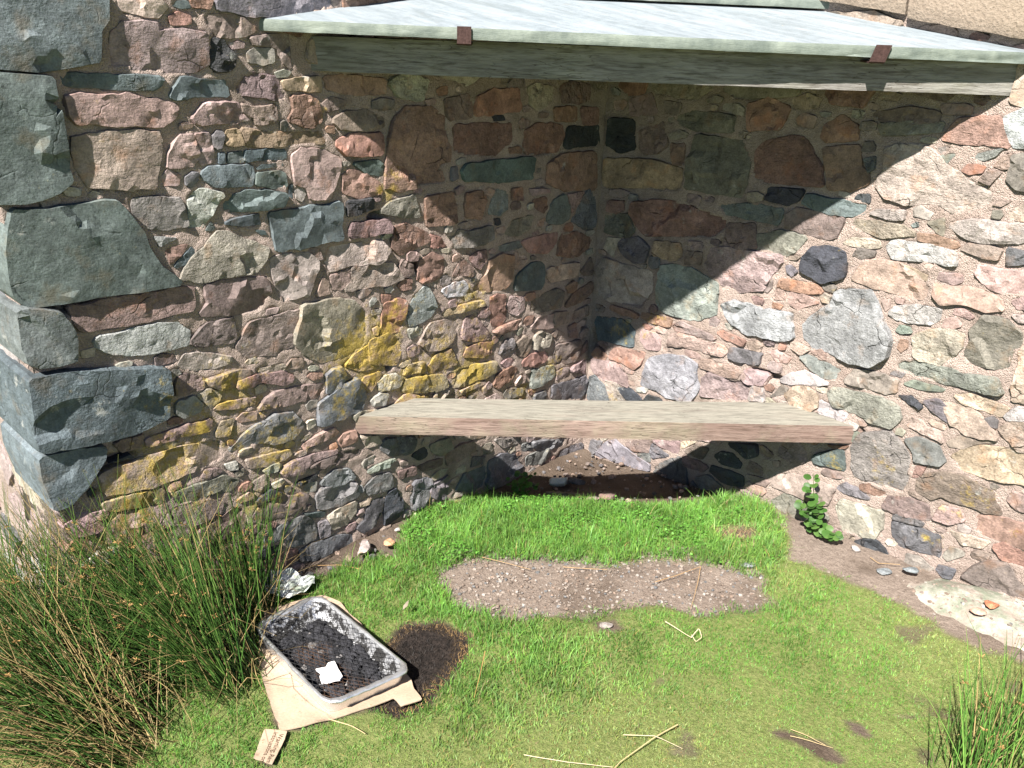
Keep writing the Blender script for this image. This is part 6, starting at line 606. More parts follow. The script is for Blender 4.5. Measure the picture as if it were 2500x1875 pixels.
    Vall = np.concatenate([np.stack([U, Z, h], 1), np.stack([U[bset], Z[bset], np.full(len(bset), -depth)], 1)])
    sk = []
    for a, b in bd:
        sk.append((b, a, idx[a])); sk.append((b, idx[a], idx[b]))
    F = np.concatenate([F, np.array(sk, np.int32)])
    col = np.array(TONE[c]) * rr.uniform(0.80, 1.22)
    col = col * np.array([rr.uniform(0.93, 1.07), rr.uniform(0.96, 1.04), rr.uniform(0.92, 1.08)])
    tone = np.tile(col, (len(Vall), 1))
    li = lichen_at(lich, Vall[:, 0], Vall[:, 1]) * 0.85
    grain = np.full(len(Vall), rr.uniform(0.25, 1.15) * (0.6 if c == 'G' else 1.0))
    return Vall, F, tone, li, grain

def wall_map(kind):
    if kind == 'L':      # plane x = 0, faces +x; u runs towards -y
        return (lambda V: np.stack([V[:, 2], -V[:, 0], V[:, 1]], 1)), False
    if kind == 'R':      # plane y = 0, faces -y; u runs towards +x
        return (lambda V: np.stack([V[:, 0], -V[:, 2], V[:, 1]], 1)), False
    if kind == 'E':      # end face of the left wall, plane y = ARRIS, faces -y; u runs towards -x
        return (lambda V: np.stack([-V[:, 0], ARRIS - V[:, 2], V[:, 1]], 1)), True
ARRIS = -2.088

def fix_wind(V3, F, outward):
    a, b, c = V3[F[:, 0]], V3[F[:, 1]], V3[F[:, 2]]
    nn = np.cross(b - a, c - a)
    # decide by the face patch: average normal of the first faces must look outward
    return F

def add_stones(root, data, kind, lich, name='stone', joined=None, seed0=0, lod=1.0):
    mp, _ = wall_map(kind)
    acc = [[], [], [], [], []]
    base = 0
    for i, (code, P) in enumerate(data):
        dep = 0.26 if '*' in code else 0.035
        g = stone_geo(code, P, seed0 + i * 13 + 5, lich, dep, lod)
        if g is None:
            continue
        V, F, tone, li, grain = g
        V3 = mp(V)
        # orientation: left and end maps mirror (u,z,h) -> check determinant
        a, b, c = V3[F[0, 0]], V3[F[0, 1]], V3[F[0, 2]]
        nrm = np.cross(b - a, c - a)
        outw = {'L': (1, 0, 0), 'R': (0, -1, 0), 'E': (0, -1, 0)}[kind]
        if np.dot(nrm, outw) < 0:
            F = F[:, ::-1]
        if joined:
            acc[0].append(V3); acc[1].append(F + base); acc[2].append(tone); acc[3].append(li); acc[4].append(grain)
            base += len(V3)
        else:
            me = fast_mesh(name, V3, F, True, {'tone': tone, 'lichen': li, 'grain': grain})
            me.set_sharp_from_angle(angle=math.radians(16))
            link(name, me, root, M_STONE)
    if joined and acc[0]:
        me = fast_mesh(joined, np.concatenate(acc[0]), np.concatenate(acc[1]), True, {'tone': np.concatenate(acc[2]), 'lichen': np.concatenate(acc[3]), 'grain': np.concatenate(acc[4])})
        me.set_sharp_from_angle(angle=math.radians(16))
        o = link(joined, me, root, M_STONE)
        o['kind'] = 'stuff'

# recesses in the mortar where joints have opened: (u, z, radius u, radius z, depth)
HOLES_L = [(2.03, 1.00, 0.09, 0.018, 0.10), (1.98, 0.565, 0.09, 0.02, 0.09), (0.93, 0.93, 0.02, 0.03, 0.06), (1.07, 1.10, 0.03, 0.012, 0.05), (0.03, 0.52, 0.02, 0.05, 0.05), (1.04, 0.60, 0.012, 0.012, 0.05)]
HOLES_R = [(0.04, 0.45, 0.03, 0.07, 0.05), (0.57, 0.50, 0.012, 0.03, 0.04), (0.80, 0.54, 0.06, 0.014, 0.04), (1.16, 0.44, 0.012, 0.02, 0.04), (1.68, 0.45, 0.02, 0.012, 0.05), (0.36, 0.08, 0.012, 0.03, 0.03)]

def mortar(root, kind, u0, u1, z0, z1, lich, holes, seed, back=0.35, dirt_amt=1.0, stones=()):
    st = 0.0085
    nu, nz = int((u1 - u0) / st) + 1, int((z1 - z0) / st) + 1
    us = np.linspace(u0, u1, nu); zs = np.linspace(z0, z1, nz)
    U, Z = np.meshgrid(us, zs)
    U, Z = U.ravel(), Z.ravel()
    h = 0.0 + 0.0050 * fbm(U * 11, Z * 11, 0, seed, 4) + 0.0038 * fbm(U * 42, Z * 42, 0, seed + 3, 3)
    inside = np.zeros(len(U), bool)
    for code, P in stones:            # the bed behind each stone lies deeper than the joint
        A = np.array(P)
        k = np.where((U > A[:, 0].min()) & (U < A[:, 0].max()) & (Z > A[:, 1].min()) & (Z < A[:, 1].max()))[0]
        if len(k):
            kk = k[inpoly(P, U[k], Z[k])]
            kk = kk[polydist(P, U[kk], Z[kk]) > 0.004] if len(kk) else kk
            inside[kk] = True
    h = np.where(inside, -0.022, h)
    for (hu, hz, ru, rz, dp) in holes:
        h -= dp * np.exp(-(((U - hu) / ru) ** 2 + ((Z - hz) / rz) ** 2) ** 2)
    V = np.stack([U, Z, h], 1)
    jj, ii = np.meshgrid(np.arange(nz - 1), np.arange(nu - 1), indexing='ij')
    a = (jj * nu + ii).ravel()
    Q = np.stack([a, a + 1, a + nu + 1, a + nu], 1)
    # back of the wall core
    b0 = len(V)
    V = np.concatenate([V, [(u0, z0, -back), (u1, z0, -back), (u1, z1, -back), (u0, z1, -back)]])
    mp, _ = wall_map(kind)
    V3 = mp(V)
    p, q, r = V3[Q[0, 0]], V3[Q[0, 1]], V3[Q[0, 2]]
    outw = {'L': (1, 0, 0), 'R': (0, -1, 0), 'E': (0, -1, 0)}[kind]
    if np.dot(np.cross(q - p, r - p), outw) < 0:
        Q = Q[:, ::-1]
    c00, c10, c11, c01 = 0, nu - 1, nz * nu - 1, (nz - 1) * nu
    side = [(c00, c10, b0 + 1, b0), (c10, c11, b0 + 2, b0 + 1), (c11, c01, b0 + 3, b0 + 2), (c01, c00, b0, b0 + 3), (b0, b0 + 1, b0 + 2, b0 + 3)]
    Q = np.concatenate([Q, np.array(side, np.int32)])
    li = lichen_at(lich, V[:, 0], V[:, 1])
    low = ss(0.22, 0.0, V[:, 1]) * 0.45
    dirt = np.clip(low + 0.5 * ss(0.1, 0.6, fbm(V[:, 0] * 5, V[:, 1] * 5, 1, seed + 40, 3)), 0, 1) * dirt_amt
    me = fast_mesh('mortar', V3, None, True, {'lichen': li, 'dirt': dirt}, quads=Q)
    return link('mortar', me, root, M_MORTAR)

lw = empty('stone_wall', (0, -1.05, 0))
tag(lw, 'rubble stone wall with big green slate corner stones and yellow lichen, on the left', 'wall')
D_SL, D_FL, D_SE, D_SR, D_FR = [parse(s_) for s_ in (SL, FL, SE, SR, FR)]
mortar(lw, 'L', -0.03, 2.088, -0.15, 2.3, LICH_L, HOLES_L, 3, stones=D_SL + D_FL, dirt_amt=0.3)
mo = mortar(lw, 'E', 0.03, 1.0, -0.15, 2.3, [], [], 9, dirt_amt=0.3, stones=D_SE)
add_stones(lw, D_SL, 'L', LICH_L, seed0=100)
add_stones(lw, D_FL, 'L', LICH_L, joined='small_stones', seed0=9000, lod=1.2)
add_stones(lw, D_SE, 'E', [], seed0=5000)

rw = empty('stone_wall', (1.1, 0, 0))
tag(rw, 'rubble stone wall of pink and grey stones in thick pale mortar, on the right', 'wall')
mortar(rw, 'R', -0.03, 2.5, -0.15, 2.3, LICH_R, HOLES_R, 21, dirt_amt=0.25, stones=D_SR + D_FR)
add_stones(rw, D_SR, 'R', LICH_R, seed0=30000)
add_stones(rw, D_FR, 'R', LICH_R, joined='small_stones', seed0=60000, lod=1.2)

# ---------------------------------------------------------------- boxes with worn faces (beams, slabs, drip stones)
def worn_prism(P, thick_fn, step, amp, seed, top_amp=None, chip=0.0):
    """P outline (x, y) counter-clockwise; thick_fn(x, y) -> (z bottom, z top); closed mesh with subdivided rim"""
    O = []
    n = len(P)
    for i in range(n):
        a, b = np.array(P[i]), np.array(P[(i + 1) % n])
        k = max(1, int(np.hypot(*(b - a)) / step))
        for j in range(k):
            O.append(a + (b - a) * j / k)
    O = np.array(O)
    mn, mx = O.min(0), O.max(0)
    X, Y = np.meshgrid(np.arange(mn[0], mx[0], step), np.arange(mn[1], mx[1], step))
    X, Y = X.ravel(), Y.ravel()
    kp = inpoly(O, X, Y) & (polydist(O, X, Y) > step * 0.5)
    X, Y = X[kp], Y[kp]
    m = len(O)
    pts = [Vector((float(a), float(b))) for a, b in O] + [Vector((float(a), float(b))) for a, b in zip(X, Y)]
    vo, eo, fo, *_ = delaunay_2d_cdt(pts, [], [list(range(m))], 1, 1e-6)
    V2 = np.array([(v.x, v.y) for v in vo])
    F = np.array([f for f in fo if len(f) == 3], np.int32)
    zb, zt = thick_fn(V2[:, 0], V2[:, 1])
    ta = amp if top_amp is None else top_amp
    zt = zt + ta * fbm(V2[:, 0] * 14, V2[:, 1] * 14, 1.5, seed, 4)
    zb = zb + amp * fbm(V2[:, 0] * 14, V2[:, 1] * 14, 7.5, seed, 4)
    cnt = set()
    for a, b, c in F:
        cnt |= {(a, b), (b, c), (c, a)}
    bd = [(a, b) for a, b in cnt if (b, a) not in cnt]
    bs = sorted({a for a, b in bd})
    nv = len(V2)
    rows = 5
    # outward direction on the rim
    nrm = {}
    for a, b in bd:
        d = V2[b] - V2[a]
        nn = np.array([d[1], -d[0]]) / (np.hypot(*d) + 1e-9)
        nrm[a] = nrm.get(a, 0) + nn
        nrm[b] = nrm.get(b, 0) + nn
    top = np.stack([V2[:, 0], V2[:, 1], zt], 1)
    bot = np.stack([V2[:, 0], V2[:, 1], zb], 1)
    V = [top, bot]
    idx = [{v: v for v in bs}]
    base = 2 * nv
    for r in range(1, rows):
        t = r / rows
        L = []
        mp = {}
        for i, v in enumerate(bs):
            nn = nrm[v] / (np.hypot(*nrm[v]) + 1e-9)
            z = zt[v] * (1 - t) + zb[v] * t
            bulge = amp * 0.9 + amp * 1.3 * float(fbm(V2[v, 0] * 20, V2[v, 1] * 20, z * 60, seed + 5, 3))
            if chip:
                bulge -= chip * max(0.0, float(fbm(V2[v, 0] * 9, V2[v, 1] * 9, z * 25, seed + 50, 3)) - 0.25) * 2.5 * t
            L.append((V2[v, 0] + nn[0] * bulge, V2[v, 1] + nn[1] * bulge, z))
            mp[v] = base + i
        V.append(np.array(L)); idx.append(mp); base += len(bs)
    idx.append({v: v + nv for v in bs})
    FF = [F, F[:, ::-1] + nv]
    sk = []
    for a, b in bd:
        for r in range(rows):
            i0, i1 = idx[r], idx[r + 1]
            sk.append((b, a) and (i0[b], i0[a], i1[a])); sk.append((i0[b], i1[a], i1[b]))
    FF.append(np.array(sk, np.int32))
    return np.concatenate(V), np.concatenate(FF)

# ---------------------------------------------------------------- corner bench
bdir = np.array([1.135, 1.178]); bdir /= np.hypot(*bdir)
M_BENCH = mat_wood('weathered_bench_wood', bdir, (0.20, 0.135, 0.11), (0.30, 0.222, 0.185), (0.10, 0.065, 0.05), greenish=0.3, top=(0.285, 0.275, 0.23))
bp = [(-0.03, -1.207), (1.173, 0.03), (0.917, 0.03), (-0.03, -0.990)]
V, F = worn_prism(bp, lambda x, y: (np.full(len(x), 0.400), np.full(len(x), 0.4635)), 0.022, 0.0012, 31)
me = fast_mesh('bench', V, F, True); me.set_sharp_from_angle(angle=math.radians(35))
o = link('bench', me, None, M_BENCH)
tag(o, 'weathered wooden plank bench seat set across the corner between both walls', 'bench')

# ---------------------------------------------------------------- roof beam with iron clips
fA, fB = np.array([0.0, -1.272]), np.array([1.368, 0.0])
e_ = (fB - fA) / np.hypot(*(fB - fA))
inn = np.array([-e_[1], e_[0]])
M_BEAM = mat_wood('weathered_beam_wood', e_, (0.21, 0.195, 0.175), (0.35, 0.335, 0.315), (0.11, 0.095, 0.08), greenish=0.15, dark=0.55)
a0, b0 = fA - e_ * 0.04, fB + e_ * 0.04
beam = empty('timber_beam', (float((fA[0] + fB[0]) / 2), float((fA[1] + fB[1]) / 2), 1.515))
tag(beam, 'grey weathered timber beam across the corner under the slate roof', 'beam')
pp = [tuple(a0), tuple(b0), tuple(b0 + inn * 0.11), tuple(a0 + inn * 0.11)]
V, F = worn_prism(pp, lambda x, y: (np.full(len(x), 1.518), np.full(len(x), 1.606)), 0.022, 0.0025, 41, chip=0.006)
me = fast_mesh('beam', V, F, True); me.set_sharp_from_angle(angle=math.radians(35))
link('beam', me, beam, M_BEAM)

# slate slab: front edge, slope up towards the corner
sA, sB = np.array([0.0, -1.424]), np.array([1.425, 0.0])
se = (sB - sA) / np.hypot(*(sB - sA))
sn = np.array([-se[1], se[0]])
def slab_z(x, y, lift=0.0, th=0.028):
    d = (x - sA[0]) * sn[0] + (y - sA[1]) * sn[1]
    t = (x - sA[0]) * se[0] + (y - sA[1]) * se[1]
    zt = 1.645 - 0.0095 * t + 0.20 * d + lift
    return zt - th, zt
def slab(name, d0, d1, lift, th, seed, label, chip):
    f0, f1 = sA - se * 0.05 + sn * d0, sB + se * 0.07 + sn * d0
    # trapezoid cut by the two walls, pushed 3 cm into them
    def hit_l(d):   # where the line at distance d meets x = -0.03
        p = sA + sn * d; t = (-0.03 - p[0]) / se[0]; return p + se * t
    def hit_r(d):
        p = sA + sn * d; t = (0.03 - p[1]) / se[1]; return p + se * t
    P = [tuple(hit_l(d0)), tuple(hit_r(d0)), tuple(hit_r(d1)), tuple(hit_l(d1))]
    V, F = worn_prism(P, lambda x, y: slab_z(x, y, lift, th), 0.025, 0.0016, seed, top_amp=0.0012, chip=chip)
    me = fast_mesh(name, V, F, True); me.set_sharp_from_angle(angle=math.radians(30))
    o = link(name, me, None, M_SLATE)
    return tag(o, label, 'slate slab', 'slate roof slabs')
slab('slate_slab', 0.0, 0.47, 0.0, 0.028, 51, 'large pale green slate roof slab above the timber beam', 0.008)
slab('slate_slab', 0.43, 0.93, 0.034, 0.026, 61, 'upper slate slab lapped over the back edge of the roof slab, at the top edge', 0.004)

M_RUST = mat_flat('rusted_iron', (0.035, 0.018, 0.015), (0.085, 0.048, 0.042), 160.0, 0.8, 0.5, 0.002, 0.3, 0.2)
def clip(t, w, lean):
    """flat iron hook bent up over the front edge of the slate, screwed to the beam"""
    c = sA + se * t
    x, y = c
    zb, zt = slab_z(np.array([x]), np.array([y]))
    zb, zt = float(zb[0]), float(zt[0])
    out = -sn
    prof = [(0.10, zb - 0.013), (-0.004, zb - 0.014), (-0.009, zb - 0.010), (-0.010, zt + 0.002), (-0.006, zt + 0.003), (-0.0055, zb - 0.008), (-0.003, zb - 0.0095), (0.10, zb - 0.009)]
    Vv, Q = [], []
    for s in (-1, 1):
        for d, z in prof:
            sh = lean * max(0.0, (z - zb)) * 1.0
            p = c + se * (s * w / 2 + sh) + sn * d
            Vv.append((p[0], p[1], z + (0.02 * (d) if d > 0.05 else 0)))
    n = len(prof)
    for i in range(n):
        j = (i + 1) % n
        Q.append((i, j, n + j, n + i))
    T = []
    for k in ((0, 1, 6), (0, 6, 7), (1, 2, 5), (1, 5, 6), (2, 3, 4), (2, 4, 5)):
        T.append(k); T.append(tuple(n + v for v in k[::-1]))
    me = fast_mesh('iron_clip', np.array(Vv), np.array(T), False, None, np.array(Q))
    return link('iron_clip', me, beam, M_RUST)
clip(0.520, 0.036, 0.0)
clip(1.583, 0.040, 0.35)

# ---------------------------------------------------------------- sandstone drip course above the slate, built into the walls
M_SAND = mat_flat('sandstone', (0.235, 0.185, 0.14), (0.36, 0.29, 0.225), 110.0, 0.95, 0.9, 0.006, 0.1, detail=6)
def drip(root, kind, u0, u1, zl, sl, hgt, proj, seed):
    """block on a wall: front outline sloped along the roof line"""
    n = max(3, int((u1 - u0) / 0.03))
    us = np.linspace(u0, u1, n + 1)
    rows = 7
    V, Q = [], []
    for r in range(rows + 1):
        t = r / rows
        for u in us:
            zz = zl + sl * (u - us[0]) + hgt * t
            hh = proj - 0.010 * (abs(t - .5) * 2) ** 4 - 0.008 * (abs((u - u0) / (u1 - u0) - .5) * 2) ** 10
            hh += 0.0045 * float(fbm(u * 40, zz * 40, 2.2, seed, 4))
            V.append((u, zz + 0.004 * float(fbm(u * 25, t * 3, 4, seed, 3)), hh))
    m = n + 1
    for r in range(rows):
        for i in range(n):
            Q.append((r * m + i, r * m + i + 1, (r + 1) * m + i + 1, (r + 1) * m + i))
    rim = [i for i in range(m)] + [r * m + n for r in range(1, rows + 1)] + [rows * m + i for i in range(n - 1, -1, -1)] + [r * m for r in range(rows - 1, 0, -1)]
    b = len(V)
    for v in rim:
        V.append((V[v][0], V[v][1], -0.05))
    for i in range(len(rim)):
        j = (i + 1) % len(rim)
        Q.append((rim[j], rim[i], b + i, b + j))
    mp, _ = wall_map(kind)
    V3 = mp(np.array(V)); Q = np.array(Q)
    if kind == 'L':
        Q = Q[:, ::-1]
    me = fast_mesh('drip_stone', V3, None, True, None, Q)
    me.set_sharp_from_angle(angle=math.radians(40))
    o = link('drip_stone', me, root, M_SAND)
    return o
drip(rw, 'R', 0.735, 1.055, 1.757, -0.144, 0.15, 0.034, 1)
drip(rw, 'R', 1.063, 1.50, 1.702, -0.144, 0.15, 0.036, 2)
drip(rw, 'R', 1.507, 1.95, 1.645, -0.144, 0.15, 0.034, 3)
drip(lw, 'L', 0.78, 1.16, 1.745, -0.13, 0.12, 0.03, 4)

# ================================================================ ground
REG = {
    'gravel': [(296,-1128),(301,-980),(399,-856),(517,-751),(641,-656),(725,-510),(850,-418),(965,-371),(1058,-353),(1126,-412),(1148,-478),(1056,-571),(934,-695),(824,-812),(753,-950),(675,-1073),(588,-1127),(474,-1137),(369,-1161)],
    'path': [(884,149),(1054,179),(1334,119),(1695,193),(2261,307),(2305,-107),(1817,-229),(1689,-258),(1525,-211),(1392,-203),(1239,-203),(1169,-239),(1109,-252),(1042,-146),(929,-55)],
    'under': [(-135,178),(920,67),(916,-61),(837,-53),(759,-114),(680,-232),(451,-428),(224,-557),(39,-718),(0,-844),(75,-1025),(156,-1121),(107,-1256),(85,-1385),(76,-1481),(30,-1584),(-71,-1622),(-140,-1381),(-151,-1067),(-286,-696)],
    'burn': [(560,-1557),(478,-1446),(456,-1361),(513,-1284),(623,-1254),(681,-1317),(725,-1408),(740,-1495),(750,-1558),(747,-1609),(679,-1646),(612,-1656)],
    'straw': [(825,-276),(881,-189),(945,-158),(976,-226),(899,-304)],
    'dirt1': [(845,-939),(874,-876),(921,-890),(921,-935),(877,-967)],
    'dirt2': [(1422,-947),(1463,-915),(1536,-884),(1616,-897),(1606,-928),(1526,-938),(1462,-961)],
    'dirt3': [(1623,-665),(1685,-607),(1669,-657)],
    'dirt4': [(1557,-770),(1590,-759),(1616,-777),(1594,-796)],
    'strip': [(36,-1005),(-46,-805),(-5,-676),(179,-508),(417,-383),(651,-185),(730,-60),(834,25),(972,-57),(1054,-173),(1103,-290),(1069,-377),(976,-394),(864,-441),(741,-534),(659,-681),(536,-774),(421,-879),(324,-1001),(314,-1152),(191,-1169)],
    'slab': [(1427,-105),(1581,85),(1716,102),(2158,220),(2209,-142),(1826,-203),(1667,-209),(1554,-191),(1468,-169)],
}
REG['card'] = [(262, -1722), (431, -1803), (583, -1853), (611, -1812), (664, -1660), (690, -1580), (728, -1586), (748, -1530), (664, -1500), (351, -1458), (210, -1474), (162, -1655)]
REG['label'] = [(557, -1879), (606, -1845), (672, -1926), (622, -1947)]
REG = {k: [(a / 1000.0, b / 1000.0) for a, b in v] for k, v in REG.items()}
def zg(x, y):
    x = np.asarray(x, float); y = np.asarray(y, float)
    z = .055 * ss(.35, .95, x) * ss(-.6, -.05, y) - .045 * ss(-1.15, -.5, y) * ss(.45, .05, x)
    z = z + 0.006 * fbm(x * 2.2, y * 2.2, 0, 91, 3)
    far = np.maximum(0, np.hypot(x - 1.2, y + 1.2) - 4.0)
    return z + far * 0.02 * fbm(x * 0.1, y * 0.1, 0, 92, 2)
def zg1(x, y):
    return float(zg(np.array([x]), np.array([y]))[0])

def wob(x, y, s=0.02, seed=0):
    return s * fbm(np.asarray(x) * 18, np.asarray(y) * 18, 0, 200 + seed, 4)
WOBB = {'slab': 0.05, 'gravel': 0.07, 'path': 0.05, 'strip': 0.03, 'under': 0.03, 'burn': 0.03, 'straw': 0.04}
def region(name, x, y, soft=0.012, w=0.022):
    d = sdf(REG[name], x, y) - (0.02 if name == 'gravel' else 0.0) + wob(x, y, w, len(name)) + WOBB.get(name, 0.0) * fbm(np.asarray(x) * 6, np.asarray(y) * 6, 0, 260, 3)
    return ss(soft, -soft, d)
def bare(x, y):
    """1 where no turf grows"""
    r = np.zeros(np.shape(x))
    for k in ('gravel', 'path', 'under', 'burn', 'dirt1', 'dirt2', 'dirt3', 'dirt4', 'straw', 'slab', 'card', 'label'):
        r = np.maximum(r, region(k, x, y, {'gravel': 0.035, 'path': 0.03, 'straw': 0.03, 'burn': 0.015}.get(k, 0.010)))
    r = r * (1 - 0.9 * ss(0.035, 0.0, sdf(REG['strip'], x, y)) * (1 - region('straw', x, y, 0.03)))
    sp = fbm(np.asarray(x) * 7, np.asarray(y) * 7, 0, 330, 3)
    lawn = ss(0.85, 1.3, np.asarray(x))
    r = np.maximum(r, ss(0.50, 0.60, sp) * 0.7 * lawn)
    return r

fine_x = np.arange(-0.06, 2.5, 0.013)
fine_y = np.arange(-2.75, 0.07, 0.013)
gx = np.concatenate([[-60, -25, -10, -5, -2.5, -1.2, -0.6, -0.3, -0.15], fine_x, [2.6, 2.8, 3.2, 4, 6, 10, 25, 60]])
gy = np.concatenate([[-60, -25, -10, -6, -4.5, -3.6, -3.1, -2.9], fine_y, [0.2, 0.5, 1, 2.5, 6, 15, 60]])
X, Y = np.meshgrid(gx, gy)
X, Y = X.ravel(), Y.ravel()
gr = region('gravel', X, Y)
pa = np.maximum(region('path', X, Y), region('under', X, Y) * 0.25 * ss(-0.2, 0.3, fbm(X * 6, Y * 6, 0, 71, 3)))
bu = region('burn', X, Y)
ba = bare(X, Y)
Z = zg(X, Y) + 0.004 * fbm(X * 25, Y * 25, 0, 93, 3) - 0.008 * gr - 0.006 * bu - 0.02 * region('under', X, Y) * ss(0, 0.1, X)
nx, ny = len(gx), len(gy)
jj, ii = np.meshgrid(np.arange(ny - 1), np.arange(nx - 1), indexing='ij')
a = (jj * nx + ii).ravel()
Q = np.stack([a, a + 1, a + nx + 1, a + nx], 1)
me = fast_mesh('ground', np.stack([X, Y, Z], 1), None, True, {'grass': 1 - ba, 'gravel': np.clip(np.maximum(gr, pa), 0, 1) * (0.35 + 0.65 * ss(-0.35, 0.15, fbm(X * 7, Y * 7, 0, 610, 4))), 'burn': bu}, Q)
o = link('ground', me, None, M_GROUND)
tag(o, 'soil and gravel ground below the walls', 'ground', kind='structure')

# pale foundation boulder at the foot of the right wall
P = REG['slab']
def boulder_z(x, y):
    d = np.clip(-sdf(P, x, y), 0, 1)
    t = zg(x, y) + 0.003 + 0.030 * ss(0, 0.07, d) + 0.030 * fbm(x * 7, y * 7, 0, 555, 5) * ss(0, 0.06, d) - 0.006
    return t - 0.12, t
V, F = worn_prism(P[:4] + P[4:], lambda x, y: boulder_z(x, y), 0.02, 0.004, 71) if False else worn_prism(P[::-1], lambda x, y: boulder_z(x, y), 0.02, 0.004, 71)
s = NM('pale_boulder')
n1 = s.noise(8.0, 6, 0.68); n2 = s.noise(90.0, 5, 0.7)
c = s.mix(s.rng(n1, 0.38, 0.58), (0.50, 0.46, 0.40), (0.20, 0.215, 0.16))
c = s.mix(s.rng(s.noise(13.0, 6, 0.7, vec=s.mapping(loc=(3, 1, 1))), 0.48, 0.6, 0, 0.85), c, (0.27, 0.215, 0.18))
c = s.scale(c, s.rng(n2, 0.3, 0.7, 0.78, 1.16))
M_BOULDER = s.done(c, 0.9, s.bump(s.math('ADD', n2, n1), 0.6, 0.008), 0.2)
me = fast_mesh('foundation_boulder', V, F, True); me.set_sharp_from_angle(angle=math.radians(40))
o = link('foundation_boulder', me, None, M_BOULDER)
tag(o, 'flat whitish boulder with green algae at the foot of the right wall', 'boulder')

# ---------------------------------------------------------------- blades of grass
def blades(x, y, z, L, W, tone, lean=0.5, seed=0, tilt=None):
    n = len(x)
    r = np.random.default_rng(seed)
    az = r.uniform(0, 2 * np.pi, n)
    ln = np.abs(r.normal(0, lean, n))
    dx, dy = np.cos(az) * np.sin(ln), np.sin(az) * np.sin(ln)
    dz = np.cos(ln)
    fa = r.uniform(0, 2 * np.pi, n)
    wx, wy = np.cos(fa) * W * 0.5, np.sin(fa) * W * 0.5
    bend = r.uniform(0.1, 0.7, n)
    b = np.stack([x, y, z], 1)
    w = np.stack([wx, wy, np.zeros(n)], 1)
    m = b + np.stack([dx, dy, dz], 1) * (L * 0.55)[:, None]
    t = b + np.stack([dx * (1 + bend), dy * (1 + bend), dz * (1 - 0.35 * bend)], 1) * L[:, None]
    V = np.stack([b - w, b + w, m - w * 0.75, m + w * 0.75, t], 1).reshape(-1, 3)
    i = np.arange(n) * 5
    Q = np.stack([i, i + 1, i + 3, i + 2], 1)
    T = np.stack([i + 2, i + 3, i + 4], 1)
    tn = np.repeat(tone, 5, 0)
    return V, T, Q, tn

LUSH = [(0.20, -1.28, 0.20, 32), (0.45, -1.22, 0.16, 26), (0.62, -1.16, 0.20, 24), (0.88, -1.18, 0.24, 22), (0.80, -1.40, 0.22, 18), (1.05, -0.95, 0.22, 14), (1.08, -0.42, 0.14, 20), (1.22, -0.42, 0.16, 16), (1.02, -0.55, 0.13, 16), (0.20, -1.95, 0.3, 18), (0.60, -2.05, 0.25, 14), (1.40, -0.52, 0.25, 8)]
def turf(n, x0, x1, y0, y1, seed, scale=1.0):
    r = np.random.default_rng(seed)
    x = r.uniform(x0, x1, n); y = r.uniform(y0, y1, n)
    strip = ss(0.03, -0.01, sdf(REG['strip'], x, y) + wob(x, y, 0.03, 3))
    nb = bare(x, y)
    keep = r.uniform(0, 1, n) > nb
    clump = fbm(x * 30, y * 30, 0, 401, 2)
    keep &= r.uniform(-1.1, 0.3, n) < clump + 0.35 * strip
    x, y, strip, clump = x[keep], y[keep], strip[keep], clump[keep]
    k = len(x)
    hh = np.full(k, 9.0)
    lush = np.zeros(k)
    for (lx, ly, rad, hgt) in LUSH:
        g = np.exp(-(((x - lx) ** 2 + (y - ly) ** 2) / (rad * rad)))
        hh = np.maximum(hh, 9 + hgt * g); lush = np.maximum(lush, g)
    hh = np.maximum(hh, 9 + 34 * strip); lush = np.maximum(lush, strip)
    hh *= r.uniform(0.5, 1.4, k) * (0.85 + 0.4 * clump) * (1 + 0.35 * lush * fbm(x * 11, y * 11, 0, 404, 2))
    hh *= 1 + 0.7 * (r.uniform(0, 1, k) < 0.04)
    L = hh / 1000.0 * scale
    W = (0.0013 + 0.0010 * r.uniform(0, 1, k)) * (1 + 0.25 * lush) * scale
    yel = ss(-0.45, 0.25, fbm(x * 3.1, y * 3.1, 0, 402, 3)) * (1 - lush * 0.85) * ss(0.5, 1.2, x)
    green = np.array([0.165, 0.330, 0.066]); lime = np.array([0.365, 0.455, 0.155]); dry = np.array([0.36, 0.28, 0.13])
    tone = green * (1 - yel[:, None]) + lime * yel[:, None]
    tone = tone * (1 + 0.12 * strip[:, None])
    patch = fbm(x * 9, y * 9, 0, 403, 3)
    tone = tone * (1 + (0.45 * patch * np.clip(lush + 0.3, 0, 1)))[:, None]
    isdry = r.uniform(0, 1, k) < (0.04 + 0.17 * yel)
    tone[isdry] = dry
    tone *= r.uniform(0.7, 1.3, (k, 1)) * np.stack([r.uniform(.85, 1.15, k), r.uniform(.95, 1.05, k), r.uniform(.7, 1.3, k)], 1)
    return blades(x, y, zg(x, y) - 0.002, L, W, tone, 0.55, seed + 1)
V, T, Q, tn = turf(340000, 0.0, 2.25, -2.45, 0.0, 1001)
me = fast_mesh('grass', V, T, True, {'tone': tn}, Q)
o = link('grass', me, None, M_GRASS)
tag(o, 'short green lawn grass in front of the walls', 'grass', kind='stuff')
# thinner grass beyond the picture's edge
V, T, Q, tn = turf(90000, -1.5, 4.5, -5.5, -2.4, 1003, 1.7)
kp_obj = link('grass', fast_mesh('grass_outer', V, T, True, {'tone': tn}, Q), None, M_GRASS)
tag(kp_obj, 'grass of the meadow nearer the viewer', 'grass', kind='stuff')
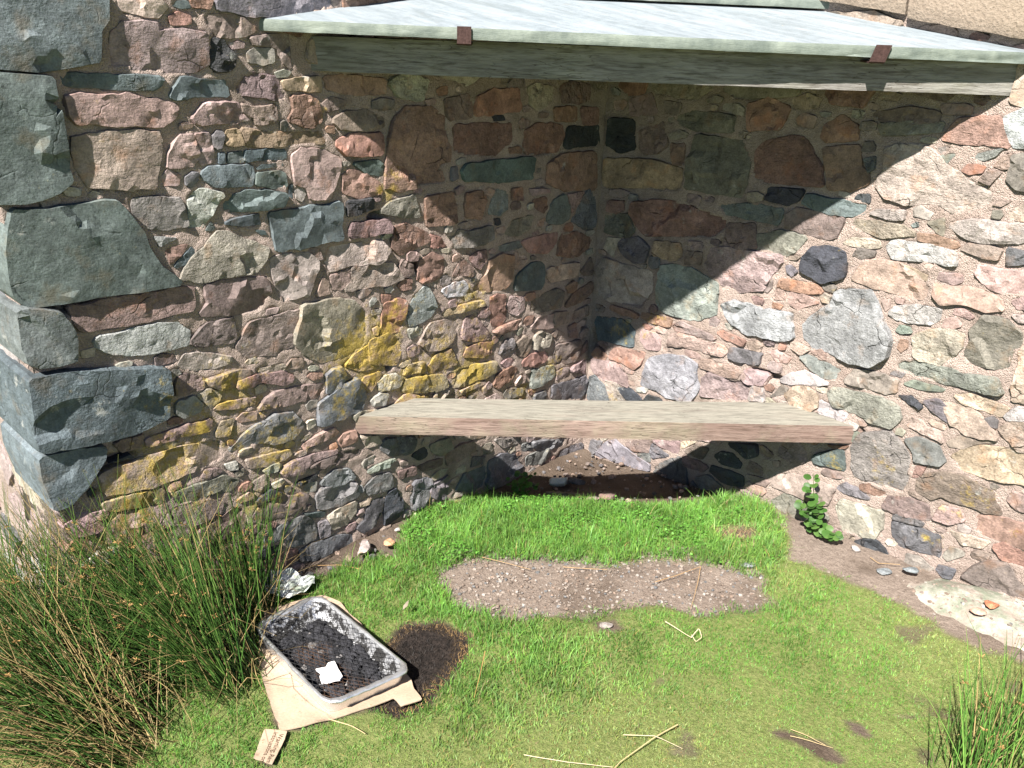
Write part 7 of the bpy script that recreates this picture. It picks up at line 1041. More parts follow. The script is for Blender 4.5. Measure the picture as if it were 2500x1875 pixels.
# charred and straw stubble
def stubble(name, n, n_reg, tones, seed, hmax, label):
    r = np.random.default_rng(seed)
    A = np.array(REG[n_reg]); mn, mx = A.min(0) - 0.03, A.max(0) + 0.03
    x = r.uniform(mn[0], mx[0], n); y = r.uniform(mn[1], mx[1], n)
    k = r.uniform(0, 1, n) < region(n_reg, x, y, 0.02)
    x, y = x[k], y[k]; n = len(x)
    edge = ss(-0.05, 0.0, sdf(REG[n_reg], x, y))
    t = np.array(tones[0]) * (1 - edge[:, None]) + np.array(tones[1]) * edge[:, None]
    t = t * r.uniform(0.5, 1.6, (n, 1))
    V, T, Q, tn = blades(x, y, zg(x, y) - 0.008, r.uniform(0.3, 1, n) * hmax, np.full(n, 0.0016), t, 1.0, seed)
    o = link(name, fast_mesh(name, V, T, True, {'tone': tn}, Q), None, M_STRAW)
    tag(o, label, 'grass', kind='stuff')
stubble('burnt_grass', 9000, 'burn', [(0.022, 0.018, 0.015), (0.30, 0.19, 0.08)], 77, 0.018, 'charred black stubble burnt into the lawn beside the tray')
stubble('straw_patch', 3500, 'straw', [(0.40, 0.27, 0.14), (0.33, 0.26, 0.12)], 78, 0.03, 'patch of pale dead grass near the right end of the bench')

# clover and small leaves in the bed before the bench
r = np.random.default_rng(300)
n = 17000
x = r.uniform(0.0, 1.15, n); y = r.uniform(-1.25, 0.0, n)
st = region('strip', x, y) * (1 - region('straw', x, y))
cl = fbm(x * 5, y * 5, 0, 410, 3)
d_ = sdf(REG['strip'], x, y)
k = (r.uniform(0, 1, n) < st * ss(-0.1, 0.25, cl))
x, y = x[k], y[k]; n = len(x)
z = zg(x, y) + r.uniform(0.010, 0.034, n) * (0.6 + 0.6 * ss(-0.3, 0.3, fbm(x * 16, y * 16, 0, 412, 2)))
sz = r.uniform(0.0022, 0.0045, n)
az = r.uniform(0, 6.283, n); ti = r.normal(0, 0.45, n); ta = r.uniform(0, 6.283, n)
nrm_ = np.stack([np.sin(ti) * np.cos(ta), np.sin(ti) * np.sin(ta), np.cos(ti)], 1)
u_ = np.stack([np.cos(az), np.sin(az), np.zeros(n)], 1)
u_ -= nrm_ * (u_ * nrm_).sum(1)[:, None]; u_ /= np.linalg.norm(u_, axis=1)[:, None]
v_ = np.cross(nrm_, u_)
c_ = np.stack([x, y, z], 1)
ring = []
for q_ in range(6):
    th = q_ * math.pi / 3
    ring.append(c_ + (u_ * math.cos(th) * 1.15 + v_ * math.sin(th)) * sz[:, None])
V = np.stack([c_ - nrm_ * (sz * 0.25)[:, None]] + ring, 1).reshape(-1, 3)
i = np.arange(n) * 7
T = np.concatenate([np.stack([i, i + 1 + q_, i + 1 + (q_ + 1) % 6], 1) for q_ in range(6)])
tn = np.repeat(np.array([0.13, 0.32, 0.05]) * r.uniform(0.7, 1.35, (n, 1)), 7, 0)
o = link('clover', fast_mesh('clover', V, T, True, {'tone': tn}), None, M_LEAF)
tag(o, 'bright green clover growing in the bed in front of the bench', 'clover', kind='stuff')

# ---------------------------------------------------------------- gravel and loose stones
def rock_unit(seed, sub=1, squash=(1, 1, 0.7), rough=0.28):
    import bmesh
    bm = bmesh.new()
    bmesh.ops.create_icosphere(bm, subdivisions=sub, radius=1.0)
    V = np.array([v.co[:] for v in bm.verts]); F = np.array([[v.index for v in f.verts] for f in bm.faces])
    bm.free()
    rr = np.random.default_rng(seed)
    for _ in range(5):          # chop with planes for angular chips
        d = rr.normal(size=3); d /= np.linalg.norm(d); c = rr.uniform(0.45, 0.8)
        t = V @ d
        V = V - d * np.maximum(0, t - c)[:, None]
    V = V * (1 + rough * fbm(V[:, 0] * 1.7 + seed, V[:, 1] * 1.7, V[:, 2] * 1.7, seed, 3))[:, None]
    return V * np.array(squash), F
UNITS = [rock_unit(k, 1) for k in range(8)]
def scatter_pebbles(name, n, reg, smin, smax, tones, seed, label, power=4.0, extra=None, thr=0.5, zf=None):
    r = np.random.default_rng(seed)
    A = np.array(REG[reg]); mn, mx = np.maximum(A.min(0), (0.0, -2.4)), np.minimum(A.max(0), (2.3, -0.0))
    Vs, Fs, Ts = [], [], []
    base = 0; cnt = 0
    x = r.uniform(mn[0], mx[0], n); y = r.uniform(mn[1], mx[1], n)
    ok = region(reg, x, y) > r.uniform(0.3, 0.9, n)
    if extra is not None:
        ok &= extra(x, y, r)
    x, y = x[ok], y[ok]
    zz = zg(x, y) if zf is None else zf(x, y) + 0.003
    for i in range(len(x)):
        s = smin + (smax - smin) * r.uniform() ** power
        V, F = UNITS[int(r.integers(8))]
        a = r.uniform(0, 6.283); ca, sa = math.cos(a), math.sin(a)
        W = V * np.array([s * r.uniform(.8, 1.3), s, s])
        W = np.stack([W[:, 0] * ca - W[:, 1] * sa + x[i], W[:, 0] * sa + W[:, 1] * ca + y[i], W[:, 2] + zz[i] - 0.006 + s * 0.1], 1)
        Vs.append(W); Fs.append(F + base); base += len(V)
        t = np.array(tones[int(r.integers(len(tones)))]) * r.uniform(0.75, 1.25)
        Ts.append(np.tile(t, (len(V), 1)))
    me = fast_mesh(name, np.concatenate(Vs), np.concatenate(Fs), False, {'tone': np.concatenate(Ts)})
    o = link(name, me, None, M_PEBBLE)
    return tag(o, label, 'gravel', kind='stuff')
GT = [(0.22, 0.18, 0.150), (0.26, 0.215, 0.18), (0.18, 0.145, 0.12), (0.16, 0.125, 0.10), (0.14, 0.14, 0.14), (0.30, 0.265, 0.235), (0.21, 0.155, 0.12)]
scatter_pebbles('gravel', 8000, 'gravel', 0.0012, 0.0085, GT, 501, 'pinkish gravel in the bare patch between the bed and the lawn')
scatter_pebbles('gravel', 6500, 'path', 0.0012, 0.009, GT, 502, 'gravel along the foot of the right wall')
scatter_pebbles('gravel', 2000, 'under', 0.002, 0.017, [(0.20, 0.16, 0.14), (0.26, 0.19, 0.15), (0.14, 0.13, 0.13), (0.30, 0.23, 0.19), (0.09, 0.085, 0.085)], 503, 'stony soil and chippings beneath the bench', 3.5)

scatter_pebbles('gravel', 2600, 'slab', 0.0015, 0.010, GT, 504, 'loose grit scattered over the whitish boulder', zf=lambda x, y: boulder_z(x, y)[1], extra=lambda x, y, r: fbm(x * 10, y * 10, 0, 71, 3) > r.uniform(-0.1, 0.5, len(x)))
def loose_stone(x, y, s, tone, seed, label, squash=(1, 0.8, 0.55), rz=0.0, sink=0.25, lift=0.0):
    V, F = rock_unit(seed, 3, (1, 1, 1), 0.22)
    V = V * np.array(squash) * s
    ca, sa = math.cos(rz), math.sin(rz)
    V = np.stack([V[:, 0] * ca - V[:, 1] * sa, V[:, 0] * sa + V[:, 1] * ca, V[:, 2]], 1)
    V = V * (1 + 0.05 * fbm(V[:, 0] / s * 4, V[:, 1] / s * 4, V[:, 2] / s * 4, seed, 3))[:, None]
    me = fast_mesh('loose_stone', V, F, True, {'tone': np.tile(tone, (len(V), 1)), 'lichen': np.zeros(len(V)), 'grain': np.full(len(V), 0.8)})
    me.set_sharp_from_angle(angle=math.radians(28))
    o = link('loose_stone', me, None, M_STONE)
    o.location = (x, y, zg1(x, y) - V[:, 2].min() * (1 - sink) + lift)
    return tag(o, label, 'stone', 'loose stones on the ground')
loose_stone(0.075, -1.225, 0.034, (0.36, 0.30, 0.28), 801, 'pale pinkish pointed stone on the soil by the left wall', (1.2, 0.7, 0.6), 2.3, 0.1)
loose_stone(0.095, -1.135, 0.020, (0.42, 0.24, 0.14), 802, 'small orange brown stone on the soil by the left wall', (1.2, 0.9, 0.6), 0.6, 0.15)
loose_stone(0.05, -1.06, 0.011, (0.5, 0.46, 0.42), 803, 'small white stone at the grass edge by the left wall', (1, 0.9, 0.8), 0.2, 0.1)
loose_stone(0.877, -0.926, 0.017, (0.253, 0.220, 0.198), 804, 'pale stone lying in a bare spot of the lawn', (1.3, 0.9, 0.6), 0.5, 0.3)
loose_stone(0.40, -0.33, 0.034, (0.17, 0.115, 0.10), 805, 'brown square stone in the shade beneath the bench', (1.0, 0.8, 0.5), 0.9, 0.3)
loose_stone(0.22, -0.29, 0.030, (0.085, 0.09, 0.10), 806, 'dark slate chip beneath the bench beside the white lump', (1.3, 0.8, 0.4), 0.3, 0.2)
loose_stone(1.365, -0.115, 0.022, (0.182, 0.198, 0.204), 807, 'blue grey chip on the gravel beside the whitish boulder', (1.2, 0.9, 0.35), 0.9, 0.2)
loose_stone(1.43, -0.07, 0.020, (0.165, 0.182, 0.187), 808, 'grey chip against the right wall above the whitish boulder', (1.4, 0.8, 0.4), 0.4, 0.2, 0.02)
loose_stone(1.245, -0.06, 0.016, (0.319, 0.286, 0.259), 809, 'white pebble at the foot of the right wall below the dark slate stone', (1.1, 0.9, 0.7), 0.4, 0.2)
loose_stone(1.678, -0.105, 0.026, (0.42, 0.16, 0.085), 810, 'orange red stone chip lying on the whitish boulder', (1.3, 0.7, 0.4), 0.9, 0.05, 0.034)
loose_stone(1.66, -0.155, 0.020, (0.44, 0.27, 0.20), 811, 'pinkish stone chip on the lower side of the whitish boulder', (1.2, 0.8, 0.45), 0.3, 0.05, 0.03)
loose_stone(1.02, -0.36, 0.020, (0.22, 0.23, 0.24), 812, 'grey stone in the gravel patch near its right end', (1.3, 0.8, 0.4), 0.8, 0.3)

# white lump and stick under the bench
V, F = rock_unit(900, 3, (1, 1, 1), 0.30)
V = V * np.array([0.042, 0.028, 0.028]); ang = 0.8
V = np.stack([V[:, 0] * math.cos(ang) - V[:, 1] * math.sin(ang), V[:, 0] * math.sin(ang) + V[:, 1] * math.cos(ang), V[:, 2]], 1)
V *= (1 + 0.22 * fbm(V[:, 0] * 90, V[:, 1] * 90, V[:, 2] * 90, 4, 4))[:, None]
M_WHITE = mat_flat('white_crumb', (0.62, 0.58, 0.48), (0.80, 0.77, 0.70), 120.0, 0.9, 0.6, 0.004, 0.2)
o = link('white_lump', fast_mesh('white_lump', V, F, True), None, M_WHITE)
o.location = (0.165, -0.335, zg1(0.165, -0.335) + 0.010)
tag(o, 'crumbly white lump on the soil beneath the bench', 'lump')

# ---------------------------------------------------------------- tubes: stalks, sticks, stems
def tube_path(pts, rad, sides=4, taper=0.5):
    pts = np.array(pts, float); n = len(pts)
    V, Q = [], []
    for i in range(n):
        t = pts[min(i + 1, n - 1)] - pts[max(i - 1, 0)]
        t /= np.linalg.norm(t) + 1e-9
        a = np.cross(t, (0.31, 0.17, 0.93)); a /= np.linalg.norm(a) + 1e-9
        b = np.cross(t, a)
        rr_ = rad * (1 - (1 - taper) * i / (n - 1))
        for s in range(sides):
            th = 2 * math.pi * s / sides
            V.append(pts[i] + (a * math.cos(th) + b * math.sin(th)) * rr_)
    for i in range(n - 1):
        for s in range(sides):
            Q.append((i * sides + s, i * sides + (s + 1) % sides, (i + 1) * sides + (s + 1) % sides, (i + 1) * sides + s))
    return np.array(V), np.array(Q)
def resample(P, k, sag=0.0, seed=0):
    P = np.array(P, float)
    d = np.concatenate([[0], np.cumsum(np.linalg.norm(np.diff(P, axis=0), axis=1))])
    t = np.linspace(0, d[-1], k)
    R = np.stack([np.interp(t, d, P[:, i]) for i in range(3)], 1)
    R[:, 0] += 0.003 * fbm(t * 12 + seed, t * 0 + seed, 0, seed, 2); R[:, 1] += 0.003 * fbm(t * 12 + seed, t * 0 + 5, 0, seed + 1, 2)
    return R
def stalk(paths, rad, tone, label, seed, mat=None, name='dry_stalk', cat='stalk', lift=0.016, group='dry stalks scattered on the ground'):
    Vs, Qs, b = [], [], 0
    for P in paths:
        P3 = [(x, y, zg1(x, y) + (z if z is not None else lift)) for x, y, z in P]
        V, Q = tube_path(resample(P3, max(4, len(P3) * 3), 0, seed), rad, 5, 0.6)
        Vs.append(V); Qs.append(Q + b); b += len(V)
    V = np.concatenate(Vs)
    o = link(name, fast_mesh(name, V, None, True, {'tone': np.tile(tone, (len(V), 1))}, np.concatenate(Qs)), None, mat or M_STRAW)
    return tag(o, label, cat, group)
STRAW = (0.50, 0.38, 0.20)
PALE = (0.60, 0.50, 0.32)
N_ = None
stalk([[(1.265, -1.118, N_), (1.253, -1.202, 0.022), (1.237, -1.318, N_), (1.242, -1.365, N_)]], 0.0019, STRAW, 'long thick dry stalk lying on the lawn at the bottom of the picture', 1)
stalk([[(1.063, -1.473, N_), (1.142, -1.418, N_), (1.236, -1.345, N_)]], 0.0012, PALE, 'thin pale stalk whose right end meets the thick dry stalk on the lawn', 2)
stalk([[(1.189, -1.244, N_), (1.253, -1.204, 0.030), (1.317, -1.174, N_)]], 0.0011, PALE, 'short pale stalk crossing over the thick dry stalk', 3)
stalk([[(1.000, -0.797, N_), (1.050, -0.800, N_), (1.095, -0.802, N_)], [(1.095, -0.802, N_), (1.095, -0.765, 0.03), (1.116, -0.778, N_), (1.114, -0.809, N_), (1.092, -0.800, 0.024)]], 0.0016, PALE, 'straw stalk knotted into a loop on the lawn below the gravel patch', 4)
stalk([[(0.755, -1.31, 0.05), (0.79, -1.36, 0.035), (0.835, -1.425, 0.012)]], 0.0010, (0.42, 0.24, 0.09), 'upright brown stalk in the grass right of the burnt patch', 5)
stalk([[(0.853, -0.645, 0.008), (0.88, -0.56, 0.008), (0.914, -0.476, 0.010)]], 0.0010, (0.42, 0.26, 0.11), 'brown stalk on the gravel patch pointing away to the right', 6)
stalk([[(0.914, -0.476, 0.010), (0.965, -0.58, 0.008), (1.011, -0.68, 0.008)]], 0.0010, (0.42, 0.26, 0.11), 'brown stalk on the gravel patch pointing towards the viewer', 7)
stalk([[(0.369, -0.955, 0.008), (0.45, -0.92, 0.008), (0.53, -0.886, 0.008)]], 0.0010, (0.40, 0.26, 0.12), 'brown stalk at the left end of the gravel patch', 8)
stalk([[(0.593, -0.798, 0.008), (0.65, -0.75, 0.008), (0.70, -0.703, 0.008)]], 0.0012, (0.42, 0.27, 0.13), 'brown stalk at the back edge of the gravel patch, near its middle', 9)
stalk([[(1.482, -0.938, 0.012), (1.53, -0.915, 0.014), (1.575, -0.895, 0.012)]], 0.0010, STRAW, 'dry stalk on the long bare streak of the lawn, the nearer of two', 10)
stalk([[(1.470, -0.915, 0.012), (1.51, -0.905, 0.014), (1.560, -0.905, 0.018)]], 0.0010, STRAW, 'dry stalk on the long bare streak of the lawn, the farther of two', 11)
stalk([[(0.64, -1.745, 0.015), (0.70, -1.72, 0.015), (0.745, -1.71, 0.014)]], 0.0017, STRAW, 'straw stalk on the grass below the cardboard', 12)
stalk([[(0.16, -1.30, 0.012), (0.10, -1.33, 0.012), (0.04, -1.40, 0.012)]], 0.0010, (0.45, 0.27, 0.11), 'orange stalk on the soil at the foot of the left wall', 13)
stalk([[(1.30, -0.075, 0.008), (1.335, -0.09, 0.01), (1.395, -0.06, 0.02)]], 0.0010, (0.45, 0.29, 0.13), 'orange stalk on the gravel at the foot of the right wall', 14)
M_STICK = mat_flat('grey_stick', (0.14, 0.10, 0.08), (0.26, 0.20, 0.16), 120.0, 0.9, 0.5, 0.002, 0.2)
V, Q = tube_path(resample([(0.185, -0.43, zg1(.185, -.43) + .002), (0.27, -0.385, zg1(.27, -.385) + .003), (0.365, -0.335, zg1(.365, -.335) + .003)], 9), 0.006, 6, 0.5)
o = link('stick', fast_mesh('stick', V, None, True, None, Q), None, M_STICK)
tag(o, 'grey brown stick lying on the soil beneath the bench', 'stick')

# ---------------------------------------------------------------- rushes
def rush_clump(loc, bases, lab, seed, nstem, hmin, hmax, lean, lean_sd, brown=0.15, nhead=60, dead=60, cat='rush', group='clumps of rushes', fresh=1.0):
    """lean = mean horizontal lean direction * amount; bases = [(x, y, spread)]"""
    rr_ = np.random.default_rng(seed)
    root = empty('rush_clump', (loc[0], loc[1], zg1(*loc)))
    tag(root, lab, cat, group)
    def stems(n, name, brownf, hmn, hmx, sd, bentf, rad, deadf=False):
        Vs, tone = [], []
        k = 9; sides = 3
        bs = np.array(bases)[rr_.integers(len(bases), size=n)]
        x0 = bs[:, 0] + rr_.normal(0, 1, n) * bs[:, 2]; y0 = bs[:, 1] + rr_.normal(0, 1, n) * bs[:, 2]
        L = rr_.uniform(hmn, hmx, n)
        lx = lean[0] + rr_.normal(0, sd, n); ly = lean[1] + rr_.normal(0, sd, n)
        z0 = zg(x0, y0) - 0.01
        curve = rr_.uniform(0.2, 1.0, n) * (1.6 if deadf else 1.0)
        th = np.linspace(0, 1, k)
        P = np.zeros((n, k, 3))
        hl = np.hypot(lx, ly) + 1e-6
        for i, t in enumerate(th):
            if i == 0:
                P[:, 0] = np.stack([x0, y0, z0], 1); continue
            an = np.arctan(hl) * (0.65 + curve * t * 0.9)
            an = np.minimum(an, 1.75)
            if deadf:
                an = an + np.where(t > bentf, rr_.uniform(0.3, 1.3, n), 0)
            P[:, i] = P[:, i - 1] + np.stack([lx / hl * np.sin(an), ly / hl * np.sin(an), np.cos(an)], 1) * (L / (k - 1))[:, None]
        P[:, :, 2] = np.maximum(P[:, :, 2], zg(P[:, :, 0].ravel(), P[:, :, 1].ravel()).reshape(n, k) + 0.004)
        P[:, :, 0] = np.where((P[:, :, 1] > -2.09) & (P[:, :, 0] < 0.035), 0.035 + 0.02 * rr_.uniform(size=(n, 1)), P[:, :, 0])
        R = rad * rr_.uniform(0.7, 1.3, n)
        wv = np.zeros((n, k, sides, 3))
        for s_ in range(sides):
            a = 2 * math.pi * s_ / sides
            wv[:, :, s_, 0] = math.cos(a); wv[:, :, s_, 1] = math.sin(a)
        tp = (1 - 0.75 * th ** 2)[None, :, None, None]
        V = P[:, :, None, :] + wv * R[:, None, None, None] * tp
        V = V.reshape(-1, 3)
        per = k * sides
        q = []
        for i in range(k - 1):
            for s_ in range(sides):
                q.append((i * sides + s_, i * sides + (s_ + 1) % sides, (i + 1) * sides + (s_ + 1) % sides, (i + 1) * sides + s_))
        q = np.array(q)
        Q = (q[None] + (np.arange(n) * per)[:, None, None]).reshape(-1, 4)
        g = np.array([0.032, 0.090, 0.016]); g2 = np.array([0.125, 0.225, 0.045]); br = np.array([0.34, 0.25, 0.11])
        mixv = rr_.uniform(0, 1, (n, 1)) ** 1.5
        c = (g * (1 - mixv) + g2 * mixv) * fresh
        isb = rr_.uniform(0, 1, n) < brownf
        c[isb] = br
        c *= rr_.uniform(0.65, 1.35, (n, 1))
        cv = np.repeat(c[:, None, :], per, 1).reshape(n, k, sides, 3)
        # tips fade to brown
        fade = (ss(0.9, 1.0, th) * 0.5)[None, :, None, None]
        basef = (ss(0.15, 0.0, th) * 0.35)[None, :, None, None]
        cv = cv * (1 - fade) + br * 0.7 * fade
        cv = cv * (1 - basef) + br * 0.6 * basef
        me = fast_mesh(name, V, None, True, {'tone': cv.reshape(-1, 3)}, Q)
        o = link(name, me, root, M_RUSH)
        o['kind'] = 'stuff'
        return P
    P = stems(nstem, 'stems', brown, hmin, hmax, lean_sd, 1.0, 0.0016)
    if dead:
        stems(dead, 'dead_stems', 1.0, hmin * 0.6, hmax * 0.8, lean_sd * 1.9, rr_.uniform(0.25, 0.8), 0.0012, True)
    # brown flower heads a little below the tips
    pick = rr_.integers(nstem, size=nhead)
    U8 = [np.array([(0, 0, 1), (0.3, 0, 0), (-0.15, 0.26, 0), (-0.15, -0.26, 0)])]
    Vs, Fs, b = [], [], 0
    for p in pick:
        t = rr_.uniform(0.62, 0.88) * 8
        i = int(t); f = t - i
        c = P[p, i] * (1 - f) + P[p, min(i + 1, 8)] * f
        for _ in range(int(rr_.integers(5, 13))):
            d = rr_.normal(size=3); d[2] = abs(d[2]) * 0.7; d /= np.linalg.norm(d)
            ln = rr_.uniform(0.005, 0.014)
            a = np.cross(d, (0.2, 0.5, 0.7)); a /= np.linalg.norm(a); bb = np.cross(d, a)
            wv = 0.0013
            m = c + d * ln * 0.6
            Vs += [c, m + a * wv, m - a * wv * 0.5 + bb * wv, m - a * wv * 0.5 - bb * wv, c + d * ln]
            Fs += [(b, b + 1, b + 2), (b, b + 2, b + 3), (b, b + 3, b + 1), (b + 1, b + 4, b + 2), (b + 2, b + 4, b + 3), (b + 3, b + 4, b + 1)]
            b += 5
    V = np.array(Vs)
    tn = np.array([0.27, 0.16, 0.06]) * np.repeat(rr_.uniform(0.6, 1.5, (len(V) // 5, 1)), 5, 0)
    o = link('flower_heads', fast_mesh('flower_heads', V, np.array(Fs), False, {'tone': tn}), root, M_STRAW)
    o['kind'] = 'stuff'
    return root

LEFT = np.array([-0.72, -0.69])
rush_clump((0.33, -1.84), [(0.37, -1.87, 0.022), (0.31, -1.82, 0.04), (0.27, -1.87, 0.05)], 'tall green rush clump fanning left, just left of the barbecue tray', 1, 460, 0.28, 0.64, LEFT * 0.75 + np.array([0.0, 0.08]), 0.32, 0.13, 60, 80)
rush_clump((0.14, -1.68), [(0.10, -1.66, 0.035), (0.17, -1.70, 0.035), (0.08, -1.76, 0.04), (0.06, -1.60, 0.02)], 'upright green rush clump growing against the left wall behind the tray', 2, 260, 0.22, 0.46, LEFT * 0.08, 0.20, 0.08, 40, 40)
rush_clump((0.36, -2.17), [(0.39, -2.17, 0.04), (0.30, -2.20, 0.06), (0.33, -2.10, 0.05)], 'brownish flattened rush clump in the bottom left corner of the picture', 3, 560, 0.35, 0.70, LEFT * 1.5, 0.45, 0.35, 50, 260)
rush_clump((0.12, -2.02), [(0.15, -2.02, 0.07), (0.05, -1.95, 0.06), (0.18, -2.10, 0.06)], 'dense dark green rush clump between the tray and the wall corner', 4, 520, 0.32, 0.64, LEFT * 0.7, 0.48, 0.20, 70, 190)
rush_clump((-0.10, -2.24), [(-0.05, -2.22, 0.07), (-0.2, -2.25, 0.08), (0.06, -2.26, 0.06)], 'green rush clump in front of the outer corner stones at the left edge', 5, 330, 0.32, 0.60, LEFT * 0.10, 0.33, 0.12, 45, 60)
rush_clump((1.88, -0.62), [(1.90, -0.60, 0.05), (1.87, -0.70, 0.045), (1.96, -0.52, 0.06), (1.84, -0.76, 0.03)], 'green rush clump with tan flower heads in the bottom right corner', 6, 130, 0.20, 0.46, np.array([0.0, 0.0]), 0.20, 0.12, 34, 10, fresh=1.9)

# ---------------------------------------------------------------- leafy weed at the foot of the right wall
def leaf_mesh(name, col, scallop=True):
    """heart-shaped leaf lying in the xy plane, base at the origin, pointing along +y, unit length"""
    V = [(0, 0, 0)]; T = []
    n = 18
    for i in range(n):
        th = 2 * math.pi * i / n
        rx, ry = 0.48, 0.55
        x = rx * math.sin(th); y = 0.50 - ry * math.cos(th)
        if y < 0.12: y -= 0.10 * (abs(x) / rx) - 0.03
        k = 1 + (0.06 * (1 if i % 2 else -1) if scallop else 0)
        x *= k
        V.append((x, y, -0.35 * x * x - 0.12 * y * y + 0.05 * abs(x)))
    V[0] = (0, 0.45, 0.03)
    for i in range(n):
        T.append((0, 1 + (i + 1) % n, 1 + i))
    V = np.array(V)
    t = np.tile(col, (len(V), 1)); t[0] *= 0.85
    return fast_mesh(name, V, np.array(T), True, {'tone': t})
def orient(o, p, d, nrm, s):
    y = Vector(d).normalized(); z = Vector(nrm); x = y.cross(z).normalized(); z = x.cross(y)
    return Matrix(((x.x * s, y.x * s, z.x * s, p[0]), (x.y * s, y.y * s, z.y * s, p[1]), (x.z * s, y.z * s, z.z * s, p[2]), (0, 0, 0, 1)))
def weed(loc, stems, lab, seed, leaf_n, lmin, lmax):
    rr_ = np.random.default_rng(seed)
    root = empty('weed', (loc[0], loc[1], zg1(*loc)))
    tag(root, lab, 'weed')
    meshes = [leaf_mesh('leaf', np.array(c)) for c in ((0.075, 0.17, 0.035), (0.11, 0.21, 0.05), (0.055, 0.13, 0.028))]
    for me in meshes: me.materials.append(M_LEAF)
    k = 0
    for (tx, ty, tz) in stems:
        z0 = zg1(*loc)
        P = [np.array([loc[0], loc[1], z0 - .01]) * (1 - t) + np.array([tx, ty, tz]) * t + np.array([0, -0.03 * math.sin(3.1 * t), 0.02 * math.sin(3.1 * t)]) for t in np.linspace(0, 1, 7)]
        V, Q = tube_path(P, 0.0022, 5, 0.4)
        link('stem', fast_mesh('stem', V, None, True, {'tone': np.tile((0.10, 0.14, 0.04), (len(V), 1))}, Q), root, M_LEAF)
        for j in range(leaf_n):
            t = rr_.uniform(0.15, 1.0) * 6
            i = min(5, int(t)); f = t - i
            p = P[i] * (1 - f) + P[i + 1] * f
            a = rr_.uniform(0, 6.283)
            d = np.array([math.cos(a), -abs(math.sin(a)) * 0.9, rr_.uniform(-0.25, 0.35)])
            pet = p + d / np.linalg.norm(d) * 0.010
            o = bpy.data.objects.new('leaf', meshes[int(rr_.integers(3))])
            COL.objects.link(o)
            o.parent = root
            o.matrix_parent_inverse = Matrix.Translation(-root.location)
            o.matrix_basis = orient(o, pet, d, (rr_.normal(0, .3), -0.7 + rr_.normal(0, .3), 0.8), rr_.uniform(lmin, lmax))
            k += 1
    return root
weed((1.125, -0.045), [(1.055, -0.055, 0.27), (1.10, -0.06, 0.20), (1.18, -0.07, 0.10), (1.04, -0.06, 0.16)], 'leafy green weed with rounded leaves growing at the foot of the right wall', 5, 17, 0.017, 0.031)
weed((0.135, -0.50), [(0.11, -0.49, 0.05), (0.16, -0.52, 0.045), (0.14, -0.46, 0.06), (0.18, -0.47, 0.03), (0.10, -0.54, 0.03)], 'small low green weed on the soil beneath the left end of the bench', 6, 12, 0.012, 0.022)

# ---------------------------------------------------------------- disposable barbecue
TC = np.array([[0.246, -1.728], [0.249, -1.512], [0.678, -1.508], [0.636, -1.742]])   # rim corners: near left, far left, far right, near right
def rounded(C4, rad, inset=0.0, k=7):
    """rounded quad outline, counter-clockwise from above"""
    out = []
    C = C4[::-1]                    # make it counter-clockwise
    n = 4
    cen = C.mean(0)
    C = cen + (C - cen) * (1 - inset / 0.14)
    for i in range(n):
        p, a, b = C[i], C[i - 1], C[(i + 1) % n]
        da = (a - p) / np.linalg.norm(a - p); db = (b - p) / np.linalg.norm(b - p)
        s, e = p + da * rad, p + db * rad
        for j in range(k):
            t = j / (k - 1)
            out.append((1 - t) ** 2 * s + 2 * t * (1 - t) * p + t * t * e)
        q0 = p + db * rad; q1 = b - db * rad
        for j in range(1, 9):
            out.append(q0 + (q1 - q0) * j / 9)
    return np.array(out)
bq = empty('barbecue_tray', (0.45, -1.62, zg1(.45, -1.62) + 0.012))
tag(bq, 'used disposable foil barbecue tray full of charcoal on torn cardboard', 'barbecue')
Z0 = zg1(.45, -1.62) + 0.014
tilt = lambda x, y: 0.030 * (0.45 - x) + 0.012 * (y + 1.62)      # left end sits a little higher
loops = [(0.000, 0.0405, 0.045), (-0.0045, 0.0440, 0.048), (-0.0035, 0.0475, 0.048), (0.0015, 0.0485, 0.045), (0.0065, 0.0470, 0.042), (0.009, 0.0435, 0.040), (0.018, 0.020, 0.036), (0.026, 0.0030, 0.030), (0.032, 0.0015, 0.028)]
Vs = []
for ins, z, rad in loops:
    O = rounded(TC, rad, ins)
    w = 0.0011 * fbm(O[:, 0] * 160, O[:, 1] * 160, z * 300, 61, 2) * (1.6 if z < 0.046 and ins < 0.02 else 1.0)
    cr = 0.0012 * np.sin(np.arange(len(O)) * 2.6) + 0.001 * np.sin(np.arange(len(O)) * 1.1 + z * 900)
    cen = O.mean(0); dirv = (O - cen) / np.linalg.norm(O - cen, axis=1)[:, None]
    O = O + dirv * (w + cr)[:, None]
    Vs.append(np.stack([O[:, 0], O[:, 1], Z0 + z + tilt(O[:, 0], O[:, 1]) * 1.0 + 0.0012 * fbm(O[:, 0] * 25, O[:, 1] * 25, 0, 62, 2)], 1))
m = len(Vs[0])
def band(r0, r1):
    q = []
    for r in range(r0, r1):
        for i in range(m):
            j = (i + 1) % m
            q.append((r * m + i, r * m + j, (r + 1) * m + j, (r + 1) * m + i))
    return q
Va = np.concatenate(Vs)
cenb = np.array([[0.45, -1.62, Z0 + 0.0015 + tilt(.45, -1.62)]])
